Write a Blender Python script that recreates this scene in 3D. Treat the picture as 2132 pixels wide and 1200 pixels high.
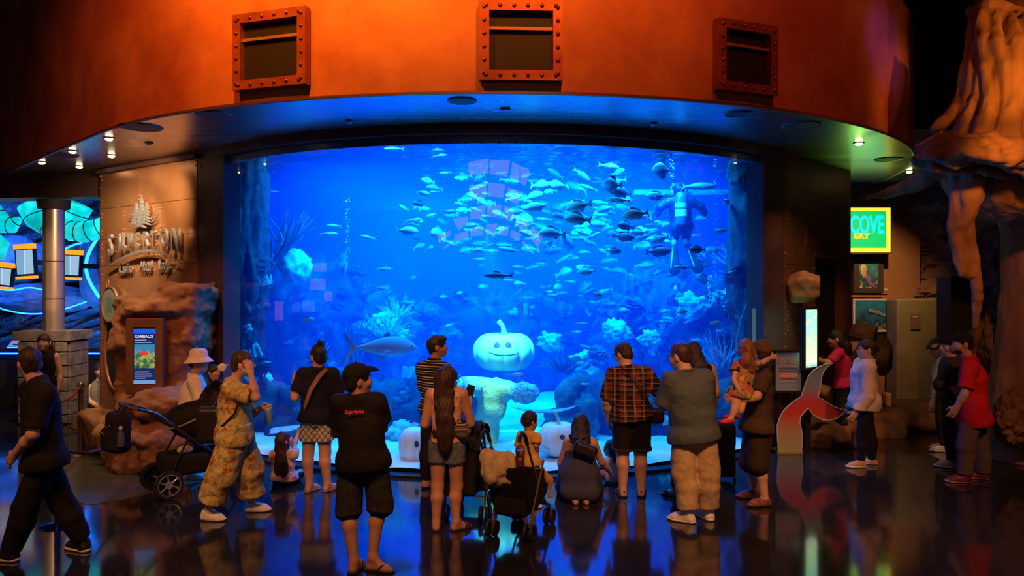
import bpy, bmesh, math, random
import numpy as np
from mathutils import Vector, Matrix

for _o in list(bpy.data.objects):
    bpy.data.objects.remove(_o)
SC = bpy.context.scene
COL = SC.collection
R = math.radians
PI = math.pi

# ------------------------------------------------------------------ camera
CAMH, FPX, CX, HY = 2.3, 1600.0, 1066.0, 595.0      # eye height, focal length in px, image centre, horizon row
cam_d = bpy.data.cameras.new('camera')
cam = bpy.data.objects.new('camera', cam_d)
COL.objects.link(cam)
cam.location = (0, 0, CAMH)
cam.rotation_euler = (R(90), 0, 0)
cam_d.sensor_width = 36.0
cam_d.lens = 36.0 * FPX / 2132.0
cam_d.shift_y = -5.0 / 2132.0
cam_d.clip_end = 200
SC.camera = cam

# ------------------------------------------------------------------ world, exposure
w = bpy.data.worlds.new('world')
SC.world = w
w.use_nodes = True
w.node_tree.nodes['Background'].inputs[0].default_value = (0.010, 0.006, 0.006, 1)
w.node_tree.nodes['Background'].inputs[1].default_value = 0.5
SC.view_settings.view_transform = 'Standard'
SC.view_settings.look = 'None'
SC.view_settings.exposure = 0.0
SC.view_settings.gamma = 1.0
SC.view_settings.use_curve_mapping = False
SC.cycles.max_bounces = 5
SC.cycles.diffuse_bounces = 2
SC.cycles.glossy_bounces = 3
SC.cycles.transparent_max_bounces = 10
SC.cycles.volume_bounces = 1
SC.cycles.use_denoising = True
SC.cycles.adaptive_threshold = 0.02
SC.cycles.sample_clamp_indirect = 4.0
SC.cycles.sample_clamp_direct = 0.0
SC.cycles.caustics_reflective = False
SC.cycles.caustics_refractive = False

# ------------------------------------------------------------------ lights
def aim(o, target):
    d = Vector(target) - o.location
    o.rotation_euler = d.to_track_quat('-Z', 'Y').to_euler()

def area(name, loc, target, size, power, col, size_y=None, spread=180):
    l = bpy.data.lights.new(name, 'AREA')
    l.energy = power; l.color = col; l.size = size
    if size_y: l.shape = 'RECTANGLE'; l.size_y = size_y
    l.spread = R(spread)
    o = bpy.data.objects.new(name, l); COL.objects.link(o)
    o.location = loc; aim(o, target)
    return o

def spot(name, loc, target, power, col, angle=45, blend=0.6, rad=0.05):
    l = bpy.data.lights.new(name, 'SPOT')
    l.energy = power; l.color = col; l.spot_size = R(angle); l.spot_blend = blend; l.shadow_soft_size = rad
    o = bpy.data.objects.new(name, l); COL.objects.link(o)
    o.location = loc; aim(o, target)
    return o

# aquarium lights hung in the dry space above the water
for x, y in ((-2.6, 13.4), (2.1, 13.4), (-1.8, 15.8), (1.4, 15.8)):
    area('aquarium_light', (x, y, 4.9), (x, y, 0), 1.5, 740, (0.012, 0.25, 1.0), 1.0, 150)
for x, y in ((-2.3, 10.9), (-0.3, 10.3), (1.8, 10.9)):
    area('aquarium_light', (x, y, 4.75), (x * .8, y + 3.2, 0.6), 1.3, 680, (0.02, 0.30, 1.0), 0.6, 130)
# spot under water on the big pumpkin and the yellow coral
spot('pumpkin_spot', (-0.35, 10.3, 3.0), (-0.12, 11.5, 1.4), 900, (0.9, 1.0, 0.62), 34, 0.7, 0.06)
spot('coral_spot', (-0.55, 9.9, 2.2), (-0.32, 10.9, 0.8), 300, (1.0, 0.62, 0.08), 32, 0.8, 0.06)
# warm spots that wash the copper drum from the casino ceiling
spot('drum_spot', (-2.2, 4.9, 7.45), (-1.9, 7.9, 6.0), 1500, (1.0, 0.30, 0.02), 80, 1.0, 0.15)
spot('drum_spot', (-4.4, 4.6, 7.4), (-3.8, 8.6, 5.2), 500, (1.0, 0.16, 0.01), 75, 1.0, 0.15)
spot('drum_spot', (0.9, 4.0, 7.4), (0.4, 7.7, 5.6), 800, (1.0, 0.22, 0.015), 56, 1.0, 0.15)
spot('drum_spot', (3.6, 4.6, 7.4), (3.0, 8.3, 5.3), 190, (1.0, 0.12, 0.025), 62, 1.0, 0.15)
spot('drum_spot', (5.2, 5.4, 6.2), (4.62, 9.5, 5.25), 420, (0.06, 0.01, 1.0), 17, 1.0, 0.08)
# warm house spots above and behind the visitors
for x, tx, pw in ((-4.6, -4.3, 900), (-1.8, -2.2, 1250), (0.6, 0.3, 1150), (2.8, 2.4, 1350), (4.6, 4.8, 1250)):
    spot('house_spot', (x, 1.2, 7.2), (tx, 8.0, 0.35), pw, (1.0, 0.37, 0.12), 34, 0.8, 0.25)
# downlights in the soffit over the copper wall and the screen rock
spot('sign_spot', (-4.9, 9.9, 4.16), (-5.6, 11.8, 3.2), 700, (1.0, 0.62, 0.30), 70, 0.9, 0.04)
spot('sign_spot', (-5.9, 10.3, 4.16), (-6.1, 12.0, 2.8), 560, (1.0, 0.70, 0.42), 70, 0.9, 0.04)
spot('rock_spot', (-4.7, 9.3, 4.16), (-4.6, 10.3, 1.6), 160, (1.0, 0.60, 0.30), 60, 0.9, 0.04)
spot('rock_spot', (-5.7, 9.2, 4.16), (-5.3, 9.9, 0.4), 130, (1.0, 0.60, 0.28), 60, 0.9, 0.04)
# orange spots on the sculpted tree
spot('tree_spot', (7.6, 5.0, 7.2), (6.0, 8.7, 4.9), 620, (1.0, 0.30, 0.04), 30, 0.8, 0.08)
spot('tree_uplight', (5.2, 7.8, 4.2), (5.7, 9.0, 5.2), 34, (1.0, 0.36, 0.04), 120, 1.0, 0.06)
spot('tree_uplight', (5.9, 7.6, 4.2), (6.0, 9.0, 5.3), 40, (1.0, 0.36, 0.04), 120, 1.0, 0.06)
spot('tree_spot', (4.9, 6.6, 4.1), (5.6, 8.9, 3.2), 190, (1.0, 0.34, 0.06), 50, 1.0, 0.08)
spot('tree_spot', (6.6, 9.8, 5.2), (7.4, 13.8, 3.0), 650, (1.0, 0.16, 0.03), 70, 1.0, 0.08)
# gallery lights: picture spots, green fill lamp added for the ceiling glow, light on the right rocks
spot('picture_spot', (6.4, 12.4, 4.1), (6.6, 14.5, 2.0), 330, (1.0, 0.55, 0.22), 70, 1.0, 0.05)
spot('ceiling_green_fill', (6.0, 13.2, 2.6), (5.9, 12.2, 4.2), 60, (0.35, 1.0, 0.12), 110, 1.0, 0.1)
spot('gallery_spot', (4.2, 9.6, 4.16), (4.3, 10.9, 1.6), 120, (1.0, 0.55, 0.25), 75, 1.0, 0.05)
spot('gallery_spot', (6.2, 10.0, 4.16), (5.8, 10.8, 0.8), 260, (1.0, 0.45, 0.2), 75, 1.0, 0.05)
# bar: blue light on the carved slate
area('bar_light', (-11.5, 15.6, 3.6), (-11.5, 17.2, 1.8), 3.0, 200, (0.02, 0.16, 1.0), 0.3)
area('bar_light', (-9.0, 15.4, 0.9), (-9.4, 17.2, 2.4), 2.0, 140, (0.02, 0.22, 1.0), 0.3)
spot('bar_downlight', (-7.6, 12.1, 4.16), (-7.75, 13.0, 1.2), 160, (1.0, 0.55, 0.28), 50, 0.9, 0.05)
spot('column_uplight', (-7.6, 12.6, 1.62), (-7.72, 12.9, 3.2), 18, (1.0, 0.5, 0.2), 80, 1.0, 0.03)
# ------------------------------------------------------------------ helpers
def P(px, py, Y):
    """photo pixel at depth Y -> world point"""
    return Vector(((px - CX) / FPX * Y, Y, CAMH - (py - HY) / FPX * Y))
def G(px, py):
    """photo pixel on the floor -> world point"""
    Y = CAMH * FPX / (py - HY)
    return Vector(((px - CX) / FPX * Y, Y, 0.0))

def newmat(name):
    m = bpy.data.materials.new(name); m.use_nodes = True
    nt = m.node_tree
    return m, nt, nt.nodes['Principled BSDF']

def c4(c): return (c[0], c[1], c[2], 1.0)

_MC = {}
def mat(name, col, rough=0.6, metal=0.0, var=0.0, col2=None, scale=6.0, bump=0.0, bscale=None, emit=0.0, ecol=None,
        spec=0.5, coat=0.0, stretch=None, detail=4.0, sheen=0.0, sub=0.0, lo=0.35, hi=0.65):
    """plain procedural material: colour noise between col and col2, optional bump"""
    if name in _MC: return _MC[name]
    m, nt, b = newmat(name); _MC[name] = m
    b.inputs['Base Color'].default_value = c4(col)
    b.inputs['Roughness'].default_value = rough
    b.inputs['Metallic'].default_value = metal
    b.inputs['Specular IOR Level'].default_value = spec
    b.inputs['Coat Weight'].default_value = coat
    if sheen: b.inputs['Sheen Weight'].default_value = sheen
    if sub:
        b.inputs['Subsurface Weight'].default_value = sub
        b.inputs['Subsurface Radius'].default_value = (0.02, 0.008, 0.004)
    if emit:
        b.inputs['Emission Color'].default_value = c4(ecol or col)
        b.inputs['Emission Strength'].default_value = emit
    L = nt.links
    if var or col2 or bump:
        tc = nt.nodes.new('ShaderNodeTexCoord'); src = tc.outputs['Object']
        if stretch:
            mp = nt.nodes.new('ShaderNodeMapping'); mp.inputs['Scale'].default_value = stretch
            L.new(src, mp.inputs[0]); src = mp.outputs[0]
        nz = nt.nodes.new('ShaderNodeTexNoise'); nz.inputs['Scale'].default_value = scale; nz.inputs['Detail'].default_value = detail
        L.new(src, nz.inputs['Vector'])
        if var or col2:
            cr = nt.nodes.new('ShaderNodeValToRGB')
            c2 = col2 or tuple(x * (1 - var) for x in col)
            cr.color_ramp.elements[0].position = lo; cr.color_ramp.elements[0].color = c4(col)
            cr.color_ramp.elements[1].position = hi; cr.color_ramp.elements[1].color = c4(c2)
            L.new(nz.outputs[0], cr.inputs[0]); L.new(cr.outputs[0], b.inputs['Base Color'])
        if bump:
            if bscale:
                nb = nt.nodes.new('ShaderNodeTexNoise'); nb.inputs['Scale'].default_value = bscale; nb.inputs['Detail'].default_value = 6
                L.new(src, nb.inputs['Vector'])
            else: nb = nz
            bp = nt.nodes.new('ShaderNodeBump'); bp.inputs['Strength'].default_value = min(1.0, bump); bp.inputs['Distance'].default_value = 0.02
            L.new(nb.outputs[0], bp.inputs['Height']); L.new(bp.outputs[0], b.inputs['Normal'])
    return m

class MB:
    """collects shapes into one mesh"""
    def __init__(s): s.v = []; s.f = []; s.mi = []; s.cur = 0
    def add(s, vs, fs):
        o = len(s.v); s.v += [tuple(v) for v in vs]; s.f += [tuple(o + i for i in f) for f in fs]; s.mi += [s.cur] * len(fs); return s
    def box(s, c, size, rot=None, taper=1.0):
        c = Vector(c); hx, hy, hz = size[0] / 2, size[1] / 2, size[2] / 2
        M = rot if rot is not None else Matrix.Identity(3)
        vs = []
        for z in (-1, 1):
            t = taper if z > 0 else 1.0
            for x, y in ((-1, -1), (1, -1), (1, 1), (-1, 1)): vs.append(c + M @ Vector((x * hx * t, y * hy * t, z * hz)))
        return s.add(vs, [(3, 2, 1, 0), (4, 5, 6, 7), (0, 1, 5, 4), (1, 2, 6, 5), (2, 3, 7, 6), (3, 0, 4, 7)])
    def bar(s, a, b, wd, th, up=(0, 0, 1)):
        a, b = Vector(a), Vector(b); d = b - a; l = d.length; z = d.normalized()
        u = Vector(up)
        if abs(z.dot(u)) > 0.95: u = Vector((0, 1, 0))
        x = u.cross(z).normalized(); y = z.cross(x)
        return s.box((a + b) / 2, (wd, th, l), Matrix((x, y, z)).transposed())
    def tube(s, pts, r, n=8, caps=True, closed=False):
        pts = [Vector(p) for p in pts]
        rs = r if isinstance(r, (list, tuple)) else [r] * len(pts)
        vs, fs = [], []
        u = None
        for i, p in enumerate(pts):
            if closed: d = (pts[(i + 1) % len(pts)] - pts[i - 1])
            else: d = pts[min(i + 1, len(pts) - 1)] - pts[max(i - 1, 0)]
            d.normalize()
            if u is None: u = d.orthogonal().normalized()
            else:
                u = u - d * u.dot(d)
                u = u.normalized() if u.length > 1e-6 else d.orthogonal().normalized()
            w2 = d.cross(u)
            for k in range(n):
                a = 2 * PI * k / n
                vs.append(p + (u * math.cos(a) + w2 * math.sin(a)) * rs[i])
        m = len(pts)
        for i in range(m if closed else m - 1):
            j = (i + 1) % m
            for k in range(n):
                fs.append((i * n + k, i * n + (k + 1) % n, j * n + (k + 1) % n, j * n + k))
        if caps and not closed:
            fs.append(tuple(range(n - 1, -1, -1))); fs.append(tuple((m - 1) * n + k for k in range(n)))
        return s.add(vs, fs)
    def cyl(s, a, b, r, n=16, r2=None): return s.tube([a, b], [r, r if r2 is None else r2], n)
    def lathe(s, c, prof, n=24, axis=(0, 0, 1), squash=None):
        """prof: list of (radius, height) along axis"""
        c = Vector(c); z = Vector(axis).normalized(); x = z.orthogonal().normalized()
        if abs(z.z) > 0.99: x = Vector((1, 0, 0))
        y = z.cross(x)
        vs, fs = [], []
        for r, h in prof:
            for k in range(n):
                a = 2 * PI * k / n
                q = x * math.cos(a) * r + y * math.sin(a) * r * (squash or 1.0)
                vs.append(c + q + z * h)
        for i in range(len(prof) - 1):
            for k in range(n):
                fs.append((i * n + k, i * n + (k + 1) % n, (i + 1) * n + (k + 1) % n, (i + 1) * n + k))
        if prof[0][0] > 1e-4: fs.append(tuple(range(n - 1, -1, -1)))
        if prof[-1][0] > 1e-4: fs.append(tuple((len(prof) - 1) * n + k for k in range(n)))
        return s.add(vs, fs)
    def ball(s, c, r, n=12, m=8, rot=None):
        c = Vector(c); r = r if isinstance(r, (tuple, list)) else (r, r, r)
        M = rot if rot is not None else Matrix.Identity(3)
        vs = [c + M @ Vector((0, 0, -r[2]))]
        for i in range(1, m):
            t = -PI / 2 + PI * i / m
            for k in range(n):
                a = 2 * PI * k / n
                vs.append(c + M @ Vector((r[0] * math.cos(t) * math.cos(a), r[1] * math.cos(t) * math.sin(a), r[2] * math.sin(t))))
        vs.append(c + M @ Vector((0, 0, r[2])))
        fs = [(0, 1 + (k + 1) % n, 1 + k) for k in range(n)]
        for i in range(m - 2):
            for k in range(n):
                a = 1 + i * n
                fs.append((a + k, a + (k + 1) % n, a + n + (k + 1) % n, a + n + k))
        a = 1 + (m - 2) * n
        fs += [(a + k, a + (k + 1) % n, len(vs) - 1) for k in range(n)]
        return s.add(vs, fs)
    def prism(s, pts, nrm):
        """closed outline extruded by vector nrm"""
        pts = [Vector(p) for p in pts]; n = len(pts); d = Vector(nrm)
        vs = pts + [p + d for p in pts]
        fs = [tuple(range(n - 1, -1, -1)), tuple(range(n, 2 * n))] + [(i, (i + 1) % n, n + (i + 1) % n, n + i) for i in range(n)]
        return s.add(vs, fs)
    def grid(s, rows):
        """rows of points -> quad sheet"""
        nr, nc = len(rows), len(rows[0])
        return s.add([p for r_ in rows for p in r_], [(i * nc + j, i * nc + j + 1, (i + 1) * nc + j + 1, (i + 1) * nc + j) for i in range(nr - 1) for j in range(nc - 1)])
    def build(s, name, material, parent=None, loc=None, smooth=False, angle=40):
        me = bpy.data.meshes.new(name)
        off = Vector(loc) if loc is not None else Vector((0, 0, 0))
        me.from_pydata([tuple(Vector(v) - off) for v in s.v], [], s.f)
        mats = material if isinstance(material, (list, tuple)) else [material]
        for m_ in mats: me.materials.append(m_)
        if len(mats) > 1: me.polygons.foreach_set('material_index', s.mi)
        me.update()
        bm = bmesh.new(); bm.from_mesh(me); bmesh.ops.recalc_face_normals(bm, faces=bm.faces); bm.to_mesh(me); bm.free()
        if smooth:
            me.polygons.foreach_set('use_smooth', [True] * len(me.polygons))
            if angle < 180:
                try: me.set_sharp_from_angle(angle=R(angle))
                except Exception: pass
        o = bpy.data.objects.new(name, me); COL.objects.link(o)
        o.location = off
        if parent is not None:
            o.parent = parent; o.location = off - parent_loc(parent)
        return o

def parent_loc(p):
    l = Vector(p.location); q = p.parent
    while q is not None: l += q.location; q = q.parent
    return l

def tag(o, label=None, cat=None, group=None, kind=None):
    if label: o['label'] = label
    if cat: o['category'] = cat
    if group: o['group'] = group
    if kind: o['kind'] = kind
    return o

def empty(name, loc, label=None, cat=None, group=None, kind=None, parent=None):
    o = bpy.data.objects.new(name, None); COL.objects.link(o); o.location = loc
    o.empty_display_size = 0.1
    if parent is not None: o.parent = parent; o.location = Vector(loc) - parent_loc(parent)
    return tag(o, label, cat, group, kind)

def reparent(o, p):
    o.parent = p; o.location = Vector(o.location) - parent_loc(p)
    return o

def mesh_np(name, V, F, material, parent=None, loc=(0, 0, 0), smooth=True):
    """numpy vertices and quads -> object; V is in world space, loc is its origin"""
    me = bpy.data.meshes.new(name)
    off = np.array(loc, dtype=np.float32)
    V = (V - off).astype(np.float32)
    n, k = len(F), F.shape[1]
    me.vertices.add(len(V)); me.vertices.foreach_set('co', V.ravel())
    me.loops.add(n * k); me.loops.foreach_set('vertex_index', F.astype(np.int32).ravel())
    me.polygons.add(n); me.polygons.foreach_set('loop_start', np.arange(0, n * k, k, dtype=np.int32))
    me.polygons.foreach_set('use_smooth', np.full(n, smooth))
    me.update(calc_edges=True)
    for m_ in (material if isinstance(material, (list, tuple)) else [material]): me.materials.append(m_)
    o = bpy.data.objects.new(name, me); COL.objects.link(o)
    o.location = loc
    if parent is not None: o.parent = parent; o.location = Vector(loc) - parent_loc(parent)
    return o

# ---- smooth value noise for shaping
_rs = np.random.RandomState(7)
_LAT = _rs.rand(32, 32, 32).astype(np.float32)
def vnoise(p):
    """p (...,3) -> smooth noise in -1..1"""
    q = np.floor(p).astype(np.int32); f = (p - q).astype(np.float32); f = f * f * (3 - 2 * f)
    i0 = q & 31; i1 = (q + 1) & 31
    def g(a, b, c): return _LAT[a, b, c]
    x0, y0, z0 = i0[..., 0], i0[..., 1], i0[..., 2]; x1, y1, z1 = i1[..., 0], i1[..., 1], i1[..., 2]
    fx, fy, fz = f[..., 0], f[..., 1], f[..., 2]
    a = g(x0, y0, z0) * (1 - fx) + g(x1, y0, z0) * fx
    b = g(x0, y1, z0) * (1 - fx) + g(x1, y1, z0) * fx
    c = g(x0, y0, z1) * (1 - fx) + g(x1, y0, z1) * fx
    d = g(x0, y1, z1) * (1 - fx) + g(x1, y1, z1) * fx
    return ((a * (1 - fy) + b * fy) * (1 - fz) + (c * (1 - fy) + d * fy) * fz) * 2 - 1
def fbm(p, oct=3):
    s = 0; a = 1.0; t = 0
    for i in range(oct):
        s = s + a * vnoise(p * (2.03 ** i) + i * 7.3); t += a; a *= 0.5
    return s / t

# ---- signed distance shapes, smoothly joined, turned into one closed mesh (surface nets)
class SDF:
    def __init__(s, res=0.012, k=0.03): s.res = res; s.k = k; s.ops = []; s.noise = []; s.clips = []
    def cone(s, a, b, ra, rb=None, k=None, clip=None, flat=None, op='u'):
        """round cone from a to b; flat=(axis, factor) squeezes it across axis"""
        s.ops.append(('c', np.array(a, float), np.array(b, float), ra, ra if rb is None else rb, s.k if k is None else k, clip, flat, op)); return s
    def chain(s, pts, rs, k=None, flat=None, op='u'):
        for i in range(len(pts) - 1): s.cone(pts[i], pts[i + 1], rs[i], rs[i + 1], k, None, flat, op)
        return s
    def ell(s, c, r, M=None, k=None, clip=None, op='u'):
        """ellipsoid; M columns = its axes"""
        s.ops.append(('e', np.array(c, float), np.array(r, float), np.eye(3) if M is None else np.array(M, float), None, s.k if k is None else k, clip, None, op)); return s
    def box(s, c, h, M=None, rd=0.01, k=None, clip=None, op='u'):
        s.ops.append(('b', np.array(c, float), np.array(h, float), np.eye(3) if M is None else np.array(M, float), rd, s.k if k is None else k, clip, None, op)); return s
    def clip(s, p, n): s.clips.append((np.array(p, float), np.array(n, float) / np.linalg.norm(n))); return s
    def wrinkle(s, amp, freq, seed=0.0, stretch=(1, 1, 1), oct=2): s.noise.append((amp, freq, seed, np.array(stretch, float), oct)); return s
    def _bb(s, o):
        if o[0] == 'c':
            r = max(o[3], o[4]); return np.minimum(o[1], o[2]) - r, np.maximum(o[1], o[2]) + r
        M = np.abs(o[3]); e = M @ (o[2] + (o[4] or 0)); return o[1] - e, o[1] + e
    def mesh(s):
        res = s.res
        lo = np.full(3, 1e9); hi = np.full(3, -1e9)
        for o in s.ops:
            if o[8] != 'u': continue
            a, b = s._bb(o); lo = np.minimum(lo, a); hi = np.maximum(hi, b)
        na = sum(abs(n[0]) for n in s.noise)
        mar = res * 3 + na
        lo -= mar; hi += mar
        N = np.ceil((hi - lo) / res).astype(int) + 1
        D = np.full(N, 1.0, np.float32)
        ax = [(lo[i] + res * np.arange(N[i])).astype(np.float32) for i in range(3)]
        for o in s.ops:
            typ, k, clip, op = o[0], o[5], o[6], o[8]
            a, b = s._bb(o); e = mar + k
            i0 = np.clip(np.floor((a - e - lo) / res).astype(int), 0, N - 1); i1 = np.clip(np.ceil((b + e - lo) / res).astype(int) + 1, 1, N)
            X = ax[0][i0[0]:i1[0], None, None]; Y = ax[1][None, i0[1]:i1[1], None]; Z = ax[2][None, None, i0[2]:i1[2]]
            if X.size == 0 or Y.size == 0 or Z.size == 0: continue
            if typ == 'c':
                A, B, ra, rb, flat = o[1], o[2], o[3], o[4], o[7]
                px, py, pz = X - A[0], Y - A[1], Z - A[2]; sc = 1.0
                ba = B - A
                if flat is not None:
                    n, fct = np.array(flat[0], float), flat[1]; n = n / np.linalg.norm(n)
                    t = (px * n[0] + py * n[1] + pz * n[2]) * (1 / fct - 1)
                    px, py, pz = px + t * n[0], py + t * n[1], pz + t * n[2]
                    ba = ba + n * np.dot(ba, n) * (1 / fct - 1); sc = (1 + fct) / 2
                bb = max(float(np.dot(ba, ba)), 1e-9)
                h = np.clip((px * ba[0] + py * ba[1] + pz * ba[2]) / bb, 0, 1)
                d = (np.sqrt((px - ba[0] * h) ** 2 + (py - ba[1] * h) ** 2 + (pz - ba[2] * h) ** 2) - (ra + (rb - ra) * h)) * sc
            else:
                C, Rr, M = o[1], o[2], o[3]
                px, py, pz = X - C[0], Y - C[1], Z - C[2]
                q = [px * M[0, i] + py * M[1, i] + pz * M[2, i] for i in range(3)]
                if typ == 'e':
                    k0 = np.sqrt(sum((q[i] / Rr[i]) ** 2 for i in range(3))); k1 = np.sqrt(sum((q[i] / Rr[i] ** 2) ** 2 for i in range(3))) + 1e-9
                    d = k0 * (k0 - 1) / k1
                else:
                    rd = o[4]
                    g = [np.abs(q[i]) - Rr[i] + rd for i in range(3)]
                    d = np.sqrt(sum(np.maximum(gi, 0) ** 2 for gi in g)) + np.minimum(np.maximum(g[0], np.maximum(g[1], g[2])), 0) - rd
            if clip is not None:
                for cp, cn in clip:
                    cn = np.array(cn, float); cn = cn / np.linalg.norm(cn)
                    d = np.maximum(d, (X - cp[0]) * cn[0] + (Y - cp[1]) * cn[1] + (Z - cp[2]) * cn[2])
            sl = (slice(i0[0], i1[0]), slice(i0[1], i1[1]), slice(i0[2], i1[2]))
            S = D[sl]
            if op == 'u':
                if k > 1e-5:
                    h = np.maximum(k - np.abs(S - d), 0) / k; D[sl] = np.minimum(S, d) - h * h * k * 0.25
                else: D[sl] = np.minimum(S, d)
            else:
                if k > 1e-5:
                    h = np.maximum(k - np.abs(S + d), 0) / k; D[sl] = np.maximum(S, -d) + h * h * k * 0.25
                else: D[sl] = np.maximum(S, -d)
        for amp, fr, seed, st, oc in s.noise:
            m = np.abs(D) < (amp * 2 + res * 3)
            idx = np.argwhere(m)
            if len(idx):
                p = (lo + idx * res) * st * fr + seed
                D[m] += (amp * fbm(p, oc)).astype(np.float32)
        for cp, cn in s.clips:
            D = np.maximum(D, (ax[0][:, None, None] - cp[0]) * cn[0] + (ax[1][None, :, None] - cp[1]) * cn[1] + (ax[2][None, None, :] - cp[2]) * cn[2]).astype(np.float32)
        return nets(D, lo, res)
    def build(s, name, material, parent=None, loc=(0, 0, 0), smooth=True):
        V, F = s.mesh()
        return mesh_np(name, V, F, material, parent, loc, smooth)

def nets(D, lo, res):
    S = D < 0
    N = np.array(D.shape)
    c = np.zeros(N - 1, np.uint8)
    for dx in (0, 1):
        for dy in (0, 1):
            for dz in (0, 1):
                c += S[dx:N[0] - 1 + dx, dy:N[1] - 1 + dy, dz:N[2] - 1 + dz]
    act = np.argwhere((c > 0) & (c < 8))
    I = np.full(N - 1, -1, np.int64); I[act[:, 0], act[:, 1], act[:, 2]] = np.arange(len(act))
    corn = [(dx, dy, dz) for dx in (0, 1) for dy in (0, 1) for dz in (0, 1)]
    val = np.stack([D[act[:, 0] + a, act[:, 1] + b, act[:, 2] + d] for a, b, d in corn], 1)
    pos = np.zeros((len(act), 3)); cnt = np.zeros(len(act))
    for i in range(8):
        for j in range(i + 1, 8):
            df = [corn[j][q] - corn[i][q] for q in range(3)]
            if sum(abs(x) for x in df) != 1: continue
            v0, v1 = val[:, i], val[:, j]; m = (v0 < 0) != (v1 < 0)
            t = np.where(m, v0 / np.where(m, v0 - v1, 1), 0)
            for q in range(3): pos[:, q] += m * (corn[i][q] + t * df[q])
            cnt += m
    V = lo + (act + pos / np.maximum(cnt, 1)[:, None]) * res
    quads = []
    for a in range(3):
        b, d = (a + 1) % 3, (a + 2) % 3
        sl0 = [slice(1, -1)] * 3; sl1 = [slice(1, -1)] * 3
        sl0[a] = slice(0, -1); sl1[a] = slice(1, None)
        s0, s1 = S[tuple(sl0)], S[tuple(sl1)]
        e = np.argwhere(s0 != s1)
        if not len(e): continue
        g = e.copy(); g[:, b] += 1; g[:, d] += 1
        flip = s1[e[:, 0], e[:, 1], e[:, 2]]
        def cell(ob, od):
            h = g.copy(); h[:, b] -= ob; h[:, d] -= od
            return I[h[:, 0], h[:, 1], h[:, 2]]
        q = np.stack([cell(1, 1), cell(0, 1), cell(0, 0), cell(1, 0)], 1)
        q[flip] = q[flip][:, ::-1]
        quads.append(q)
    F = np.concatenate(quads) if quads else np.zeros((0, 4), np.int64)
    F = F[(F >= 0).all(1)]
    return V, F

def text_obj(name, txt, size, depth, material, origin, xdir, ydir, parent=None, align='LEFT', font_shear=0.0, bold=0.0, sx=1.0, spacing=1.0):
    """flat lettering turned into a mesh; xdir along the text, ydir up the letters"""
    cu = bpy.data.curves.new(name, 'FONT'); cu.body = txt; cu.size = size; cu.extrude = depth; cu.align_x = align
    cu.shear = font_shear; cu.offset = bold; cu.resolution_u = 3; cu.space_character = spacing
    t = bpy.data.objects.new(name + '_tmp', cu); COL.objects.link(t)
    dg = bpy.context.evaluated_depsgraph_get(); dg.update()
    me = bpy.data.meshes.new_from_object(t.evaluated_get(dg)); bpy.data.objects.remove(t); bpy.data.curves.remove(cu)
    x = Vector(xdir).normalized(); y = Vector(ydir).normalized(); z = x.cross(y)
    M = Matrix((x * sx, y, z)).transposed().to_4x4()
    me.transform(M)
    me.materials.clear(); me.materials.append(material)
    me.name = name
    o = bpy.data.objects.new(name, me); COL.objects.link(o); o.location = origin
    if parent is not None: o.parent = parent; o.location = Vector(origin) - parent_loc(parent)
    return o
# ------------------------------------------------------------------ the place: drum, tank shell, floor
TC = Vector((-0.25, 14.4, 0))       # axis of the round aquarium
RT, RD = 5.3, 6.9                   # radius of the glass, of the copper drum above it
ZS, ZD = 4.2, 6.03                  # soffit height, top of the drum
def ring(a, r, z=0.0):
    """a: angle seen from the axis, 0 = towards the viewer, positive to the right"""
    return Vector((TC.x + r * math.sin(a), TC.y - r * math.cos(a), z))
AL, AR = -math.asin((3.91 - 0.25) / 5.3), math.asin((3.4 + 0.25) / 5.3)   # glass ends

def floor_mat():
    m, nt, b = newmat('polished_dark_floor'); L = nt.links
    tc = nt.nodes.new('ShaderNodeTexCoord')
    nz = nt.nodes.new('ShaderNodeTexNoise'); nz.inputs['Scale'].default_value = 1.3; nz.inputs['Detail'].default_value = 6
    cr = nt.nodes.new('ShaderNodeValToRGB')
    cr.color_ramp.elements[0].color = (0.012, 0.013, 0.016, 1); cr.color_ramp.elements[1].color = (0.034, 0.031, 0.028, 1)
    L.new(tc.outputs['Object'], nz.inputs['Vector']); L.new(nz.outputs[0], cr.inputs[0]); L.new(cr.outputs[0], b.inputs['Base Color'])
    n2 = nt.nodes.new('ShaderNodeTexNoise'); n2.inputs['Scale'].default_value = 3; n2.inputs['Detail'].default_value = 8
    mr = nt.nodes.new('ShaderNodeMapRange'); mr.inputs[3].default_value = 0.05; mr.inputs[4].default_value = 0.13
    L.new(tc.outputs['Object'], n2.inputs['Vector']); L.new(n2.outputs[0], mr.inputs[0]); L.new(mr.outputs[0], b.inputs['Roughness'])
    n3 = nt.nodes.new('ShaderNodeTexNoise'); n3.inputs['Scale'].default_value = 2.2; n3.inputs['Detail'].default_value = 1
    bp = nt.nodes.new('ShaderNodeBump'); bp.inputs['Strength'].default_value = 0.05; bp.inputs['Distance'].default_value = 0.01
    L.new(tc.outputs['Object'], n3.inputs['Vector']); L.new(n3.outputs[0], bp.inputs['Height']); L.new(bp.outputs[0], b.inputs['Normal'])
    b.inputs['Specular IOR Level'].default_value = 1.0
    return m
M_FLOOR = floor_mat()
mb = MB(); mb.add([(-16, -8, 0), (16, -8, 0), (16, 26, 0), (-16, 26, 0)], [(0, 1, 2, 3)])
tag(mb.build('floor', M_FLOOR), 'dark polished floor mirroring the aquarium', kind='structure')
mb = MB(); mb.prism([Vector((G(x, y).x, G(x, y).y, .0)) for x, y in ((100, 945), (225, 950), (300, 985), (420, 990), (432, 1003), (330, 1022), (262, 1040), (190, 1052), (120, 1040))], (0, 0, .004))
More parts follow.
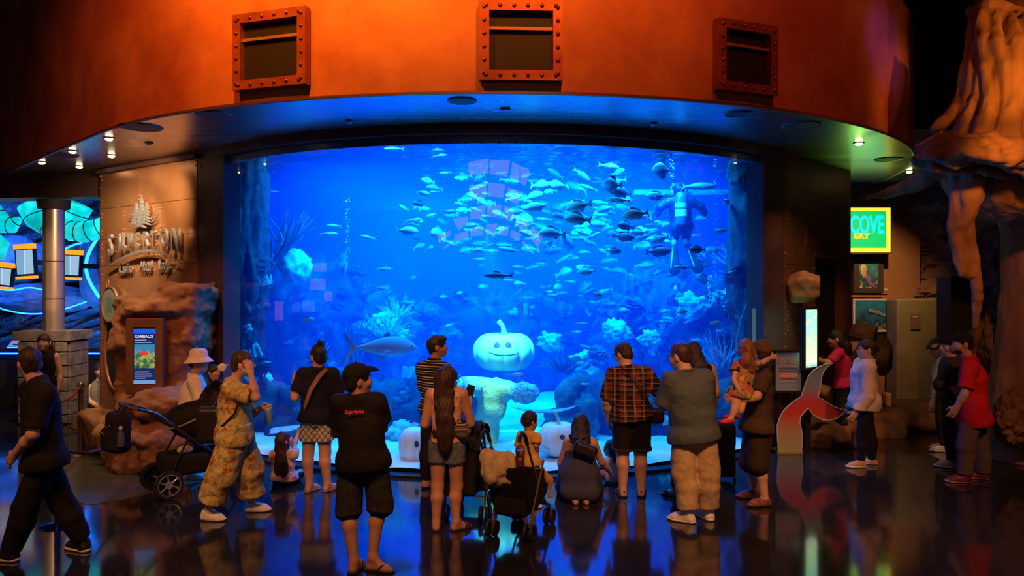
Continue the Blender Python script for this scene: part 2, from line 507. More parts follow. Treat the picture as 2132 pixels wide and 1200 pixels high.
tag(mb.build('floor_lit_patch', mat('lit_patch_grey', (.10, .105, .085), .22, col2=(.07, .075, .06), scale=3)), 'lit floor patch painted paler grey green around the screen rock', kind='structure')  # light falling on the floor here is put into a paler slab

def copper_mat(name, a, b_, rough=(0.35, 0.6), metal=0.6, scale=0.8, streak=None):
    m, nt, b = newmat(name); L = nt.links
    tc = nt.nodes.new('ShaderNodeTexCoord'); mp = nt.nodes.new('ShaderNodeMapping')
    mp.inputs['Scale'].default_value = streak or (1, 1, 1)
    L.new(tc.outputs['Object'], mp.inputs[0])
    nz = nt.nodes.new('ShaderNodeTexNoise'); nz.inputs['Scale'].default_value = scale; nz.inputs['Detail'].default_value = 7; nz.inputs['Roughness'].default_value = 0.62
    L.new(mp.outputs[0], nz.inputs['Vector'])
    cr = nt.nodes.new('ShaderNodeValToRGB'); cr.color_ramp.elements[0].position = 0.3; cr.color_ramp.elements[1].position = 0.7
    cr.color_ramp.elements[0].color = c4(a); cr.color_ramp.elements[1].color = c4(b_)
    L.new(nz.outputs[0], cr.inputs[0]); L.new(cr.outputs[0], b.inputs['Base Color'])
    mr = nt.nodes.new('ShaderNodeMapRange'); mr.inputs[3].default_value = rough[0]; mr.inputs[4].default_value = rough[1]
    L.new(nz.outputs[0], mr.inputs[0]); L.new(mr.outputs[0], b.inputs['Roughness'])
    b.inputs['Metallic'].default_value = metal
    return m
M_DRUM = copper_mat('drum_copper', (0.36, 0.075, 0.03), (0.80, 0.30, 0.10), (0.45, 0.7), 0.15, 0.8)
M_SOFFIT = copper_mat('soffit_bronze', (0.42, 0.38, 0.36), (0.58, 0.52, 0.48), (0.20, 0.34), 0.9, 0.6, (0.3, 3, 1))
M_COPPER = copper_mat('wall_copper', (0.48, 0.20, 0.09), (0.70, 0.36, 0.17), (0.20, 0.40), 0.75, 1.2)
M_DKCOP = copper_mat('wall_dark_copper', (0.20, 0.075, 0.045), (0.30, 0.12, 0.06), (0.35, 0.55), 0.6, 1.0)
M_FRAME = copper_mat('frame_rust', (0.30, 0.06, 0.03), (0.52, 0.14, 0.05), (0.3, 0.55), 0.5, 5)
M_POST = copper_mat('post_dark_bronze', (0.10, 0.05, 0.055), (0.15, 0.07, 0.07), (0.4, 0.55), 0.5, 1.5)
M_RIVET = mat('rivet_metal', (0.45, 0.22, 0.13), 0.35, 0.8)
M_DKRIVET = mat('dark_rivet_metal', (0.10, 0.06, 0.06), 0.35, 0.7)
M_BLACK = mat('matt_black', (0.006, 0.006, 0.007), 0.7)
M_DARK = mat('dark_paint', (0.03, 0.022, 0.02), 0.7, var=0.3)

# drum plan: straight wing on the left, round in the middle and to the right
def drum_curve(step=2.0):
    pts = []
    t0 = ring(R(-45), RD); d = Vector((-1, 1, 0)).normalized()
    for i in range(8, 0, -1): pts.append(t0 + d * 0.9 * i)
    a = -45.0
    while a <= 100.01: pts.append(ring(R(a), RD)); a += step
    return pts
DC = drum_curve()
drum = MB()
ZT = [7.55 if p.x < -2.2 else ZD for p in DC]     # the left wing runs up to the hall ceiling
drum.grid([[Vector((p.x, p.y, ZS)) for p in DC], [Vector((p.x, p.y, z)) for p, z in zip(DC, ZT)]])
inner = [p + (TC - p).normalized() * 0.12 for p in DC]
inner = [Vector((p.x, p.y, 0)) for p in inner]
drum.grid([[Vector((p.x, p.y, z)) for p, z in zip(DC, ZT)], [Vector((p.x, p.y, z)) for p, z in zip(inner, ZT)]])
drum_o = drum.build('wall_drum', M_DRUM, smooth=True)
tag(drum_o, 'round copper drum overhanging the aquarium', kind='structure')
# thin bright lip under the drum
lip = MB(); lip.tube([Vector((p.x, p.y, ZS - 0.012)) for p in DC], 0.02, 6)
lp = lip.build('drum_lip', M_RIVET, drum_o, smooth=True)

# soffit: from the drum edge back to the glass and on behind the side walls
so = MB()
inn = []
for p in DC:
    v = p - TC; a = math.atan2(v.x, -v.y)
    if a < AL: inn.append(Vector((TC.x - 5.6 - (AL - a) * 6, TC.y + 4.5 * (AL - a), 0)) if a < R(-62) else ring(a, RT - 0.1))
    else: inn.append(ring(a, RT - 0.1))
so.grid([[Vector((p.x, p.y, ZS)) for p in DC], [Vector((p.x, p.y, ZS)) for p in inn]])
soff = so.build('ceiling_soffit', M_SOFFIT, smooth=False)
tag(soff, 'glossy metal soffit between drum and aquarium', kind='structure')

# tank header ring, window sill and posts
NSEG = 48
def arc_band(mb_, a0, a1, r0, r1, z0, z1, n=NSEG):
    rows = []
    for i in range(n + 1):
        a = a0 + (a1 - a0) * i / n
        rows.append([ring(a, r0, z0), ring(a, r1, z0), ring(a, r1, z1), ring(a, r0, z1), ring(a, r0, z0)])
    mb_.grid(rows)
    for rw, fl in ((rows[0], 0), (rows[-1], 1)): mb_.add(rw[:4], [(0, 1, 2, 3)])
    return mb_
hd = arc_band(MB(), AL - 0.03, AR + 0.03, RT - 0.12, RT + 0.10, 4.085, ZS).build('trim_1', M_POST, smooth=True)
tag(hd, 'dark riveted metal header over the aquarium glass', kind='structure')
rv = MB()
for i in range(46):
    a = AL + (AR - AL) * (i + 0.5) / 46
    rv.ball(ring(a, RT + 0.102, 4.14), 0.011, 6, 4)
tag(rv.build('rivets', M_DKRIVET, hd), kind='stuff')
gst = arc_band(MB(), AL, AR, RT - 0.10, RT - 0.02, 3.99, 4.10).build('gasket', mat('gasket_blue_steel', (0.10, 0.16, 0.24), 0.35, 0.5), hd, smooth=True)
rv = MB()
for i in range(40):
    a = AL + (AR - AL) * (i + 0.5) / 40
    rv.ball(ring(a, RT - 0.018, 3.998), 0.013, 6, 4)
tag(rv.build('gasket_rivets', M_BLACK, hd), kind='stuff')
sl = arc_band(MB(), AL, AR, RT - 0.12, RT + 0.05, 0.0, 0.035).build('trim_2', mat('sill_steel', (0.06, 0.07, 0.10), 0.3, 0.8), smooth=True)
tag(sl, 'low dark sill under the aquarium glass', kind='structure')

def wall_panel(name, a, b, z0, z1, material, label, th=0.08, kind='structure'):
    """upright slab between plan points a and b (its outside face towards the viewer)"""
    a, b = Vector(a), Vector(b); d = (b - a).normalized(); n = Vector((d.y, -d.x, 0))
    if n.y > 0: n = -n
    mb_ = MB(); mb_.prism([Vector((a.x, a.y, z0)), Vector((b.x, b.y, z0)), Vector((b.x, b.y, z1)), Vector((a.x, a.y, z1))], -n * th)
    o = mb_.build(name, material)
    tag(o, label, kind=kind)
    return o, a, d, n, (b - a).length
def rivet_rows(parent, pts, nrm, r=0.014, material=None, name='rivets'):
    mb_ = MB()
    for p in pts: mb_.ball(p, r, 6, 4)
    o = mb_.build(name, material or M_RIVET, parent, smooth=True); tag(o, kind='stuff'); return o

# left post, left copper wall with the sign
PL0, PL1, PL2 = ring(AL, RT + 0.06), Vector((-4.46, 10.97, 0)), Vector((-6.76, 12.6, 0))
postL, a_, d_, n_, l_ = wall_panel('wall_post_left', PL1, PL0, 0, ZS, M_POST, 'dark riveted post on the left of the aquarium', 0.25)
rivet_rows(postL, [a_ + d_ * (l_ - 0.06) + n_ * 0.002 + Vector((0, 0, 0.15 + 0.24 * i)) for i in range(17)] + [a_ + d_ * 0.06 + n_ * 0.002 + Vector((0, 0, 0.15 + 0.24 * i)) for i in range(17)], n_, 0.012, M_DKRIVET)
wallL, WLa, WLd, WLn, WLl = wall_panel('wall_left', PL2, PL1, 0, ZS, M_DKCOP, 'copper clad wall carrying the silver lettering', 0.25)
# copper sheets on the wall, each its own piece, staggered like the photograph
def sheets(wall, a, d, n, l, rows, material, z_top):
    pts = []
    for z0, z1, cuts in rows:
        xs = [0.055] + [c * l for c in cuts] + [l - 0.055]
        for i in range(len(xs) - 1):
            m_ = MB(); g = 0.004
            A = a + d * (xs[i] + g) + n * 0.001; B = a + d * (xs[i + 1] - g) + n * 0.001
            m_.prism([A + Vector((0, 0, z0 + g)), B + Vector((0, 0, z0 + g)), B + Vector((0, 0, z1 - g)), A + Vector((0, 0, z1 - g))], n * 0.008)
            m_.build('copper_sheet', material, wall)
            for xx in (xs[i] + 0.035, xs[i + 1] - 0.035):
                for zz in (z0 + 0.08, z0 + 0.14, z1 - 0.14, z1 - 0.08): pts.append(a + d * xx + n * 0.010 + Vector((0, 0, zz)))
    for i in range(22):
        for xx in (0.027, l - 0.027): pts.append(a + d * xx + n * 0.003 + Vector((0, 0, 0.1 + 0.19 * i)))
    rivet_rows(wall, pts, n, 0.013)
sheets(wallL, WLa, WLd, WLn, WLl, [(0.02, 0.75, (.5,)), (.75, 1.35, (.35,)), (1.35, 2.0, (.55,)), (2.0, 2.62, (.3,)), (2.62, 3.05, (.62,)), (3.05, 3.55, (.28, .66)), (3.55, 4.16, (.45,))], M_COPPER, ZS)
# angle iron at the head of the copper wall
ai = MB(); ai.bar(WLa + WLn * 0.04 + Vector((0, 0, ZS - 0.05)), WLa + WLd * WLl + WLn * 0.04 + Vector((0, 0, ZS - 0.05)), 0.09, 0.06)
aio = ai.build('head_angle', M_POST, wallL)

# right post, right dark wall with the doorway
PR0, PR1, PR2 = ring(AR, RT + 0.06), Vector((3.87, 10.93, 0)), Vector((5.62, 12.75, 0))
postR, a_, d_, n_, l_ = wall_panel('wall_post_right', PR0, PR1, 0, ZS, M_POST, 'dark riveted post on the right of the aquarium', 0.25)
rivet_rows(postR, [a_ + d_ * 0.06 + n_ * 0.002 + Vector((0, 0, 0.15 + 0.24 * i)) for i in range(17)] + [a_ + d_ * (l_ - 0.06) + n_ * 0.002 + Vector((0, 0, 0.15 + 0.24 * i)) for i in range(17)], n_, 0.012, M_DKRIVET)
# wall split around a dark doorway (px 1690..1755, head at 535)
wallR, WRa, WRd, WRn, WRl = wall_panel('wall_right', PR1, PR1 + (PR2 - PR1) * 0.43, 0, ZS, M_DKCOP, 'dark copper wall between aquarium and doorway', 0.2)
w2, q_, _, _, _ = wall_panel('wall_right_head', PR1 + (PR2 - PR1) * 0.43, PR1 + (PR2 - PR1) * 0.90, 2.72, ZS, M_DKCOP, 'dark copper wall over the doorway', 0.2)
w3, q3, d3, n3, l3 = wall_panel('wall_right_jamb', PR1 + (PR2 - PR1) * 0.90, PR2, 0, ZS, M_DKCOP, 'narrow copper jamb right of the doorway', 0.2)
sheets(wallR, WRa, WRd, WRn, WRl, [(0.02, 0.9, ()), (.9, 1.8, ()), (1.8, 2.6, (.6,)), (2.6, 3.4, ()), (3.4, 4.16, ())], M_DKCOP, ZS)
rivet_rows(w3, [q3 + d3 * x + n3 * .002 + Vector((0, 0, .1 + .2 * i)) for i in range(20) for x in (.03, l3 - .03)], n3, 0.011)
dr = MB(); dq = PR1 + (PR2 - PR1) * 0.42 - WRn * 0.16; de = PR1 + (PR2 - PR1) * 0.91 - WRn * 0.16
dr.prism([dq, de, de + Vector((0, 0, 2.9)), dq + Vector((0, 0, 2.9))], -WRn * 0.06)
tag(dr.build('doorway_dark', M_BLACK), 'black panel painting the dark of the doorway in the copper wall', kind='structure')  # flat black panel, the doorway's shade is put into its colour

# square framed vents on the drum
def vent(px0, px1, py0, py1, label):
    pc = (px0 + px1) / 2
    # depth of the drum along this view ray
    t = (pc - CX) / FPX
    A = 1 + t * t; B = -2 * (t * TC.x + TC.y); C_ = TC.x ** 2 + TC.y ** 2 - RD ** 2
    Y = (-B - math.sqrt(B * B - 4 * A * C_)) / (2 * A)
    ctr = P(pc, (py0 + py1) / 2, Y)
    a = math.atan2(ctr.x - TC.x, -(ctr.y - TC.y))
    tx = Vector((math.cos(a), math.sin(a), 0)); n = Vector((math.sin(a), -math.cos(a), 0)); up = Vector((0, 0, 1))
    wv = (px1 - px0) / FPX * Y / max(0.3, tx.x - t * tx.y); h = (py1 - py0) / FPX * Y * 0.93
    e = empty('drum_vent', ctr + n * 0.02, label, 'vent', 'framed vents on the copper drum')
    M = Matrix((tx, n, up)).transposed()
    f = 0.095
    for (cx, cz, sx, sz) in ((0, h / 2 - f / 2, wv, f), (0, -h / 2 + f / 2, wv, f), (-wv / 2 + f / 2, 0, f, h - 2 * f), (wv / 2 - f / 2, 0, f, h - 2 * f)):
        m_ = MB(); m_.box(ctr + tx * cx + up * cz + n * 0.05, (sx, 0.09, sz), M); m_.build('frame_bar', M_FRAME, e)
    m_ = MB(); m_.box(ctr + n * 0.012, (wv - 2 * f + .02, 0.02, h - 2 * f + .02), M); m_.build('opening', mat('vent_shade', (0.010, 0.004, 0.003), 0.6), e)  # near-black panel, shade of the vent's inside put into the colour
    m_ = MB(); m_.bar(ctr + n * 0.05 + tx * (-wv / 2 + f) + up * (h * 0.16), ctr + n * 0.05 + tx * (wv / 2 - f) + up * (h * 0.16), 0.03, 0.03); m_.build('cross_rail', mat('vent_rail', (0.42, 0.20, 0.10), 0.5, 0.5), e)
    m_ = MB()
    for i in range(6):
        u = -0.5 + (i + 0.5) / 6
        for q in ((u * wv, h / 2 - f / 2), (u * wv, -h / 2 + f / 2), (-wv / 2 + f / 2, u * h), (wv / 2 - f / 2, u * h)):
            m_.ball(ctr + tx * q[0] + up * q[1] + n * 0.095, 0.021, 8, 5)
    tag(m_.build('bolts', mat('vent_bolt', (0.40, 0.12, 0.07), 0.3, 0.7), e, smooth=True), kind='stuff')
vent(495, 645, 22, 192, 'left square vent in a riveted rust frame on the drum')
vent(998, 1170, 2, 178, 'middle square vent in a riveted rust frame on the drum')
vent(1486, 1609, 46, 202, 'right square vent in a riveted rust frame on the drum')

# round speakers and small lights set into the soffit
M_SPK = mat('speaker_grille', (0.012, 0.011, 0.012), 0.6, var=0.3, scale=200)
def soffit_pt(px, py): return P(px, py, (ZS - CAMH) * FPX / (HY - py))
def speaker(px, py, r, label):
    c = soffit_pt(px, py); c.z = ZS
    e = empty('ceiling_speaker', c, label, 'speaker', 'round speakers in the soffit')
    MB().lathe(c, [(r, -0.004), (r + .02, -0.014), (r + .03, -0.004), (r + .03, 0.0)], 28).build('rim', M_POST, e, smooth=True)
    MB().lathe(c, [(0.001, -0.012), (r * .7, -0.011), (r, -0.006), (r, 0.0)], 28).build('grille', M_SPK, e, smooth=True)
for i, (px, py, r, lb) in enumerate(((962, 209, .125, 'round black speaker in the soffit over the middle of the glass'), (293, 264, .22, 'large round dark speaker in the soffit left of the drum edge'),
        (445, 238, .17, 'faint round speaker in the soffit, second from the left wall'), (1537, 236, .12, 'round speaker in the soffit right of the middle vent'), (1668, 260, .20, 'wide round speaker at the right of the soffit'),
        (128, 322, .20, 'round dark speaker in the soffit near the casino bar'), (1850, 331, .17, 'round black speaker in the green lit soffit'))):
    speaker(px, py, r, lb)
M_LAMP = mat('lamp_white', (1, .85, .65), 0.4, emit=14, ecol=(1, 0.72, 0.42))
M_LAMPDIM = mat('lamp_bluish', (.5, .6, .8), 0.3)
M_CAN = mat('lamp_can', (0.10, 0.08, 0.07), 0.35, 0.7)
def downlight(px, py, label, on=True, r=0.065):
    c = soffit_pt(px, py); c.z = ZS
    e = empty('downlight', c, label, 'ceiling light', 'small downlights in the soffit')
    MB().lathe(c, [(r * .75, -0.012), (r, -0.012), (r * 1.15, -0.004), (r * 1.15, 0.0)], 20).build('rim', M_CAN, e, smooth=True)
    MB().lathe(c, [(0.001, -0.040), (r * .45, -0.036), (r * .72, -0.022), (r * .72, 0)], 20).build('lens', M_LAMP if on else M_LAMPDIM, e, smooth=True)
    return c
DL = [(227, 287, 'lit downlight nearest the drum edge above the copper wall'), (232, 323, 'lit downlight just in front of the copper wall head'), (151, 314, 'lit downlight in the blue soffit, front left'), (165, 346, 'lit downlight in the blue soffit, nearer the bar'), (87, 337, 'leftmost lit downlight in the blue soffit'), (143, 375, 'lit downlight farthest back by the bar'),
      (1788, 297, 'lit downlight in the green soffit near the drum edge'), (1893, 356, 'small lit downlight at the far right of the soffit')]
for px, py, lb in DL: downlight(px, py, lb)
for px, py, lb in ((728, 251, 'unlit pale downlight over the left of the glass'), (1360, 256, 'unlit pale downlight over the right of the glass'), (310, 297, 'unlit dark downlight above the copper wall')): downlight(px, py, lb, False, .05)
c = soffit_pt(1052, 226); c.z = ZS - 0.012
tag(MB().box(c, (0.11, 0.05, 0.02)).build('soffit_plate', M_LAMPDIM), 'small pale rectangular plate in the soffit', 'plate')

# dark casino ceiling far above
mb = MB(); mb.add([(-16, -8, 7.6), (16, -8, 7.6), (16, 26, 7.6), (-16, 26, 7.6)], [(3, 2, 1, 0)])
tag(mb.build('ceiling', M_BLACK), 'black casino ceiling', kind='structure')

# ------------------------------------------------------------------ aquarium: glass, water, back wall, bed
ZW = 4.06
def glass_mat():
    m = bpy.data.materials.new('aquarium_glass'); m.use_nodes = True; nt = m.node_tree; nt.nodes.clear(); L = nt.links
    out = nt.nodes.new('ShaderNodeOutputMaterial'); mx = nt.nodes.new('ShaderNodeMixShader')
    tr = nt.nodes.new('ShaderNodeBsdfTransparent'); gl = nt.nodes.new('ShaderNodeBsdfGlossy'); lw = nt.nodes.new('ShaderNodeLayerWeight')
    lw.inputs['Blend'].default_value = 0.5
    pw = nt.nodes.new('ShaderNodeMath'); pw.operation = 'POWER'; pw.inputs[1].default_value = 5.0
    mr = nt.nodes.new('ShaderNodeMath'); mr.operation = 'MULTIPLY_ADD'; mr.inputs[1].default_value = 0.93; mr.inputs[2].default_value = 0.06
    gl.inputs['Roughness'].default_value = 0.0; tr.inputs[0].default_value = (0.97, 0.99, 1, 1)
    L.new(lw.outputs['Facing'], pw.inputs[0]); L.new(pw.outputs[0], mr.inputs[0])
    L.new(mr.outputs[0], mx.inputs[0]); L.new(tr.outputs[0], mx.inputs[1]); L.new(gl.outputs[0], mx.inputs[2]); L.new(mx.outputs[0], out.inputs[0])
    return m
M_GLASS = glass_mat()
gp = MB(); gp.grid([[ring(AL + (AR - AL) * i / 64, RT, 0.03) for i in range(65)], [ring(AL + (AR - AL) * i / 64, RT, 4.09) for i in range(65)]])
gl_o = gp.build('window_1', M_GLASS, smooth=True, angle=180)
tag(gl_o, 'tall curved aquarium glass wall', kind='structure')
seam = MB(); aS = math.asin((P(1083, 600, 9.15).x - TC.x) / RT)
seam.tube([ring(aS, RT + .003, 0.04), ring(aS, RT + .003, 3.98)], 0.003, 5)
seam.build('glass_seam', mat('seam_clear', (0.35, 0.6, 0.9), 0.2), gl_o)

YB = 17.3
XL, XR = -5.2, 4.7
def water_mat():
    m = bpy.data.materials.new('aquarium_water'); m.use_nodes = True; nt = m.node_tree; nt.nodes.clear(); L = nt.links
    out = nt.nodes.new('ShaderNodeOutputMaterial')
    sc = nt.nodes.new('ShaderNodeVolumeScatter'); sc.inputs['Color'].default_value = (0.005, 0.17, 1.0, 1); sc.inputs['Density'].default_value = 0.10; sc.inputs['Anisotropy'].default_value = 0.0
    ab = nt.nodes.new('ShaderNodeVolumeAbsorption'); ab.inputs['Color'].default_value = (0.0, 0.45, 0.92, 1); ab.inputs['Density'].default_value = 0.09
    a2 = nt.nodes.new('ShaderNodeVolumeAbsorption'); a2.inputs['Color'].default_value = (0.0, 0.98, 1.0, 1); a2.inputs['Density'].default_value = 0.6
    ad2 = nt.nodes.new('ShaderNodeAddShader'); L.new(ab.outputs[0], ad2.inputs[0]); L.new(a2.outputs[0], ad2.inputs[1])
    ad = nt.nodes.new('ShaderNodeAddShader')
    L.new(sc.outputs[0], ad.inputs[0]); L.new(ad2.outputs[0], ad.inputs[1]); L.new(ad.outputs[0], out.inputs['Volume'])
    return m
plan = [ring(AL + (AR - AL) * i / 48, RT - 0.13) for i in range(49)]
tail = [Vector((XR, 12.3, 0)), Vector((XR, YB, 0)), Vector((XL, YB, 0)), Vector((XL, 12.3, 0))]
wv_ = MB(); wv_.prism([Vector((p.x, p.y, 0.045)) for p in plan + tail], (0, 0, ZW - 0.045))
wo = wv_.build('aquarium_water', water_mat())
tag(wo, 'clear deep blue water filling the aquarium', 'water', kind='stuff')

M_BACK = mat('tank_back_blue', (0.03, 0.14, 0.38), 0.8, col2=(0.02, 0.10, 0.30), scale=0.7)
tk = MB()
tk.grid([[Vector((XL, 12.2, 0)), Vector((XL, YB + .05, 0)), Vector((XR, YB + .05, 0)), Vector((XR, 12.2, 0))], [Vector((XL, 12.2, 5.6)), Vector((XL, YB + .05, 5.6)), Vector((XR, YB + .05, 5.6)), Vector((XR, 12.2, 5.6))]])
tag(tk.build('wall_tank', M_BACK), 'deep blue back wall of the aquarium', kind='structure')
# lid closing the dry space over the water so no light leaks into the hall
ld = MB(); ld.prism([Vector((p.x, p.y, 5.6)) for p in plan + tail], (0, 0, 0.05))
ld.grid([[Vector((p.x, p.y, 4.2)) for p in plan], [Vector((p.x, p.y, 5.6)) for p in plan]])
ld.grid([[Vector((p.x, p.y, 4.2)) for p in (plan[-1], tail[0])], [Vector((p.x, p.y, 5.6)) for p in (plan[-1], tail[0])]])
ld.grid([[Vector((p.x, p.y, 4.2)) for p in (plan[0], tail[3])], [Vector((p.x, p.y, 5.6)) for p in (plan[0], tail[3])]])
tag(ld.build('ceiling_tank', M_BLACK), 'dark housing above the aquarium water', kind='structure')

def surf_mat():
    m = bpy.data.materials.new('water_surface'); m.use_nodes = True; nt = m.node_tree; nt.nodes.clear(); L = nt.links
    out = nt.nodes.new('ShaderNodeOutputMaterial'); mx = nt.nodes.new('ShaderNodeMixShader'); mx.inputs[0].default_value = 0.45
    tr = nt.nodes.new('ShaderNodeBsdfTransparent'); gl = nt.nodes.new('ShaderNodeBsdfGlossy'); gl.inputs['Roughness'].default_value = 0.02
    tr.inputs[0].default_value = (0.95, 0.98, 1, 1)
    L.new(tr.outputs[0], mx.inputs[1]); L.new(gl.outputs[0], mx.inputs[2]); L.new(mx.outputs[0], out.inputs[0])
    return m
def tank_sheet(nx, ny, inset):
    """grid that runs from the curved glass to the back wall"""
    A_ = np.zeros((ny + 1, nx + 1, 3))
    for i in range(nx + 1):
        a = AL + (AR - AL) * i / nx; f_ = ring(a, RT - inset); bx = XL + 0.02 + (XR - XL - 0.04) * i / nx
        for j in range(ny + 1):
            t = j / ny; u = min(1.0, t / .25)
            A_[j, i, 0] = f_.x + (bx - f_.x) * u ** .8; A_[j, i, 1] = f_.y + (YB - .01 - f_.y) * t
    idx = np.arange((ny + 1) * (nx + 1)).reshape(ny + 1, nx + 1)
    return A_, np.stack([idx[:-1, :-1], idx[:-1, 1:], idx[1:, 1:], idx[1:, :-1]], -1).reshape(-1, 4)
A, F = tank_sheet(150, 110, .14)
A[..., 2] = ZW - 0.012 + 0.026 * fbm(A * np.array([1.3, 2.6, 1]) + 3, 3) + 0.012 * vnoise(A * np.array([3, 10, 1]))
V = A.reshape(-1, 3)
ws = mesh_np('water_surface', V, F, surf_mat())
tag(ws, 'rippled underside of the water at the top of the aquarium', 'water', kind='stuff')
# sand bed
def sand_mat():
    return mat('sand', (0.80, 0.84, 0.80), 0.95, col2=(0.62, 0.68, 0.66), scale=3, bump=0.4, bscale=40)
A, F = tank_sheet(100, 70, .14)
A[..., 2] = 0.06 + 0.05 * fbm(A * 0.9 + 11, 3) + np.clip((A[..., 1] - 11) * 0.06, 0, 0.4) + 0.008 * vnoise(A * np.array([3, 9, 1]))
A[..., 2] = np.maximum(A[..., 2], 0.047)
V = A.reshape(-1, 3)
tag(mesh_np('sand_bed', V, F, sand_mat()), 'pale sand covering the aquarium bed', 'sand', kind='stuff')
# ------------------------------------------------------------------ aquarium contents
_ICO = {}
def ico(sub):
    if sub not in _ICO:
        bm = bmesh.new(); bmesh.ops.create_icosphere(bm, subdivisions=sub, radius=1.0)
        V = np.array([v.co[:] for v in bm.verts]); F = np.array([[v.index for v in f.verts] for f in bm.faces]); bm.free()
        _ICO[sub] = (V, F)
    return _ICO[sub]
def rock(name, c, r, material, seed=0, amp=0.35, freq=1.4, sub=4, facet=0.0, parent=None, floor=None, smooth=True, rot=0.0, oct=4, rough=0.0):
    V, F = ico(sub); V = V.copy()
    n = fbm(V * freq + seed * 3.17, oct)
    d = 1 + amp * n
    if facet:
        # flat broken faces: cut the ball by random planes
        rs = np.random.RandomState(int(seed * 13) + 5)
        nn = rs.randn(int(facet), 3); nn /= np.linalg.norm(nn, axis=1)[:, None]; off = 0.55 + 0.35 * rs.rand(len(nn))
        dd = V @ nn.T
        lim = np.where(dd > 1e-3, off / np.maximum(dd, 1e-3), 9).min(1)
        d = np.minimum(1.0, lim) * (1 + amp * n * 0.35)
    if rough: d = d * (1 + rough * fbm(V * freq * 4.1 + seed, 3) - rough * .8 * np.abs(vnoise(V * freq * 2.3 + seed * 1.7)))
    V = V * d[:, None] * np.array(r)
    if rot:
        cs, sn = math.cos(rot), math.sin(rot); V = np.stack([V[:, 0] * cs - V[:, 1] * sn, V[:, 0] * sn + V[:, 1] * cs, V[:, 2]], 1)
    V = V + np.array(c)
    if floor is not None: V[:, 2] = np.maximum(V[:, 2], floor)
    return mesh_np(name, V, F, material, parent, tuple(c), smooth)

M_REEF = mat('reef_rock', (0.03, 0.05, 0.06), 0.95, col2=(0.13, 0.17, 0.15), scale=5, bump=1.0, bscale=14, detail=8)
M_REEFD = mat('reef_dark', (0.012, 0.02, 0.03), 0.95, col2=(0.05, 0.07, 0.07), scale=4, bump=1.0, bscale=12, detail=8)
M_CORY = mat('coral_yellow', (0.66, 0.62, 0.22), 0.95, col2=(0.80, 0.78, 0.40), scale=9, bump=1.0, bscale=30)
M_CORW = mat('coral_white', (0.72, 0.76, 0.66), 0.95, col2=(0.30, 0.40, 0.36), scale=38, bump=1.0, bscale=38, lo=.45, hi=.55)
M_CORG = mat('coral_turquoise', (0.30, 0.58, 0.50), 0.95, col2=(0.45, 0.70, 0.60), scale=20, bump=0.8, bscale=45)
M_PUMP = mat('pumpkin_white', (0.86, 0.86, 0.78), 0.7, var=0.1, scale=3)
M_PUMPEYE = mat('pumpkin_eye', (0.02, 0.03, 0.05), 0.6)
M_STEM = mat('pumpkin_stem', (0.35, 0.55, 0.45), 0.8)
M_SILVER = mat('fish_silver', (0.24, 0.40, 0.44), 0.5, col2=(0.36, 0.50, 0.48), scale=4, spec=0.6)
M_PALE = mat('fish_pale', (0.78, 0.80, 0.62), 0.5, col2=(0.55, 0.62, 0.55), scale=5)
M_DKFISH = mat('fish_dark', (0.06, 0.08, 0.12), 0.5, col2=(0.12, 0.15, 0.18), scale=5)
M_PINK = mat('fish_pink', (0.95, 0.42, 0.26), 0.5, col2=(0.95, 0.75, 0.6), scale=4, emit=0.0)
def shade_fish(m, back):
    nt = m.node_tree; b = nt.nodes['Principled BSDF']; src = b.inputs['Base Color'].links[0].from_socket
    tc = nt.nodes.new('ShaderNodeTexCoord'); sp = nt.nodes.new('ShaderNodeSeparateXYZ'); nt.links.new(tc.outputs['Object'], sp.inputs[0])
    mr = nt.nodes.new('ShaderNodeMapRange'); mr.inputs[1].default_value = -.02; mr.inputs[2].default_value = .12; nt.links.new(sp.outputs[2], mr.inputs[0])
    mx = nt.nodes.new('ShaderNodeMix'); mx.data_type = 'RGBA'; nt.links.new(mr.outputs[0], mx.inputs[0]); nt.links.new(src, mx.inputs[6]); mx.inputs[7].default_value = c4(back); nt.links.new(mx.outputs[2], b.inputs['Base Color'])
shade_fish(M_SILVER, (.05, .10, .14)); shade_fish(M_PALE, (.30, .36, .30))
M_EYE = mat('fish_eye', (0.01, 0.01, 0.01), 0.2)

REEFS = []
def reef(px, py, Y, r, material, label, seed, amp=.35, freq=1.5, name='reef_rock', cat='rock', facet=0, sub=4, floor=0.05):
    c = P(px, py, Y); o = rock(name, c, r, material, seed, amp, freq, sub, facet, floor=floor, rough=.22 if cat == 'rock' else .18); tag(o, label, cat); REEFS.append(o); return o
# pillars at the two ends of the glass
reef(498, 560, 11.6, (.42, .40, 2.3), M_REEFD, 'tall dark rock pillar at the left end of the tank', 1, .5, 2.6, sub=5)
reef(1580, 560, 11.7, (.42, .4, 2.3), M_REEFD, 'tall dark rock pillar at the right end of the tank', 2, .5, 2.6, sub=5)
reef(1545, 360, 11.2, (.20, .2, .27), M_REEF, 'rounded pale rock cap high at the right end of the tank', 3, .25)
reef(524, 360, 12.0, (.16, .2, .34), M_REEF, 'rounded rock knob high at the left end of the tank', 33, .3)
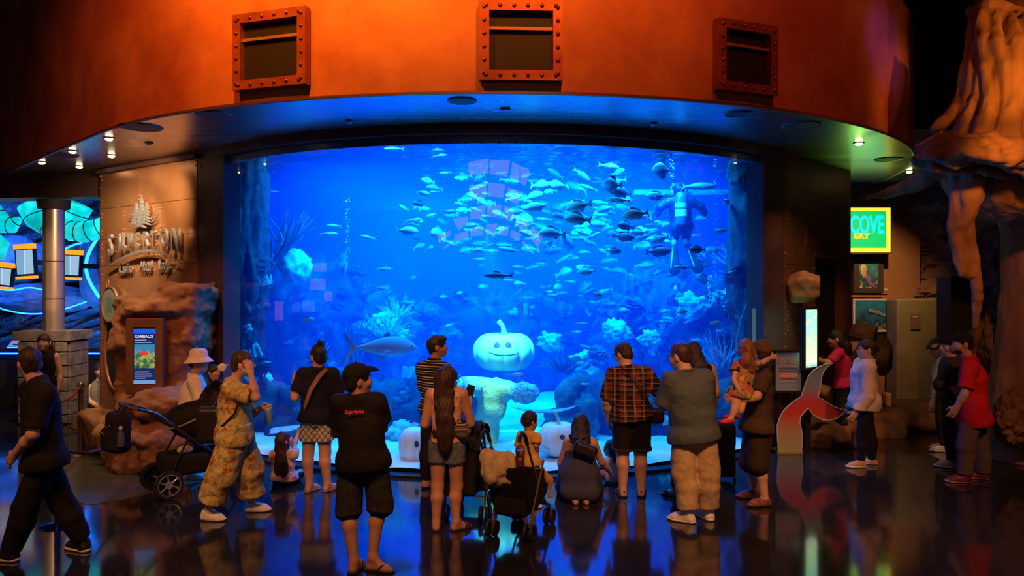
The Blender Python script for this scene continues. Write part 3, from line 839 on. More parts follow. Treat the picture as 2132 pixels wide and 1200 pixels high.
# long reef behind
for i, (px, py, Y, rx, rz, lb) in enumerate((
        (600, 700, 14.2, 1.35, 1.25, 'broad dark reef mound at the left of the tank'), (760, 740, 14.8, 1.1, 1.0, 'dark reef mound behind the big silver fish'),
        (905, 735, 15.2, 1.0, 1.05, 'reef mound left of the big pumpkin'), (1050, 720, 15.8, 1.2, .95, 'wide reef mound behind the big pumpkin'),
        (1215, 735, 15.0, 1.0, 1.1, 'reef mound right of the big pumpkin'), (1350, 715, 14.6, 1.0, 1.25, 'tall reef mound behind the plaid shirt'),
        (1490, 740, 14.0, 1.0, 1.2, 'dark reef mound at the right of the tank'), (1420, 660, 15.6, 1.2, 1.0, 'back ridge of reef below the diver'))):
    reef(px, py, Y, (rx * 1.1, .7, rz * 1.12), M_REEF if i % 2 else M_REEFD, lb, 10 + i, .6, 2.1, sub=5)
for i, px in enumerate((545, 660, 760, 900, 1265, 1370, 1470, 1560)):
    reef(px, 872, 11.9 - .25 * (i % 2), (.75, .5, .62), M_REEFD, 'low dark rock ridge on the bed, %s from the left' % ('first', 'second', 'third', 'fourth', 'fifth', 'sixth', 'seventh', 'eighth')[i], 90 + i, .55, 2.0)
k = 0
for px, py, Y, r, lb in ((745, 690, 13.4, .16, 'small pale coral lump left of the big silver fish'), (800, 672, 13.3, .2, 'bright coral lump above the big silver fish'), (830, 700, 13.6, .17, 'pale coral lump behind the striped shirt'),
        (885, 650, 13.9, .2, 'rounded coral head behind the striped shirt'), (935, 700, 13.4, .2, 'coral lump left of the pumpkin stem'), (1150, 712, 13.3, .2, 'flat pale coral right of the big pumpkin'), (1215, 760, 12.8, .26, 'bushy coral right of the big pumpkin'),
        (1315, 660, 13.6, .3, 'pale sandy coral head below the right school'), (1260, 640, 13.8, .2, 'coral head in the middle of the right reef'), (1285, 690, 13.2, .22, 'bright ragged coral above the short haired woman'), (1355, 705, 13.0, .16, 'glowing coral knob left of the bespectacled man'),
        (1245, 735, 12.6, .14, 'small coral knob by the short haired woman'), (1180, 650, 14.4, .22, 'dim coral head far behind the pumpkin'), (1440, 640, 13.4, .26, 'dim coral head below the diver'), (1530, 620, 12.6, .22, 'dim coral head near the right pillar'),
        (1500, 745, 12.6, .24, 'coral lump behind the little girl'), (860, 845, 11.6, .3, 'dim rounded rock beside the long haired woman'), (840, 905, 11.2, .22, 'low rock left of the small pumpkin'), (1390, 860, 11.4, .26, 'low rock seen beside the grey polo shirt'),
        (1295, 800, 12.0, .26, 'dim coral lump behind the plaid shirt'), (700, 800, 12.8, .34, 'dim rock low behind the navy shirt'), (520, 800, 12.2, .3, 'dim rock low at the left of the tank')):
    reef(px, py, Y, (r * 1.1, r * .9, r * .8), (M_REEF, M_CORG, M_CORW, M_REEF)[k % 4], lb, 40 + k, .8, 3.0, 'coral_boulder', 'coral', sub=4); k += 1
reef(615, 556, 12.3, (.26, .26, .30), M_CORG, 'large round turquoise brain coral at the left', 70, .10, 1.2, 'brain_coral', 'coral')
reef(1090, 818, 10.8, (.21, .18, .16), M_CORW, 'white honeycombed brain coral right of the yellow coral', 71, .12, 1.2, 'brain_coral', 'coral')
reef(588, 522, 12.9, (.17, .17, .12), M_REEF, 'small dome coral behind the turquoise brain coral', 72, .15, 1.2, 'brain_coral', 'coral')
# yellow table coral below the pumpkin: wide cap on a stem
s = SDF(.022, .14)
s.ell(P(985, 800, 11.0), (.30, .26, .12)).ell(P(1040, 812, 11.0), (.32, .26, .15)).ell(P(1025, 850, 10.9), (.20, .2, .2)).ell(P(1010, 890, 11.0), (.17, .17, .18)).cone(P(1008, 880, 11), P(1008, 980, 11), .16, .24)
s.wrinkle(.05, 5, 2, oct=3)
o = s.build('table_coral', M_CORY, None, tuple(P(1008, 960, 11))); tag(o, 'yellow table coral glowing below the big pumpkin', 'coral')
# arched sponge right of it
s = SDF(.02, .10)
s.ell(P(1178, 830, 11.3), (.18, .18, .26)).ell(P(1200, 800, 11.35), (.17, .16, .14)).ell(P(1225, 850, 11.2), (.15, .18, .22)).ell(P(1200, 890, 11.3), (.36, .25, .22)).ell(P(1190, 838, 11.12), (.075, .14, .09), None, .03, None, 's').wrinkle(.06, 5, 4, oct=4)
o = s.build('arch_sponge', M_REEF, None, tuple(P(1190, 930, 11.3))); tag(o, 'arched brown sponge between the two pumpkins', 'sponge')

def frond(name, base, n, length, spread, rad, material, label, seed, cat='coral', bend=.3, up=(0, 0, 1), fl=.5):
    rd = random.Random(seed); mb_ = MB(); b0 = Vector(base)
    for i in range(n):
        d = Vector((rd.uniform(-1, 1) * spread, rd.uniform(-1, 1) * spread * fl, 0)) + Vector(up) * rd.uniform(.6, 1)
        d.normalize(); p = b0 + Vector((rd.uniform(-1, 1), rd.uniform(-1, 1), 0)) * length * .12
        pts = [p]; L_ = length * rd.uniform(.6, 1)
        for q in range(4):
            d = (d + Vector((rd.uniform(-1, 1), rd.uniform(-1, 1), rd.uniform(-.6, .6))) * bend).normalized(); p = p + d * L_ / 4; pts.append(p)
        mb_.tube(pts, [rad, rad * .9, rad * .75, rad * .6, rad * .35], 5)
    o = mb_.build(name, material, None, b0, smooth=True); tag(o, label, cat); return o
M_BUSH = mat('anemone_dark', (0.05, 0.12, 0.12), 0.9, var=.4); M_FAN = mat('sea_fan_pale', (0.35, 0.50, 0.58), 0.9, var=.3)
frond('anemone', P(500, 610, 11.3), 60, .30, 1.2, .012, M_BUSH, 'dark bushy anemone low at the left end of the tank', 1)
frond('sea_fan', P(590, 520, 12.0), 26, .75, .5, .02, M_BUSH, 'dark swaying sea fan above the brain coral', 2, up=(.4, 0, 1))
frond('sea_fan', P(565, 560, 12.0), 26, .9, .6, .018, M_BUSH, 'dark spreading sea fan beside the left pillar', 3, up=(.1, 0, 1))
frond('staghorn_coral', P(800, 705, 12.9), 60, .55, 1.1, .012, M_CORW, 'bright spiky staghorn coral above the big silver fish', 4)
frond('staghorn_coral', P(830, 665, 13.4), 40, .5, 1.2, .012, M_CORW, 'pale spiky coral left of the striped shirt', 5)
frond('staghorn_coral', P(1170, 775, 12.4), 50, .42, 1.4, .014, M_BUSH, 'dark bushy coral right of the glowing pumpkin', 6)
frond('sea_fan', P(1505, 770, 12.2), 34, .8, .8, .014, M_FAN, 'pale branching sea fan left of the little girl', 7, up=(-.3, 0, 1))
frond('sea_fan', P(1545, 570, 12.0), 40, .6, .9, .014, M_FAN, 'branching sea fan below the right pillar', 8, up=(-.5, 0, .8))
frond('sea_fan', P(1440, 770, 12.6), 24, .6, .7, .014, M_FAN, 'pale upright sea fan right of the grey polo shirt', 18)
frond('sponge_tubes', P(545, 640, 12.0), 9, .32, .8, .035, M_REEF, 'cluster of tube sponges at the left', 9, up=(-.8, 0, .6))
frond('kelp', P(735, 770, 12.6), 16, 1.0, .15, .014, M_BUSH, 'thin dark kelp strands behind the big silver fish', 10, 'kelp', .15)
frond('kelp', P(930, 790, 12.6), 18, .8, .3, .010, M_BUSH, 'fine kelp strands left of the yellow coral', 11, 'kelp', .15)
for i, (px, py) in enumerate(((840, 940), (1075, 905), (1385, 905), (620, 935))): pass

# small growths seated on the reef faces
from mathutils.bvhtree import BVHTree
rv_, rf_ = [], []
for o in REEFS:
    o_ = len(rv_); mw = Matrix.Translation(o.location); rv_ += [mw @ v.co for v in o.data.vertices]; rf_ += [tuple(o_ + i for i in q.vertices) for q in o.data.polygons]
BV = BVHTree.FromPolygons(rv_, rf_)
def growth(kind, seed):
    rg = random.Random(seed); m_ = MB()
    if kind == 'branch':
        for i in range(11):
            d = Vector((rg.uniform(-1, 1), rg.uniform(-1, .2), rg.uniform(.3, 1.2))).normalized(); p1 = d * rg.uniform(.4, .7); m_.tube([Vector((0, 0, -.1)), p1, p1 + (d + Vector((rg.uniform(-.6, .6), rg.uniform(-.6, .2), rg.uniform(0, .6)))) * .4], [.07, .055, .02], 5)
    elif kind == 'tubes':
        for i in range(8):
            b = Vector((rg.uniform(-.5, .5), rg.uniform(-.4, .2), 0)); h = rg.uniform(.4, 1.0); m_.tube([b - Vector((0, 0, .2)), b + Vector((rg.uniform(-.15, .15), -.1, h))], [.10, .13], 7)
    elif kind == 'plates':
        for i in range(5):
            z = .12 + .22 * i; m_.lathe((rg.uniform(-.3, .3), rg.uniform(-.2, .1), z), [(.02, -.05), (rg.uniform(.4, .7), .03), (rg.uniform(.4, .7), .07), (.02, .03)], 12)
    else:
        for i in range(14): m_.ball((rg.uniform(-.6, .6), rg.uniform(-.4, .2), rg.uniform(-.1, .4)), rg.uniform(.10, .28), 8, 5)
    o = m_.build('growth', M_REEF, smooth=True); me = o.data; bpy.data.objects.remove(o); return me
GM = [growth(k_, i) for i, k_ in enumerate(('branch', 'branch', 'tubes', 'plates', 'lumps', 'lumps'))]
GN = ('branching', 'branching', 'tubular', 'plate', 'knobbly', 'knobbly')
GV = {}
rg = random.Random(21); ng = 0; tries = 0
while ng < 150 and tries < 3000:
    tries += 1; px = rg.uniform(475, 1580); py = rg.uniform(560, 800)
    if 960 < px < 1130 and py > 660: continue
    d = (P(px, py, 1.0) - Vector((0, 0, CAMH))); hit = BV.ray_cast(Vector((0, 0, CAMH)), d.normalized())
    if hit[0] is None: continue
    gi = rg.randrange(6); mt = rg.choice((M_REEF, M_CORG, M_CORW, M_REEFD, M_REEFD, M_REEF, M_REEFD)); key = (gi, mt.name)
    if key not in GV: m2 = GM[gi].copy(); m2.materials.clear(); m2.materials.append(mt); GV[key] = m2
    o = bpy.data.objects.new('coral_growth', GV[key]); COL.objects.link(o); sz = rg.uniform(.08, .26); o.location = hit[0] + Vector((0, .02, 0)); o.scale = (sz * rg.uniform(.8, 1.4), sz, sz); o.rotation_euler = (rg.uniform(-.3, .3), rg.uniform(-.4, .4), rg.uniform(0, 6))
    tag(o, '%s %s %s coral on the %s reef, %s' % ('tiny' if sz < .14 else ('small' if sz < .20 else 'larger'), {'reef_rock': 'grey', 'coral_turquoise': 'turquoise', 'coral_white': 'pale', 'reef_dark': 'dark', 'coral_yellow': 'yellowish'}[mt.name], GN[gi], ('far left', 'left', 'middle left', 'middle', 'middle right', 'right', 'far right', 'rightmost')[min(7, int((px - 475) / 140))], 'high up' if py < 640 else ('midway' if py < 720 else 'low down')), 'coral', 'small corals on the far reef'); ng += 1

# fern-like white sea pen at the right
mb_ = MB(); pts = [P(1555 - 12 * math.sin(t * 2.2) - t * 12, 632 + t * 100, 11.1) for t in [i / 12 for i in range(13)]]
mb_.tube(pts, .008, 5)
for i in range(26):
    t = i / 26; p = pts[0].lerp(pts[-1], t) if False else P(1555 - 12 * math.sin(t * 2.2) - t * 12, 632 + t * 100, 11.1)
    for sgn in (-1, 1): mb_.tube([p, p + Vector((sgn * .10, 0, .05))], [.004, .002], 4)
tag(mb_.build('sea_pen', M_FAN, None, pts[-1]), 'thin feathery sea pen at the right end of the tank', 'coral')

# pumpkins ------------------------------------------------------------
def pumpkin(c, rx, rz, label, seed, stem=True, ribs=11, yaw=0.0, eyes=(), mouth=None, group='pale pumpkins in the tank', tilt=0.0):
    c = Vector(c); e = empty('pumpkin', c - Vector((0, 0, rz)), label, 'pumpkin', group)
    nu, nv = 88, 28; rows = []
    def surf(u, v, push=0.0):
        # u around (0 faces the viewer), v from -pi/2 to pi/2
        rib = 1 - .07 * (abs(math.sin(u * ribs / 2)) ** .5 < 0) - .075 * (1 - abs(math.sin((u) * ribs / 2))) ** 2
        prof = math.cos(v) ** .72 if math.cos(v) > 0 else 0
        dip = 1 - .22 * math.exp(-((abs(v) - PI / 2) / .35) ** 2)
        r_ = rx * prof * rib + push
        return c + Vector((r_ * math.sin(u), -r_ * math.cos(u), rz * math.sin(v) * dip + push * math.sin(v)))
    for j in range(nv + 1):
        v = -PI / 2 + PI * j / nv
        rows.append([surf(2 * PI * i / nu, v) for i in range(nu + 1)])
    MB().grid(rows).build('body', M_PUMP, e, smooth=True, angle=180)
    if stem:
        MB().tube([c + Vector((.0, 0, rz * .7)), c + Vector((0, 0, rz * 1.05)), c + Vector((-.02, 0, rz * 1.25)), c + Vector((-.09 * rx * 2, 0, rz * 1.5))], [rx * .12, rx * .08, rx * .07, rx * .085], 8).build('stem', M_STEM, e, smooth=True)
    for (u0, v0, du, dv, pw) in eyes:
        ctr = surf(u0, v0, .004); pl = [surf(u0 + du * math.cos(a) * (1 + pw * math.sin(a)), v0 + dv * math.sin(a), .004) for a in [2 * PI * i / 20 for i in range(20)]]
        m_ = MB(); m_.add([ctr] + pl, [(0, 1 + i, 1 + (i + 1) % 20) for i in range(20)]); m_.build('eye', M_PUMPEYE, e)
    if mouth:
        (u0, u1, v0, sag, wd) = mouth
        up_, lo_ = [], []
        for i in range(17):
            t = i / 16; u = u0 + (u1 - u0) * t; v = v0 - sag * (1 - (2 * t - 1) ** 2); w_ = wd * (1 - (2 * t - 1) ** 2) + .008
            up_.append(surf(u, v + w_, .004)); lo_.append(surf(u, v - w_, .004))
        MB().grid([up_, lo_]).build('mouth', M_PUMPEYE, e)
    return e
pumpkin(P(1049, 732, 11.6), .47, .31, 'big white pumpkin glowing cyan in the middle of the tank', 1, eyes=((-.22, .45, .10, .15, -.5), (.16, .45, .10, .15, -.5)), mouth=(-.5, .55, .10, .16, .012))
pumpkin(P(868, 928, 9.9), .24, .255, 'white pumpkin with one oval eye left of the long haired woman', 2, False, 9, eyes=((.10, .25, .12, .17, 0),))
pumpkin(P(1163, 914, 10.0), .27, .235, 'white pumpkin with a round eye beside the kneeling woman', 3, True, 9, eyes=((.12, .3, .13, .13, 0),), mouth=(.05, .6, -.25, .15, .05))

# fish ----------------------------------------------------------------
def fish_mesh(name, prof, width, tail, dorsal, anal, nseg=12):
    """prof: list of (t, top, bottom) with the nose at t=0; unit length along +x, nose forward"""
    mb_ = MB(); rings = []
    for t, up, lo in prof:
        ww = width * (up + lo) * (1.0 if t < .6 else max(.35, 1 - (t - .6) * 1.3))
        rg = []
        for k_ in range(nseg):
            a = 2 * PI * k_ / nseg
            z = math.sin(a); z = z * (up if z > 0 else lo)
            rg.append(Vector((.5 - t, math.cos(a) * ww, z)))
        rings.append(rg)
    vs = [Vector((.5, 0, (prof[0][1] - prof[0][2]) * .5))] + [p for r_ in rings for p in r_] ; n = nseg
    fs = [(0, 1 + i, 1 + (i + 1) % n) for i in range(n)]
    for j in range(len(rings) - 1):
        for i in range(n): fs.append((1 + j * n + i, 1 + (j + 1) * n + i, 1 + (j + 1) * n + (i + 1) % n, 1 + j * n + (i + 1) % n))
    fs.append(tuple(1 + (len(rings) - 1) * n + i for i in range(n)))
    mb_.add(vs, fs)
    for pts in (tail, dorsal, anal):
        if pts: mb_.prism([Vector((.5 - x, -.004, z)) for x, z in pts], (0, .008, 0))
    for sy in (-1, 1):   # side fins
        mb_.prism([Vector((.5 - .30, sy * width * .22, -.03)), Vector((.5 - .44, sy * (width * .22 + .05), -.07)), Vector((.5 - .46, sy * (width * .22 + .05), -.02))], (0, sy * .006, 0))
    me_o = mb_.build(name, M_SILVER, smooth=True, angle=50); me = me_o.data; bpy.data.objects.remove(me_o)
    return me
FM = {}
FM['bream'] = fish_mesh('bream', [(.03, .05, .05), (.1, .13, .10), (.2, .19, .15), (.35, .22, .18), (.5, .20, .17), (.65, .14, .12), (.78, .07, .06), (.86, .035, .035)], .42,
    [(.84, .03), (.93, .09), (1.02, .20), (.97, .02), (1.02, -.20), (.93, -.09), (.84, -.03)], [(.28, .20), (.34, .29), (.5, .27), (.68, .17), (.72, .10), (.5, .18)], [(.55, -.15), (.62, -.21), (.72, -.12), (.72, -.08)])
FM['slim'] = fish_mesh('slim', [(.02, .025, .025), (.1, .065, .06), (.25, .105, .10), (.42, .115, .11), (.6, .09, .085), (.75, .05, .045), (.86, .02, .02)], .45,
    [(.84, .02), (.92, .05), (1.02, .13), (.95, .0), (1.02, -.13), (.92, -.05), (.84, -.02)], [(.32, .10), (.38, .17), (.52, .13), (.6, .08)], [(.58, -.08), (.63, -.13), (.72, -.05)])
FM['disk'] = fish_mesh('disk', [(.03, .05, .05), (.1, .17, .14), (.22, .30, .26), (.4, .37, .34), (.55, .33, .30), (.7, .19, .18), (.8, .07, .07), (.87, .045, .045)], .22,
    [(.85, .04), (.95, .15), (1.0, .17), (.97, 0), (1.0, -.17), (.95, -.15), (.85, -.04)], [(.32, .34), (.5, .48), (.66, .44), (.72, .18)], [(.36, -.32), (.52, -.46), (.66, -.40), (.72, -.17)])
FM['trevally'] = fish_mesh('trevally', [(.015, .02, .03), (.06, .07, .06), (.14, .125, .09), (.26, .155, .12), (.42, .16, .13), (.58, .12, .10), (.72, .065, .055), (.83, .022, .022), (.88, .018, .018)], .40,
    [(.86, .018), (.93, .10), (1.06, .27), (.97, .07), (.945, .0), (.97, -.07), (1.04, -.27), (.93, -.10), (.86, -.018)], [(.36, .15), (.42, .22), (.47, .16), (.72, .085), (.8, .03), (.6, .11)], [(.44, -.12), (.5, -.21), (.53, -.13), (.72, -.07), (.8, -.03), (.6, -.09)], 16)
FM['tang'] = fish_mesh('tang', [(.03, .035, .035), (.1, .10, .10), (.25, .17, .17), (.45, .18, .18), (.62, .13, .13), (.76, .06, .06), (.86, .03, .03)], .32,
    [(.85, .03), (.97, .14), (.94, 0), (.97, -.14), (.85, -.03)], [(.22, .16), (.4, .23), (.62, .19), (.74, .08)], [(.4, -.17), (.52, -.22), (.66, -.16), (.74, -.07)])
_fm2 = {}
def fish(kind, px, py, Y, plen, yaw, pitch, material, label, group, eye=False):
    """plen: length in photo px; yaw 0 = heads right, 180 = heads left"""
    me = FM[kind]; key = (kind, material.name)
    if key not in _fm2:
        m2 = me.copy(); m2.materials.clear(); m2.materials.append(material); _fm2[key] = m2
    L_ = plen / FPX * Y / max(.45, abs(math.cos(R(yaw))))
    o = bpy.data.objects.new('fish', _fm2[key]); COL.objects.link(o)
    o.location = P(px, py, Y); o.scale = (L_, L_, L_)
    o.rotation_euler = (0, R(-pitch), R(yaw))
    tag(o, label, 'fish', group)
    return o
def fish_eyes(o, x=.36, y=.045, z=.03, r=.016):
    for sy in (-1, 1):
        m_ = MB(); m_.ball((x, sy * y, z), r, 8, 6); q = m_.build('eye', M_EYE, smooth=True); q.parent = o
M_TREV = mat('trevally_skin', (0.30, 0.62, 0.80), 0.5, col2=(0.18, 0.44, 0.68), scale=3, spec=.3); shade_fish(M_TREV, (.10, .28, .46))
o = fish('trevally', 795, 724, 10.3, 148, 0, 0, M_TREV, 'big silver blue fish with a forked tail behind the cap wearing man', 'large fish'); fish_eyes(o, .43, .052, .02, .012)
# single fish that stand out
SOLO = [('bream', 848, 481, 10.8, 46, 0, -3, M_PINK, 'single orange pink fish in the left half of the tank'),
        ('slim', 1038, 574, 9.9, 62, 180, 0, M_SILVER, 'long silver fish heading left just under the school'),
        ('bream', 1118, 431, 10.4, 52, 170, -8, M_PALE, 'pale plump fish heading left, nearest the middle of the school'),
        ('bream', 1205, 430, 10.2, 55, 165, -10, M_PALE, 'upper of two pale plump fish heading left at the right of the school'),
        ('bream', 1202, 457, 10.1, 58, 172, 6, M_PALE, 'lower of two pale plump fish heading left at the right of the school'),
        ('bream', 1150, 487, 10.3, 58, 190, 4, M_PALE, 'pale fish with an arched back heading left under the plump pair'),
        ('bream', 1323, 447, 10.3, 56, 175, -8, M_PALE, 'pale round backed fish left of the diver'),
        ('bream', 1160, 387, 10.8, 48, 180, 0, M_PALE, 'pale fish with raised back fin at the top of the school'),
        ('disk', 1274, 386, 10.6, 44, 180, 0, M_SILVER, 'tall disc shaped fish high in the right half'),
        ('disk', 1378, 354, 10.8, 44, 180, 0, M_SILVER, 'tall disc shaped fish near the surface above the diver'),
        ('slim', 1455, 388, 11.2, 72, 0, 0, M_SILVER, 'long faint fish near the surface right of the diver'),
        ('slim', 1288, 417, 10.4, 52, 180, 4, M_PALE, 'bright slim fish above the round backed fish'),
        ('tang', 1298, 493, 10.6, 52, 8, -6, M_SILVER, 'oval fish heading right with a pale forked tail'),
        ('bream', 1222, 566, 10.6, 42, 180, -6, M_PALE, 'bright white fish lower right of the school'),
        ('tang', 1370, 524, 10.8, 56, 0, 3, M_DKFISH, 'dark oval fish below the diver'),
        ('slim', 1420, 557, 10.6, 40, 180, 0, M_SILVER, 'pale slim fish far below the diver'),
        ('tang', 1452, 520, 10.5, 40, 190, 0, M_DKFISH, 'dark striped fish by the diver fins'),
        ('tang', 1278, 523, 10.6, 34, 10, -4, M_SILVER, 'small oval fish under the right of the school'),
        ('tang', 1244, 613, 10.4, 26, 0, -20, M_PALE, 'small bright fish tilted down, right of the reef mound'),
        ('slim', 820, 310, 11.0, 42, 180, 0, M_DKFISH, 'dark fish at the surface, left of centre'),
        ('slim', 1192, 302, 11.0, 38, 180, 0, M_DKFISH, 'dark fish at the surface, right of centre'),
        ('slim', 912, 312, 11.2, 24, 180, 0, M_DKFISH, 'upper of two small dark fish near the surface'), ('slim', 916, 324, 11.2, 30, 0, 6, M_DKFISH, 'lower of two small dark fish near the surface'),
        ('tang', 640, 666, 10.9, 30, 0, 5, M_SILVER, 'grey oval fish left of the navy shirt bun'),
        ('slim', 685, 487, 11.4, 38, 0, 0, M_SILVER, 'small pale fish alone in the left water'), ('slim', 765, 494, 11.4, 34, 180, 12, M_SILVER, 'small pale fish left of the pink one'), ('slim', 695, 470, 11.8, 30, 180, 4, M_SILVER, 'faint small fish in the left water'),
        ('slim', 572, 399, 12.4, 18, 180, 0, M_SILVER, 'tiny fish high in the left water'), ('slim', 595, 498, 12.2, 24, 0, 0, M_PALE, 'tiny bright fish beside the dark sea fan'),
        ('tang', 800, 560, 11.4, 30, 0, -4, M_SILVER, 'pale fish low in the left water'), ('tang', 797, 600, 11.6, 26, 0, -8, M_SILVER, 'striped oval fish above the staghorn coral'),
        ('disk', 715, 550, 12.4, 30, 110, 0, M_SILVER, 'large round fish hovering behind the brain coral'), ('tang', 850, 630, 11.8, 30, 180, 0, M_SILVER, 'small fish left of the reef mound'),
        ('slim', 1210, 674, 11.0, 30, 0, 0, M_SILVER, 'faint fish right of the big pumpkin'), ('tang', 1420, 650, 10.8, 24, 0, 10, M_SILVER, 'small fish above the bespectacled man'), ('tang', 1487, 673, 10.8, 28, 0, 8, M_SILVER, 'small fish left of the little girl hair'),
        ('slim', 1221, 800, 10.8, 26, 180, 0, M_SILVER, 'small fish beside the arched sponge'), ('tang', 1203, 748, 11.0, 30, 180, 10, M_SILVER, 'flat fish right of the dark bushy coral'), ('tang', 1135, 598, 11.6, 22, 180, 0, M_SILVER, 'small fish over the big pumpkin'),
        ('bream', 865, 885, 10.6, 22, 180, 0, M_PALE, 'small pale fish over the small pumpkin'), ('slim', 1075, 780, 10.5, 30, 0, 0, M_PALE, 'slim fish resting on the yellow coral'), ('slim', 545, 755, 11.6, 40, 0, 0, M_SILVER, 'faint fish low behind the raised hand'),
        ('slim', 1500, 405, 12.4, 40, 0, 0, M_DKFISH, 'dark fish under the ledge right of the diver'), ('tang', 1512, 420, 11.4, 22, 60, 0, M_PALE, 'small pale fish close to the right pillar'), ('tang', 1498, 480, 11.0, 32, 0, 0, M_SILVER, 'round silver fish right of the diver tank')]
for kd, px, py, Y, pl, yw, pt, mt, lb in SOLO: fish(kd, px, py, Y, pl, yw, pt, mt, lb, 'single fish in the tank')
rd = random.Random(11)
nf = 0
while nf < 200:
    # the dense school: a long cloud from left of centre to the right end
    px = rd.gauss(1130, 170); py = rd.gauss(455, 62) + (px - 1100) * .10
    if not (840 < px < 1530 and 345 < py < 650): continue
    Y = rd.uniform(10.6, 14.5)
    kd = rd.choice(('slim', 'slim', 'bream', 'tang', 'bream'))
    mt = rd.choice((M_SILVER, M_SILVER, M_SILVER, M_SILVER, M_PALE, M_PALE, M_DKFISH))
    left = px < 1040
    plen = rd.uniform(22, 46) * (12 / Y) * (.8 if left else 1.0); yaw = rd.choice((0, 180, 180)) + rd.gauss(0, 28); ptc = rd.gauss(0, 14)
    cn = 'dark' if mt is M_DKFISH else ('pale' if mt is M_PALE else 'silver')
    where = ('top', 'upper middle', 'lower middle', 'bottom')[min(3, int((py - 345) / 60))] + ' ' + ('far left', 'left', 'middle', 'right', 'far right')[min(4, int((px - 840) / 130))]
    fish(kd, px, py, Y, plen, yaw, ptc, mt, '%s %s %s fish heading %s, %s of the school' % ('large' if plen > 36 else ('small' if plen < 26 else 'medium'), {'slim': 'slim', 'bream': 'deep', 'tang': 'oval'}[kd], cn, 'right' if math.cos(R(yaw)) > 0 else 'left', where), 'dense school of fish in mid water')
    nf += 1
rd = random.Random(5); nf = 0
while nf < 45:
    px = rd.uniform(860, 1560); py = rd.uniform(560, 730); Y = rd.uniform(11.6, 13.6)
    if abs(px - 1049) < 90 and py > 640: continue
    kd = rd.choice(('tang', 'slim', 'tang')); mt = rd.choice((M_SILVER, M_PALE)); yaw = rd.choice((0, 180)) + rd.gauss(0, 30)
    fish(kd, px, py, Y, rd.uniform(12, 26), yaw, rd.gauss(0, 12), mt, 'tiny %s %s fish heading %s over the %s reef, %s' % ('slim' if kd == 'slim' else 'oval', 'pale' if mt is M_PALE else 'silver grey', 'right' if math.cos(R(yaw)) > 0 else 'left', ('left', 'middle left', 'middle right', 'right', 'far right')[min(4, int((px - 860) / 140))], 'high up' if py < 615 else ('midway' if py < 672 else 'low down')), 'tiny fish over the reef'); nf += 1

# rays ------------------------------------------------------------------
def ray(c, span, yaw, pitch, label, roll=0.0, flap=.16):
    c = Vector(c); mb_ = MB(); top, bot = [], []
    for i in range(25):
        u = -1 + 2 * i / 24; au = abs(u)
        x0 = .50 - .62 * au - .10 * au ** 3; x1 = -.42 + .32 * au
        zt = flap * au ** 2; th = .075 * (1 - au) ** .8 + .003
        rt, rb = [], []
        for j in range(11):
            t = j / 10; x = x0 + (x1 - x0) * t; b = math.sin(PI * t) ** .6
            rt.append(Vector((x, u, zt + th * b))); rb.append(Vector((x, u, zt - th * b * .5)))
        top.append(rt); bot.append(rb)
    mb_.grid(top); mb_.grid(bot)
    mb_.tube([Vector((-.38, 0, .02)), Vector((-.9, .03, .02)), Vector((-1.5, -.05, 0))], [.03, .015, .004], 6)
    o = mb_.build('stingray', mat('ray_skin', (0.28, 0.42, 0.52), 0.7, var=.3, scale=8), smooth=True, angle=180)
    o.location = c; o.scale = (span / 2,) * 3; o.rotation_euler = (R(roll), R(-pitch), R(yaw))
    tag(o, label, 'stingray'); return o
ray(P(1142, 858, 10.3), .95, -75, 8, 'stingray gliding wings spread right of the toddler head')
ray(P(1120, 925, 9.9), .55, 40, 30, 'stingray sweeping across the right small pumpkin', 25)
ray(P(985, 800, 10.6), .55, 30, 25, 'stingray passing in front of the yellow coral', 20)
ray(P(800, 970, 9.9), .9, 200, 0, 'stingray lying on the sand left of the small pumpkin', 0, .03)
ray(P(590, 895, 10.4), .8, 160, 0, 'stingray lying on the sand beside the seated girl', 0, .03)
ray(P(925, 790, 10.5), .45, 120, 20, 'small stingray at the left of the yellow coral', -20)
# bubbles rising in columns
def bubbles(px, py0, py1, Y, n, label, seed, r=.006):
    rd = random.Random(seed); m_ = MB()
    for i in range(n):
        q = P(px + rd.uniform(-4, 4), rd.uniform(py0, py1), Y + rd.uniform(-.1, .1)); m_.ball(q, r * rd.uniform(.5, 1.6), 6, 4)
    tag(m_.build('bubbles', mat('bubble', (.8, .95, 1), .1), smooth=True), label, 'bubbles', kind='stuff')
bubbles(724, 415, 540, 11.5, 60, 'thin column of bubbles in the left water', 1)
bubbles(1399, 330, 400, 11.5, 40, 'bubbles rising from the diver', 2)
bubbles(1488, 330, 580, 11.2, 60, 'thin column of bubbles right of the diver', 3)
bubbles(1478, 570, 640, 11.2, 60, 'cloud of bubbles over the right reef', 4, .010)
# ledge on the right back wall
tag(MB().box(P(1440, 402, 14.6), (2.2, .25, .10)).build('tank_ledge', mat('ledge', (.25, .35, .45), .7)), 'pale horizontal ledge behind the diver', 'ledge')
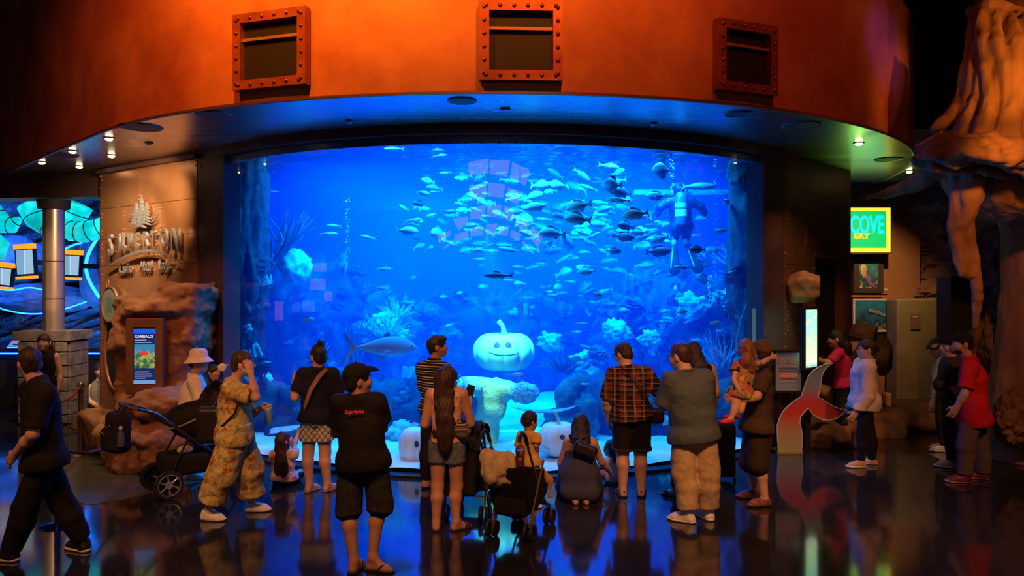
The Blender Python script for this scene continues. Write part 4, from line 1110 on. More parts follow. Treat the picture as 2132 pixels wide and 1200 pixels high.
# ------------------------------------------------------------------ people
def nrm(v):
    v = np.array(v, float); return v / max(1e-9, np.linalg.norm(v))
def lerp(a, b, t): return np.array(a) * (1 - t) + np.array(b) * t
SKIN = {'fair': mat('skin_fair', (0.72, 0.44, 0.33), 0.5, var=.12, scale=12, sub=.05), 'tan': mat('skin_tan', (0.56, 0.31, 0.20), 0.5, var=.12, scale=12, sub=.05),
        'brown': mat('skin_brown', (0.38, 0.20, 0.12), 0.5, var=.12, scale=12, sub=.05)}
M_EYEW = mat('eye_white', (.75, .72, .68), .25); M_IRIS = mat('eye_iris', (.03, .018, .012), .2); M_LIP = mat('lip', (.42, .16, .13), .5)
def hair_mat(name, col, col2): return mat(name, col, .45, col2=col2, scale=26, stretch=(3, 3, .35), bump=.6, spec=.5)
H_BLACK = hair_mat('hair_black', (.008, .006, .006), (.03, .02, .018)); H_DARK = hair_mat('hair_dark_brown', (.022, .011, .008), (.06, .028, .018))
H_BROWN = hair_mat('hair_brown', (.035, .016, .010), (.085, .038, .02)); H_RED = hair_mat('hair_auburn', (.16, .055, .02), (.38, .15, .06)); H_GREY = hair_mat('hair_grey', (.16, .10, .07), (.28, .19, .14))
def cloth(name, col, col2=None, rough=.85, scale=30): return mat(name, col, rough, col2=col2 or tuple(c * .8 for c in col), scale=scale, bump=.08, bscale=120, sheen=.0, spec=.25)

def join_np(parts):
    Vs, Fs, o = [], [], 0
    for V, F in parts: Vs.append(V); Fs.append(F + o); o += len(V)
    return np.concatenate(Vs), np.concatenate(Fs)

class Person:
    def __init__(s, label, x, y, heading, H=1.7, girth=1.0, skin='tan', J=None, head_yaw=None, head_pitch=0.0, limb=1.0, child=False, group=None, res=.012, hs=None, torso_yaw=None, z0=0.0, face=True, arm_r=1.0):
        s.H = H; s.q = q = H / 1.7; s.g = girth; s.limb = limb; s.res = res; s.skin = SKIN[skin]
        s.base = np.array([x, y, z0]); s.arm_r = arm_r
        s.e = empty('person', (x, y, z0), label, 'person', group)
        h = R(heading); s.f = np.array([math.sin(h), math.cos(h), 0]); s.r = np.array([math.cos(h), -math.sin(h), 0]); s.u = np.array([0, 0, 1.0])
        hy = R(heading if head_yaw is None else head_yaw); hp = R(head_pitch)
        hf0 = np.array([math.sin(hy), math.cos(hy), 0]); s.hr = np.array([math.cos(hy), -math.sin(hy), 0])
        s.hf = hf0 * math.cos(hp) + s.u * math.sin(hp); s.hu = np.cross(s.hr, s.hf)
        def L(rr, ff, zz): return s.base + (s.r * rr + s.f * ff + s.u * zz) * H
        if child: tall = dict(pel=.47, chest=.655, neck=.775, sh=.725, el=.56, wr=.43, hip=.455, kn=.25, hd=.885)
        else: tall = dict(pel=.53, chest=.715, neck=.832, sh=.788, el=.615, wr=.475, hip=.51, kn=.283, hd=.925)
        sw = .104 * (1 + (girth - 1) * .35)
        D = {'pel': L(0, 0, tall['pel']), 'chest': L(0, .005, tall['chest']), 'neck': L(0, -.012, tall['neck']), 'head': L(0, .012, tall['hd']),
             'lsh': L(-sw, -.005, tall['sh']), 'rsh': L(sw, -.005, tall['sh']), 'lel': L(-sw - .035, -.02, tall['el']), 'rel': L(sw + .035, -.02, tall['el']),
             'lwr': L(-sw - .035, .05, tall['wr']), 'rwr': L(sw + .035, .05, tall['wr']),
             'lhip': L(-.052, 0, tall['hip']), 'rhip': L(.052, 0, tall['hip']), 'lkn': L(-.058, .008, tall['kn']), 'rkn': L(.058, .008, tall['kn']),
             'lan': L(-.06, -.012, .05), 'ran': L(.06, -.012, .05)}
        for k, v in (J or {}).items(): D[k] = np.array(v, float)
        s.J = D
        s.hs = (hs or (.246 if not child else .215 * (.8 + .2 * q) / 1)) ; s.hk = s.hs / .235
        s.tu = nrm(D['neck'] - D['pel']); s.tr = nrm((D['rsh'] - D['lsh']) + (D['rhip'] - D['lhip']) * .5); s.tr = nrm(s.tr - s.tu * np.dot(s.tr, s.tu)); s.tf = np.cross(s.tu, s.tr)
        s.face = face; s.hands = {}; s.feet = {}
        for sd, sg in (('l', -1), ('r', 1)):
            fa = nrm(s.f + s.r * sg * .18); s.feet[sd] = fa
            d = nrm(D[sd + 'wr'] - D[sd + 'el']); s.hands[sd] = dict(d=d, n=nrm(np.cross(d, s.f) if abs(np.dot(d, s.f)) < .9 else s.r * -sg), curl=.35, pinch=0)
            pn = -sg * s.r; pn = pn - d * np.dot(pn, d)
            s.hands[sd]['n'] = nrm(pn if np.linalg.norm(pn) > .2 else np.cross(d, s.u))
    # --- shape helpers
    def torso(s, S, inf=0.0, belly=1.0, hip=1.0, k=.07):
        q, g, J = s.q, s.g, s.J; M = np.stack([s.tr, s.tf, s.tu], 1)
        p, c, n = J['pel'], J['chest'], J['neck']; wst = lerp(p, c, .5)
        kk = k * q
        S.ell(p - s.tf * .012 * q, np.array([.158 * g * hip, .120 * g * hip, .125]) * q + inf, M, kk)
        S.ell(wst + s.tf * .012 * (g - 1) * q, np.array([.135 * g * belly, .105 * g * belly, .16]) * q + inf, M, kk)
        S.ell(c, np.array([.150 * (1 + (g - 1) * .7), .108 * (1 + (g - 1) * .8), .165]) * q + inf, M, kk)
        r_ = .050 * q * (1 + (g - 1) * .5) + inf
        S.cone(lerp(J['lsh'], c, .12), lerp(J['rsh'], c, .12), r_, r_, kk * .7)
        for sd in 'lr': S.cone(n - s.tu * .005 * q - s.tf * .01 * q, lerp(J[sd + 'sh'], c, .08), .046 * q + inf * .6, .044 * q + inf * .8, kk * .7)
    def arm(s, S, sd, inf=0.0, t1=2.0, t0=0.0, k=.03, flare=0.0):
        J, q = s.J, s.q * s.limb * s.arm_r
        a, b, c = J[sd + 'sh'], J[sd + 'el'], J[sd + 'wr']
        te = min(1.0, t1); e = lerp(a, b, te)
        S.cone(a, e, .053 * q + inf, (.053 + (.043 - .053) * te) * q + inf + flare, k * s.q, clip=[(e, nrm(b - a))] if t1 <= 1 else None)
        if t1 > 1:
            t2 = min(1.0, t1 - 1); e2 = lerp(b, c, t2); mid = lerp(b, c, min(.35, t2))
            S.cone(b, mid, .042 * q + inf, .044 * q + inf, k * s.q * .6)
            if t2 > .35: S.cone(mid, e2, .044 * q + inf, (.044 + (.029 - .044) * (t2 - .35) / .65) * q + inf + flare, k * s.q * .6, clip=[(e2, nrm(c - b))] if t1 < 2 else None)
    def leg(s, S, sd, inf=0.0, t1=2.0, k=.03, flare=0.0, inf2=None):
        J, q, lb = s.J, s.q, s.limb
        a, b, c = J[sd + 'hip'], J[sd + 'kn'], J[sd + 'an']
        ib = inf if inf2 is None else inf2
        te = min(1.0, t1); e = lerp(a, b, te)
        r0, r1 = .088 * q * lb * (.6 + .4 * s.g), .060 * q * lb
        S.cone(a, e, r0 + inf, r0 + (r1 - r0) * te + inf + (ib - inf) * te + flare, k * q, clip=[(e, nrm(b - a))] if t1 <= 1 else None)
        if t1 > 1:
            t2 = min(1.0, t1 - 1); e2 = lerp(b, c, t2); bk = -s.feet[sd] * .014 * q; mid = lerp(b, c, .32) + bk; r2 = .059 * q * lb; r3 = .038 * q * lb
            if t2 <= .32: S.cone(b, e2, r1 + ib, r2 + ib + flare, k * q, clip=[(e2, nrm(c - b))])
            else:
                S.cone(b, mid, r1 + ib, r2 + ib, k * q)
                S.cone(mid, e2, r2 + ib, r2 + (r3 - r2) * (t2 - .32) / .68 + ib + flare, k * q, clip=[(e2, nrm(c - b))] if t1 < 2 else None)
    def hand(s, sd):
        q = s.q * (1.0 if s.H > 1.3 else 1.12); J = s.J; hd = s.hands[sd]; w_ = J[sd + 'wr']; d, n = nrm(hd['d']), nrm(hd['n'])
        n = nrm(n - d * np.dot(n, d)); x = np.cross(n, d)           # x: across the palm
        sgn = 1 if sd == 'l' else -1
        x = x * sgn * (1 if hd.get('flip') is None else -1)                 # towards the thumb side
        S = SDF(.0060 * max(.75, min(1, q)), .012 * q)
        el = J[sd + 'el']; S.cone(lerp(w_, el, .28), w_, .0335 * q * s.limb, .029 * q * s.limb, .01)
        M = np.stack([x, d, n], 1)
        S.ell(w_ + d * .048 * q, np.array([.043, .055, .020]) * q, M, .03 * q)
        cu = hd['curl']
        for i, (off, ln) in enumerate(((.030, .072), (.011, .080), (-.010, .075), (-.029, .060))):
            cf = cu if not (hd.get('point') and i == 0) else 0.05
            if hd.get('point') and i > 0: cf = 1.25
            a = w_ + d * .088 * q + x * off * q; sp = off * 5 * (1 - min(1, cf))
            d1 = nrm(d * math.cos(cf * .8) + n * math.sin(cf * .8) + x * sp); d2 = nrm(d * math.cos(cf * 2.0) + n * math.sin(cf * 2.0) + x * sp)
            m1 = a + d1 * ln * .5 * q; S.cone(a - d * .02 * q, m1, .0098 * q, .0090 * q, .006 * q); S.cone(m1, m1 + d2 * ln * .5 * q, .0090 * q, .0072 * q, .004 * q)
        a = w_ + d * .022 * q + x * .028 * q
        t1 = nrm(d * .65 + x * .75 + n * (.25 + cu * .4)); t2 = nrm(d * .85 + x * (.35 - cu * .3) + n * (.3 + cu * .5))
        S.cone(a, a + t1 * .042 * q, .0125 * q, .0108 * q, .012 * q); S.cone(a + t1 * .042 * q, a + t1 * .042 * q + t2 * .036 * q, .0105 * q, .008 * q, .006 * q)
        return S.mesh()
    def foot(s, S, sd, inf=0.0):
        q = s.q; a = s.J[sd + 'an']; f = s.feet[sd]; sole = a[2] - .062 * q if s.J[sd + 'an'][2] > .2 * s.H + s.base[2] or s.feet_free(sd) else s.base[2]
        up = np.array([0, 0, 1.0])
        hz = sole + .032 * q
        def at(d, z): v = a + f * d * q; return np.array([v[0], v[1], sole + z * q])
        S.cone(a, at(-.025, .036), .036 * q + inf, .033 * q + inf, .02)
        S.cone(at(-.02, .034), at(.125, .026), .034 * q + inf, .034 * q + inf, .025 * q)
        S.cone(a + up * .0, at(.09, .04), .034 * q + inf, .026 * q + inf, .03 * q)
        S.cone(at(.12, .024), at(.165, .018), .036 * q + inf, .020 * q + inf, .02 * q)
    def feet_free(s, sd): return s.J[sd + 'an'][2] - s.base[2] > .16 * s.q
    def headmesh(s):
        c, f, r_, u, k = s.J['head'], s.hf, s.hr, s.hu, s.hk
        M = np.stack([r_, f, u], 1); S = SDF(.0065, .03)
        def at(a, b, d): return c + (r_ * a + f * b + u * d) * k
        S.ell(at(0, -.008, .022), np.array([.077, .096, .092]) * k, M)
        S.ell(at(0, .030, -.045), np.array([.058, .062, .070]) * k, M, .04 * k)
        S.ell(at(0, .068, -.092), np.array([.026, .022, .022]) * k, M, .03 * k)
        S.cone(at(0, .088, .004), at(0, .106, -.030), .008 * k, .013 * k, .014 * k)
        for sg in (-1, 1):
            S.ell(at(sg * .031, .098, .008), np.array([.018, .014, .013]) * k, M, .012 * k, op='s')
            S.ell(at(sg * .036, .068, -.03), np.array([.024, .022, .022]) * k, M, .03 * k)
            S.ell(at(sg * .079, -.010, -.012), np.array([.011, .022, .034]) * k, M, .008 * k)
        S.cone(at(-.02, .090, -.064), at(.02, .090, -.064), .0085 * k, None, .012 * k)
        n = s.J['neck']; S.cone(at(0, -.022, -.055), n - s.tu * .03 * s.q, .052 * k * (.6 + .4 * s.g), .058 * s.q * (.55 + .45 * s.g), .04 * k)
        return S.mesh()
    def build_body(s, shoes=True):
        S = SDF(s.res, .04)
        s.torso(S)
        for sd in 'lr':
            s.arm(S, sd); s.leg(S, sd); s.foot(S, sd)
        parts = [S.mesh(), s.headmesh(), s.hand('l'), s.hand('r')]
        V, F = join_np(parts)
        o = mesh_np('body', V, F, s.skin, s.e, tuple(s.base))
        if s.face:
            c, f, r_, u, k = s.J['head'], s.hf, s.hr, s.hu, s.hk
            def at(a, b, d): return Vector(c + (r_ * a + f * b + u * d) * k)
            for sg in (-1, 1):
                m_ = MB(); m_.ball(at(sg * .031, .081, .006), .0115 * k, 10, 8); ey = m_.build('eye', M_EYEW, s.e, Vector(s.base), smooth=True)
                m_ = MB(); m_.ball(at(sg * .031, .0875, .006), .0066 * k, 8, 6); m_.build('iris', M_IRIS, ey, Vector(s.base), smooth=True)
                m_ = MB(); m_.tube([at(sg * .014, .098, .024), at(sg * .032, .097, .030), at(sg * .05, .085, .026)], [.003 * k, .0045 * k, .002 * k], 6); m_.build('eyebrow', H_DARK, s.e, Vector(s.base), smooth=True)
            m_ = MB(); M3 = Matrix([list(x) for x in np.stack([r_, f, u], 1)]); m_.ball(at(0, .0945, -.064), (.021 * k, .008 * k, .0065 * k), 10, 6, M3); m_.build('mouth', M_LIP, s.e, Vector(s.base), smooth=True)
        return s
    def put(s, S, name, material, parent=None, smooth=True):
        return S.build(name, material, parent or s.e, tuple(s.base), smooth)
    # --- clothes
    def shirt(s, material, sleeve=.6, hem=.03, inf=.018, name='shirt', belly=1.0, flare=.014, wr=.006, neck=True, collar=False, drop=.0, hip=1.0, seed=0, res=.012, vneck=None):
        S = SDF(res, .05); s.torso(S, inf, belly, hip)
        p = s.J['pel']; q = s.q
        hp = p - s.tu * hem * q
        M = np.stack([s.tr, s.tf, s.tu], 1)
        if hem > .0: S.ell(p - s.tu * hem * q * .6, np.array([.162 * s.g * hip, .126 * s.g * hip, .13]) * q + inf, M, .05)
        if hem >= .03:
            for sd in 'lr': s.cone_hip(S, sd, inf + .006)
        if sleeve > 0:
            for sd in 'lr': s.arm(S, sd, inf * .9, sleeve, k=.05, flare=flare)
        if wr: S.wrinkle(wr * 1.6, 7, s.base[0] * 3 + seed, (1, 1, 1.6), 3)
        S.clip(hp, -s.tu)
        n = s.J['neck']
        S.clip(n + s.tu * .030 * q, s.tu)
        if sleeve == 0:
            for sd, sg in (('l', -1), ('r', 1)): S.clip(s.J[sd + 'sh'] - s.tr * sg * .012 * q, s.tr * sg)
        if neck: S.ell(n + s.tu * .055 * q + s.tf * .02 * q, np.array([.075, .085, .045]) * q, M, .01, op='s')
        if vneck: S.cone(n + s.tu * .04 * q - s.tf * .07 * q, n - s.tu * vneck * q - s.tf * .10 * q, .06 * q, .012 * q, .01, op='s')
        o = s.put(S, name, material)
        if collar:
            m_ = MB(); pts = [Vector(n + s.tu * (.012 + .014 * math.cos(a)) * q + (s.tr * math.sin(a) * .066 - s.tf * math.cos(a) * .066) * q * (.6 + .4 * s.g)) for a in [2 * PI * i / 20 for i in range(20)]]
            m_.tube(pts, .017 * q, 6, closed=True); m_.build('collar', material, o, Vector(s.base), smooth=True)
        return o
    def cone_hip(s, S, sd, inf):
        a, b = s.J[sd + 'hip'], s.J[sd + 'kn']; S.cone(a, lerp(a, b, .2), .088 * s.q * s.limb * (.6 + .4 * s.g) + inf, .085 * s.q * s.limb * (.6 + .4 * s.g) + inf, .06)
    def pants(s, material, hem=2.0, inf=.016, inf2=None, flare=.0, name='trousers', wr=.005, top=.03, hip=1.0, res=.012, seed=0):
        """hem: 0..1 along the thigh, 1..2 along the calf"""
        S = SDF(res, .05); q, g = s.q, s.g; M = np.stack([s.tr, s.tf, s.tu], 1); p = s.J['pel']
        ip = inf if top > .05 else min(inf, .010)
        S.ell(p - s.tf * .012 * q, np.array([.158 * g * hip, .120 * g * hip, .125]) * q + ip, M, .05)
        S.ell(lerp(p, s.J['chest'], .3), np.array([.142 * g * hip, .108 * g * hip, .12]) * q + ip, M, .05)
        for sd in 'lr': s.leg(S, sd, ip, hem, k=.02, flare=flare, inf2=inf if inf2 is None else inf2)
        if wr: S.wrinkle(wr * 1.5, 8, s.base[1] * 3 + seed, (1, 1, 1.5), 3)
        S.clip(p + s.tu * top * q, s.tu)
        return s.put(S, name, material)
    def shoes(s, material, sole=None, name='shoe', infl=.010, sole_h=.022):
        q = s.q
        for sd in 'lr':
            if s.feet_free(sd) and s.H > 1.2: pass
            S = SDF(.008, .02); s.foot(S, sd, infl * q); a = s.J[sd + 'an']; S.clip(a + np.array([0, 0, .022 * q]), (0, 0, 1))
            f = s.feet[sd]; base = s.base[2] if not s.feet_free(sd) else a[2] - .062 * q
            S.clip((0, 0, base + .012), (0, 0, -1))
            o = s.put(S, name, material)
            S2 = SDF(.008, .02)
            def at(d, z): v = a + f * d * q; return np.array([v[0], v[1], base + z])
            S2.cone(at(-.03, .018), at(.12, .018), .046 * q, .050 * q, .02, flat=((0, 0, 1), .6)); S2.cone(at(.12, .018), at(.172, .020), .048 * q, .034 * q, .02, flat=((0, 0, 1), .6))
            S2.clip((0, 0, base + sole_h + .006), (0, 0, 1)); S2.clip((0, 0, base + .002), (0, 0, -1))
            s.put(S2, 'sole', sole or material, o)
            m_ = MB()
            for i in range(4):
                c0 = at(.055 + i * .022, .082 - i * .011) ; side = np.cross(f, [0, 0, 1.0])
                m_.tube([Vector(c0 - side * .022 * q), Vector(c0 + np.array([0, 0, .006])), Vector(c0 + side * .022 * q)], .004, 5)
            m_.build('laces', sole or material, o, Vector(s.base), smooth=True)
    def sandals(s, material, straps='thong', name='sandal'):
        q = s.q
        for sd in 'lr':
            a = s.J[sd + 'an']; f = s.feet[sd]; base = s.base[2]; side = np.cross(f, [0, 0, 1.0])
            def at(d, x, z): v = a + f * d * q + side * x * q; return np.array([v[0], v[1], base + z])
            S = SDF(.008, .02); S.cone(at(-.03, 0, .008), at(.12, 0, .008), .044 * q, .05 * q, .02); S.cone(at(.12, 0, .008), at(.165, 0, .008), .048 * q, .036 * q, .02)
            S.clip((0, 0, base + .016), (0, 0, 1)); S.clip((0, 0, base + .001), (0, 0, -1)); o = s.put(S, name, material)
            m_ = MB()
            def arch(d, w0, h0, r0):
                m_.tube([Vector(at(d + .0, -w0, .012)), Vector(at(d + .01, -w0 * .85, h0 * .7)), Vector(at(d + .015, 0, h0)), Vector(at(d + .01, w0 * .85, h0 * .7)), Vector(at(d, w0, .012))], r0, 6)
            if straps == 'thong':
                for sg in (-1, 1): m_.tube([Vector(at(.135, 0, .035 * q + .012)), Vector(at(.10, sg * .030, .052 * q + .010)), Vector(at(.055, sg * .045, .012))], .008 * q, 6)
            elif straps == 'slide': arch(.085, .046, .072 * q, .010); arch(.11, .046, .064 * q, .010); arch(.13, .044, .056 * q, .009)
            else:
                arch(.12, .046, .058 * q, .010); arch(.07, .045, .082 * q, .010)
                m_.tube([Vector(at(-.045, 0, .07 * q)), Vector(at(-.02, .04, .075 * q)), Vector(at(.03, .036, .095 * q)), Vector(at(.03, -.036, .095 * q)), Vector(at(-.02, -.04, .075 * q))], .009 * q, 6, closed=True)
                m_.tube([Vector(at(-.045, 0, .012)), Vector(at(-.05, 0, .07 * q))], .012 * q, 6)
            m_.build('strap', material, o, Vector(s.base), smooth=True)
    # --- hair and hats
    def hat_at(s, a, b, d): return s.J['head'] + (s.hr * a + s.hf * b + s.hu * d) * s.hk
    def hair(s, material, style='short', length=.3, name='hair', width=1.0, seed=0):
        k = s.hk; M = np.stack([s.hr, s.hf, s.hu], 1); S = SDF(.008, .03); at = s.hat_at
        S.ell(at(0, -.012, .028), np.array([.086, .104, .100]) * k, M)
        if style in ('long', 'bob', 'curly'):
            S.ell(at(0, -.055, -.02), np.array([.088, .065, .10]) * k, M)
            back = s.J['neck'] - s.tf * .075 * s.q; n = 5; p0 = at(0, -.05, -.04)
            for i in range(n):
                t0, t1 = i / n, (i + 1) / n
                def pt(t):
                    p = p0 * (1 - min(1, t * 1.6)) + (back - s.tf * .045 * s.q) * min(1, t * 1.6); p = np.array(p); p[2] = p0[2] - length * t; return p
                w0 = (.088 - .014 * t0) * k * width; w1 = (.088 - .014 * t1) * k * width
                S.cone(pt(t0) - s.hr * 0, pt(t1), w0, w1, .03, flat=(s.tf, .55))
        if style == 'short': S.ell(at(0, -.06, -.035), np.array([.070, .045, .050]) * k, M)
        if style == 'bun':
            S.ell(at(0, -.06, -.03), np.array([.066, .045, .05]) * k, M); S.ell(at(0, -.055, .145), np.array([.042, .042, .042]) * k, M, .02)
        if style == 'tail': S.ell(at(0, -.05, -.03), np.array([.07, .05, .05]) * k, M); S.ell(at(0, -.118, .0), np.array([.036, .036, .04]) * k, M, .02)
        if style == 'spiky': S.ell(at(0, .03, .085), np.array([.075, .065, .045]) * k, M); S.ell(at(0, -.06, -.03), np.array([.07, .045, .055]) * k, M)
        S.wrinkle(.012 if style != 'curly' else .03, 22 if style != 'curly' else 13, seed, (1, 1, .5) if style != 'curly' else (1, 1, 1), 2)
        # open the face
        S.ell(at(0, .115, -.055), np.array([.072, .085, .105]) * k, M, .012, op='s')
        if style in ('short', 'bun', 'tail', 'spiky'):
            for sg in (-1, 1): S.ell(at(sg * .092, .005, -.045), np.array([.030, .032, .05]) * k, M, .012, op='s')
        return s.put(S, name, material)
    def cap(s, material, brim_yaw=0.0, name='cap', backward=False, logo=None):
        k = s.hk; M = np.stack([s.hr, s.hf, s.hu], 1); at = s.hat_at; S = SDF(.008, .02)
        S.ell(at(0, -.010, .040), np.array([.092, .110, .095]) * k, M); S.clip(at(0, 0, .030), -s.hu + s.hf * .12)
        o = s.put(S, name, material)
        S = SDF(.007, .02); a = R(brim_yaw); bd = s.hf * math.cos(a) + s.hr * math.sin(a); bs = np.cross(bd, s.hu); MM = np.stack([bs, bd, s.hu], 1)
        cc = at(0, -.005, .040); S.ell(cc + bd * .085 * k, np.array([.082, .095, .060]) * k, MM); S.ell(cc + bd * .085 * k - s.hu * .012 * k, np.array([.086, .10, .058]) * k, MM, .002, op='s')
        S.clip(cc + bd * .075 * k, -bd); S.clip(cc - s.hu * .004 * k, -s.hu)
        s.put(S, 'brim', material, o)
        m_ = MB(); m_.ball(Vector(at(0, -.01, .136)), .008 * k, 8, 6); m_.build('button', material, o, Vector(s.base), smooth=True)
        return o
    def bucket(s, material):
        at = s.hat_at; k = s.hk; m_ = MB(); n = 28; rows = []
        for r_, h in ((.001, .142), (.06, .140), (.078, .128), (.088, .105), (.096, .06), (.099, .045), (.118, .022), (.148, -.012), (.150, -.016), (.146, -.016), (.115, .016), (.097, .036)):
            rows.append([Vector(at(r_ * math.cos(2 * PI * i / n), r_ * 1.12 * math.sin(2 * PI * i / n) - .005, h + .012 * math.sin(2 * PI * i / n * 1 + .5) * (r_ > .1))) for i in range(n + 1)])
        m_.grid(rows); return m_.build('bucket_hat', material, s.e, Vector(s.base), smooth=True, angle=60)
    def glasses(s, material=None):
        at = s.hat_at; k = s.hk; m_ = MB(); M_ = material or M_BLACK
        for sg in (-1, 1):
            m_.tube([Vector(at(sg * .034 + .022 * math.cos(a), .108, .004 + .018 * math.sin(a))) for a in [2 * PI * i / 14 for i in range(14)]], .0028 * k, 5, closed=True)
            m_.tube([Vector(at(sg * .056, .106, .010)), Vector(at(sg * .082, .05, .010)), Vector(at(sg * .084, -.01, .006))], .0028 * k, 5)
        m_.tube([Vector(at(-.012, .110, .008)), Vector(at(.012, .110, .008))], .0026 * k, 5)
        return m_.build('glasses', M_, s.e, Vector(s.base), smooth=True)
    def strap(s, pts, wd, material, name='strap', th=.006):
        """flat band through world points that hugs the torso"""
        pts = [Vector(p) for p in pts]; ctr = Vector(s.J['chest']); rows_o, rows_i = [], []
        fine = []
        for i in range(len(pts) - 1):
            for t in range(4): fine.append(pts[i].lerp(pts[i + 1], t / 4))
        fine.append(pts[-1])
        L0, L1, L2, L3 = [], [], [], []
        for i, p in enumerate(fine):
            d = (fine[min(i + 1, len(fine) - 1)] - fine[max(0, i - 1)]).normalized(); ax = lerp(s.J['pel'], s.J['neck'], .5); out = p - ctr; axis = Vector(s.tu); out = (out - axis * out.dot(axis)).normalized()
            sd = d.cross(out).normalized()
            L0.append(p + sd * wd / 2); L1.append(p - sd * wd / 2); L2.append(p - sd * wd / 2 + out * th); L3.append(p + sd * wd / 2 + out * th)
        m_ = MB(); m_.grid([L0, L1, L2, L3, L0]); return m_.build(name, material, s.e, Vector(s.base), smooth=True)
# ------------------------------------------------------------------ patterned cloth
def pat(name, rough=.85):
    m, nt, b = newmat(name); b.inputs['Roughness'].default_value = rough; b.inputs['Specular IOR Level'].default_value = .25
    tc = nt.nodes.new('ShaderNodeTexCoord')
    return m, nt, b, tc.outputs['Object']
def ramp(nt, src, stops, const=True):
    r_ = nt.nodes.new('ShaderNodeValToRGB'); cr = r_.color_ramp; cr.interpolation = 'CONSTANT' if const else 'LINEAR'
    while len(cr.elements) < len(stops): cr.elements.new(.5)
    for e, (p, c) in zip(cr.elements, stops): e.position = p; e.color = c4(c)
    nt.links.new(src, r_.inputs[0]); return r_.outputs[0]
def mixc(nt, fac, a, b):
    n = nt.nodes.new('ShaderNodeMix'); n.data_type = 'RGBA'
    if isinstance(fac, float): n.inputs[0].default_value = fac
    else: nt.links.new(fac, n.inputs[0])
    for i, x in ((6, a), (7, b)):
        if isinstance(x, tuple): n.inputs[i].default_value = c4(x)
        else: nt.links.new(x, n.inputs[i])
    return n.outputs[2]
def bands(nt, src, scale, axis, rot=None, distort=0.0):
    if rot:
        mp = nt.nodes.new('ShaderNodeMapping'); mp.inputs['Rotation'].default_value = rot; nt.links.new(src, mp.inputs[0]); src = mp.outputs[0]
    w_ = nt.nodes.new('ShaderNodeTexWave'); w_.wave_type = 'BANDS'; w_.bands_direction = axis; w_.wave_profile = 'SAW'; w_.inputs['Scale'].default_value = scale
    w_.inputs['Distortion'].default_value = distort; w_.inputs['Detail'].default_value = 1
    nt.links.new(src, w_.inputs['Vector']); return w_.outputs['Fac']
def floral(name, base, cols, scale=9.0, fill=.42, jitter=.25):
    m, nt, b, src = pat(name)
    nz = nt.nodes.new('ShaderNodeTexNoise'); nz.inputs['Scale'].default_value = scale * 1.8; nz.inputs['Detail'].default_value = 2; nt.links.new(src, nz.inputs['Vector'])
    vm = nt.nodes.new('ShaderNodeVectorMath'); vm.operation = 'MULTIPLY_ADD'; nt.links.new(nz.outputs['Color'], vm.inputs[0]); vm.inputs[1].default_value = (jitter / scale * 3,) * 3; nt.links.new(src, vm.inputs[2])
    vo = nt.nodes.new('ShaderNodeTexVoronoi'); vo.inputs['Scale'].default_value = scale; nt.links.new(vm.outputs[0], vo.inputs['Vector'])
    sp = nt.nodes.new('ShaderNodeSeparateColor'); nt.links.new(vo.outputs['Color'], sp.inputs[0])
    pc = ramp(nt, sp.outputs[0], [(i / len(cols), c) for i, c in enumerate(cols)])
    mk = ramp(nt, vo.outputs['Distance'], [(0, (1, 1, 1)), (fill, (0, 0, 0))])
    v2 = nt.nodes.new('ShaderNodeTexVoronoi'); v2.inputs['Scale'].default_value = scale * 2.3; nt.links.new(src, v2.inputs['Vector'])
    s2 = nt.nodes.new('ShaderNodeSeparateColor'); nt.links.new(v2.outputs['Color'], s2.inputs[0])
    bc = ramp(nt, s2.outputs[1], [(0, base), (.55, tuple(x * .75 for x in base)), (.8, tuple(min(1, x * 1.15) for x in base))])
    out = mixc(nt, mk, bc, pc)
    ck = ramp(nt, vo.outputs['Distance'], [(0, (1, 1, 1)), (.10, (0, 0, 0))])
    out = mixc(nt, ck, out, tuple(x * .25 for x in cols[0]))
    nt.links.new(out, b.inputs['Base Color']); return m
def striped(name, base, line, scale=7.5, wd=.22):
    m, nt, b, src = pat(name)
    nt.links.new(ramp(nt, bands(nt, src, scale, 'Z'), [(0, line), (wd, base), (.62, line), (.68, base)]), b.inputs['Base Color']); return m
def plaid(name):
    m, nt, b, src = pat(name)
    red, blk, wht = (.13, .018, .014), (.010, .007, .008), (.50, .34, .26)
    base = mixc(nt, ramp(nt, bands(nt, src, 2.1, 'X'), [(0, (0, 0, 0)), (.5, (1, 1, 1))]), red, blk)
    base = mixc(nt, ramp(nt, bands(nt, src, 2.4, 'Z'), [(0, (0, 0, 0)), (.55, (.85, .85, .85)), (.85, (0, 0, 0))]), base, blk)
    base = mixc(nt, ramp(nt, bands(nt, src, 5.6, 'Z', None, 1.2), [(0, (.8, .8, .8)), (.07, (0, 0, 0)), (.3, (.45, .45, .45)), (.35, (0, 0, 0))]), base, wht)
    base = mixc(nt, ramp(nt, bands(nt, src, 3.1, 'X', None, .4), [(0, (.75, .75, .75)), (.05, (0, 0, 0)), (.13, (.6, .6, .6)), (.17, (0, 0, 0))]), base, wht)
    nt.links.new(base, b.inputs['Base Color']); return m
def diamonds(name):
    m, nt, b, src = pat(name)
    l1 = ramp(nt, bands(nt, src, 6.5, 'X', (0, R(38), 0)), [(0, (1, 1, 1)), (.16, (0, 0, 0))]); l2 = ramp(nt, bands(nt, src, 6.5, 'X', (0, R(-38), 0)), [(0, (1, 1, 1)), (.16, (0, 0, 0))])
    c = mixc(nt, l1, (.62, .60, .52), (.05, .05, .09)); c = mixc(nt, l2, c, (.05, .05, .09)); nt.links.new(c, b.inputs['Base Color']); return m

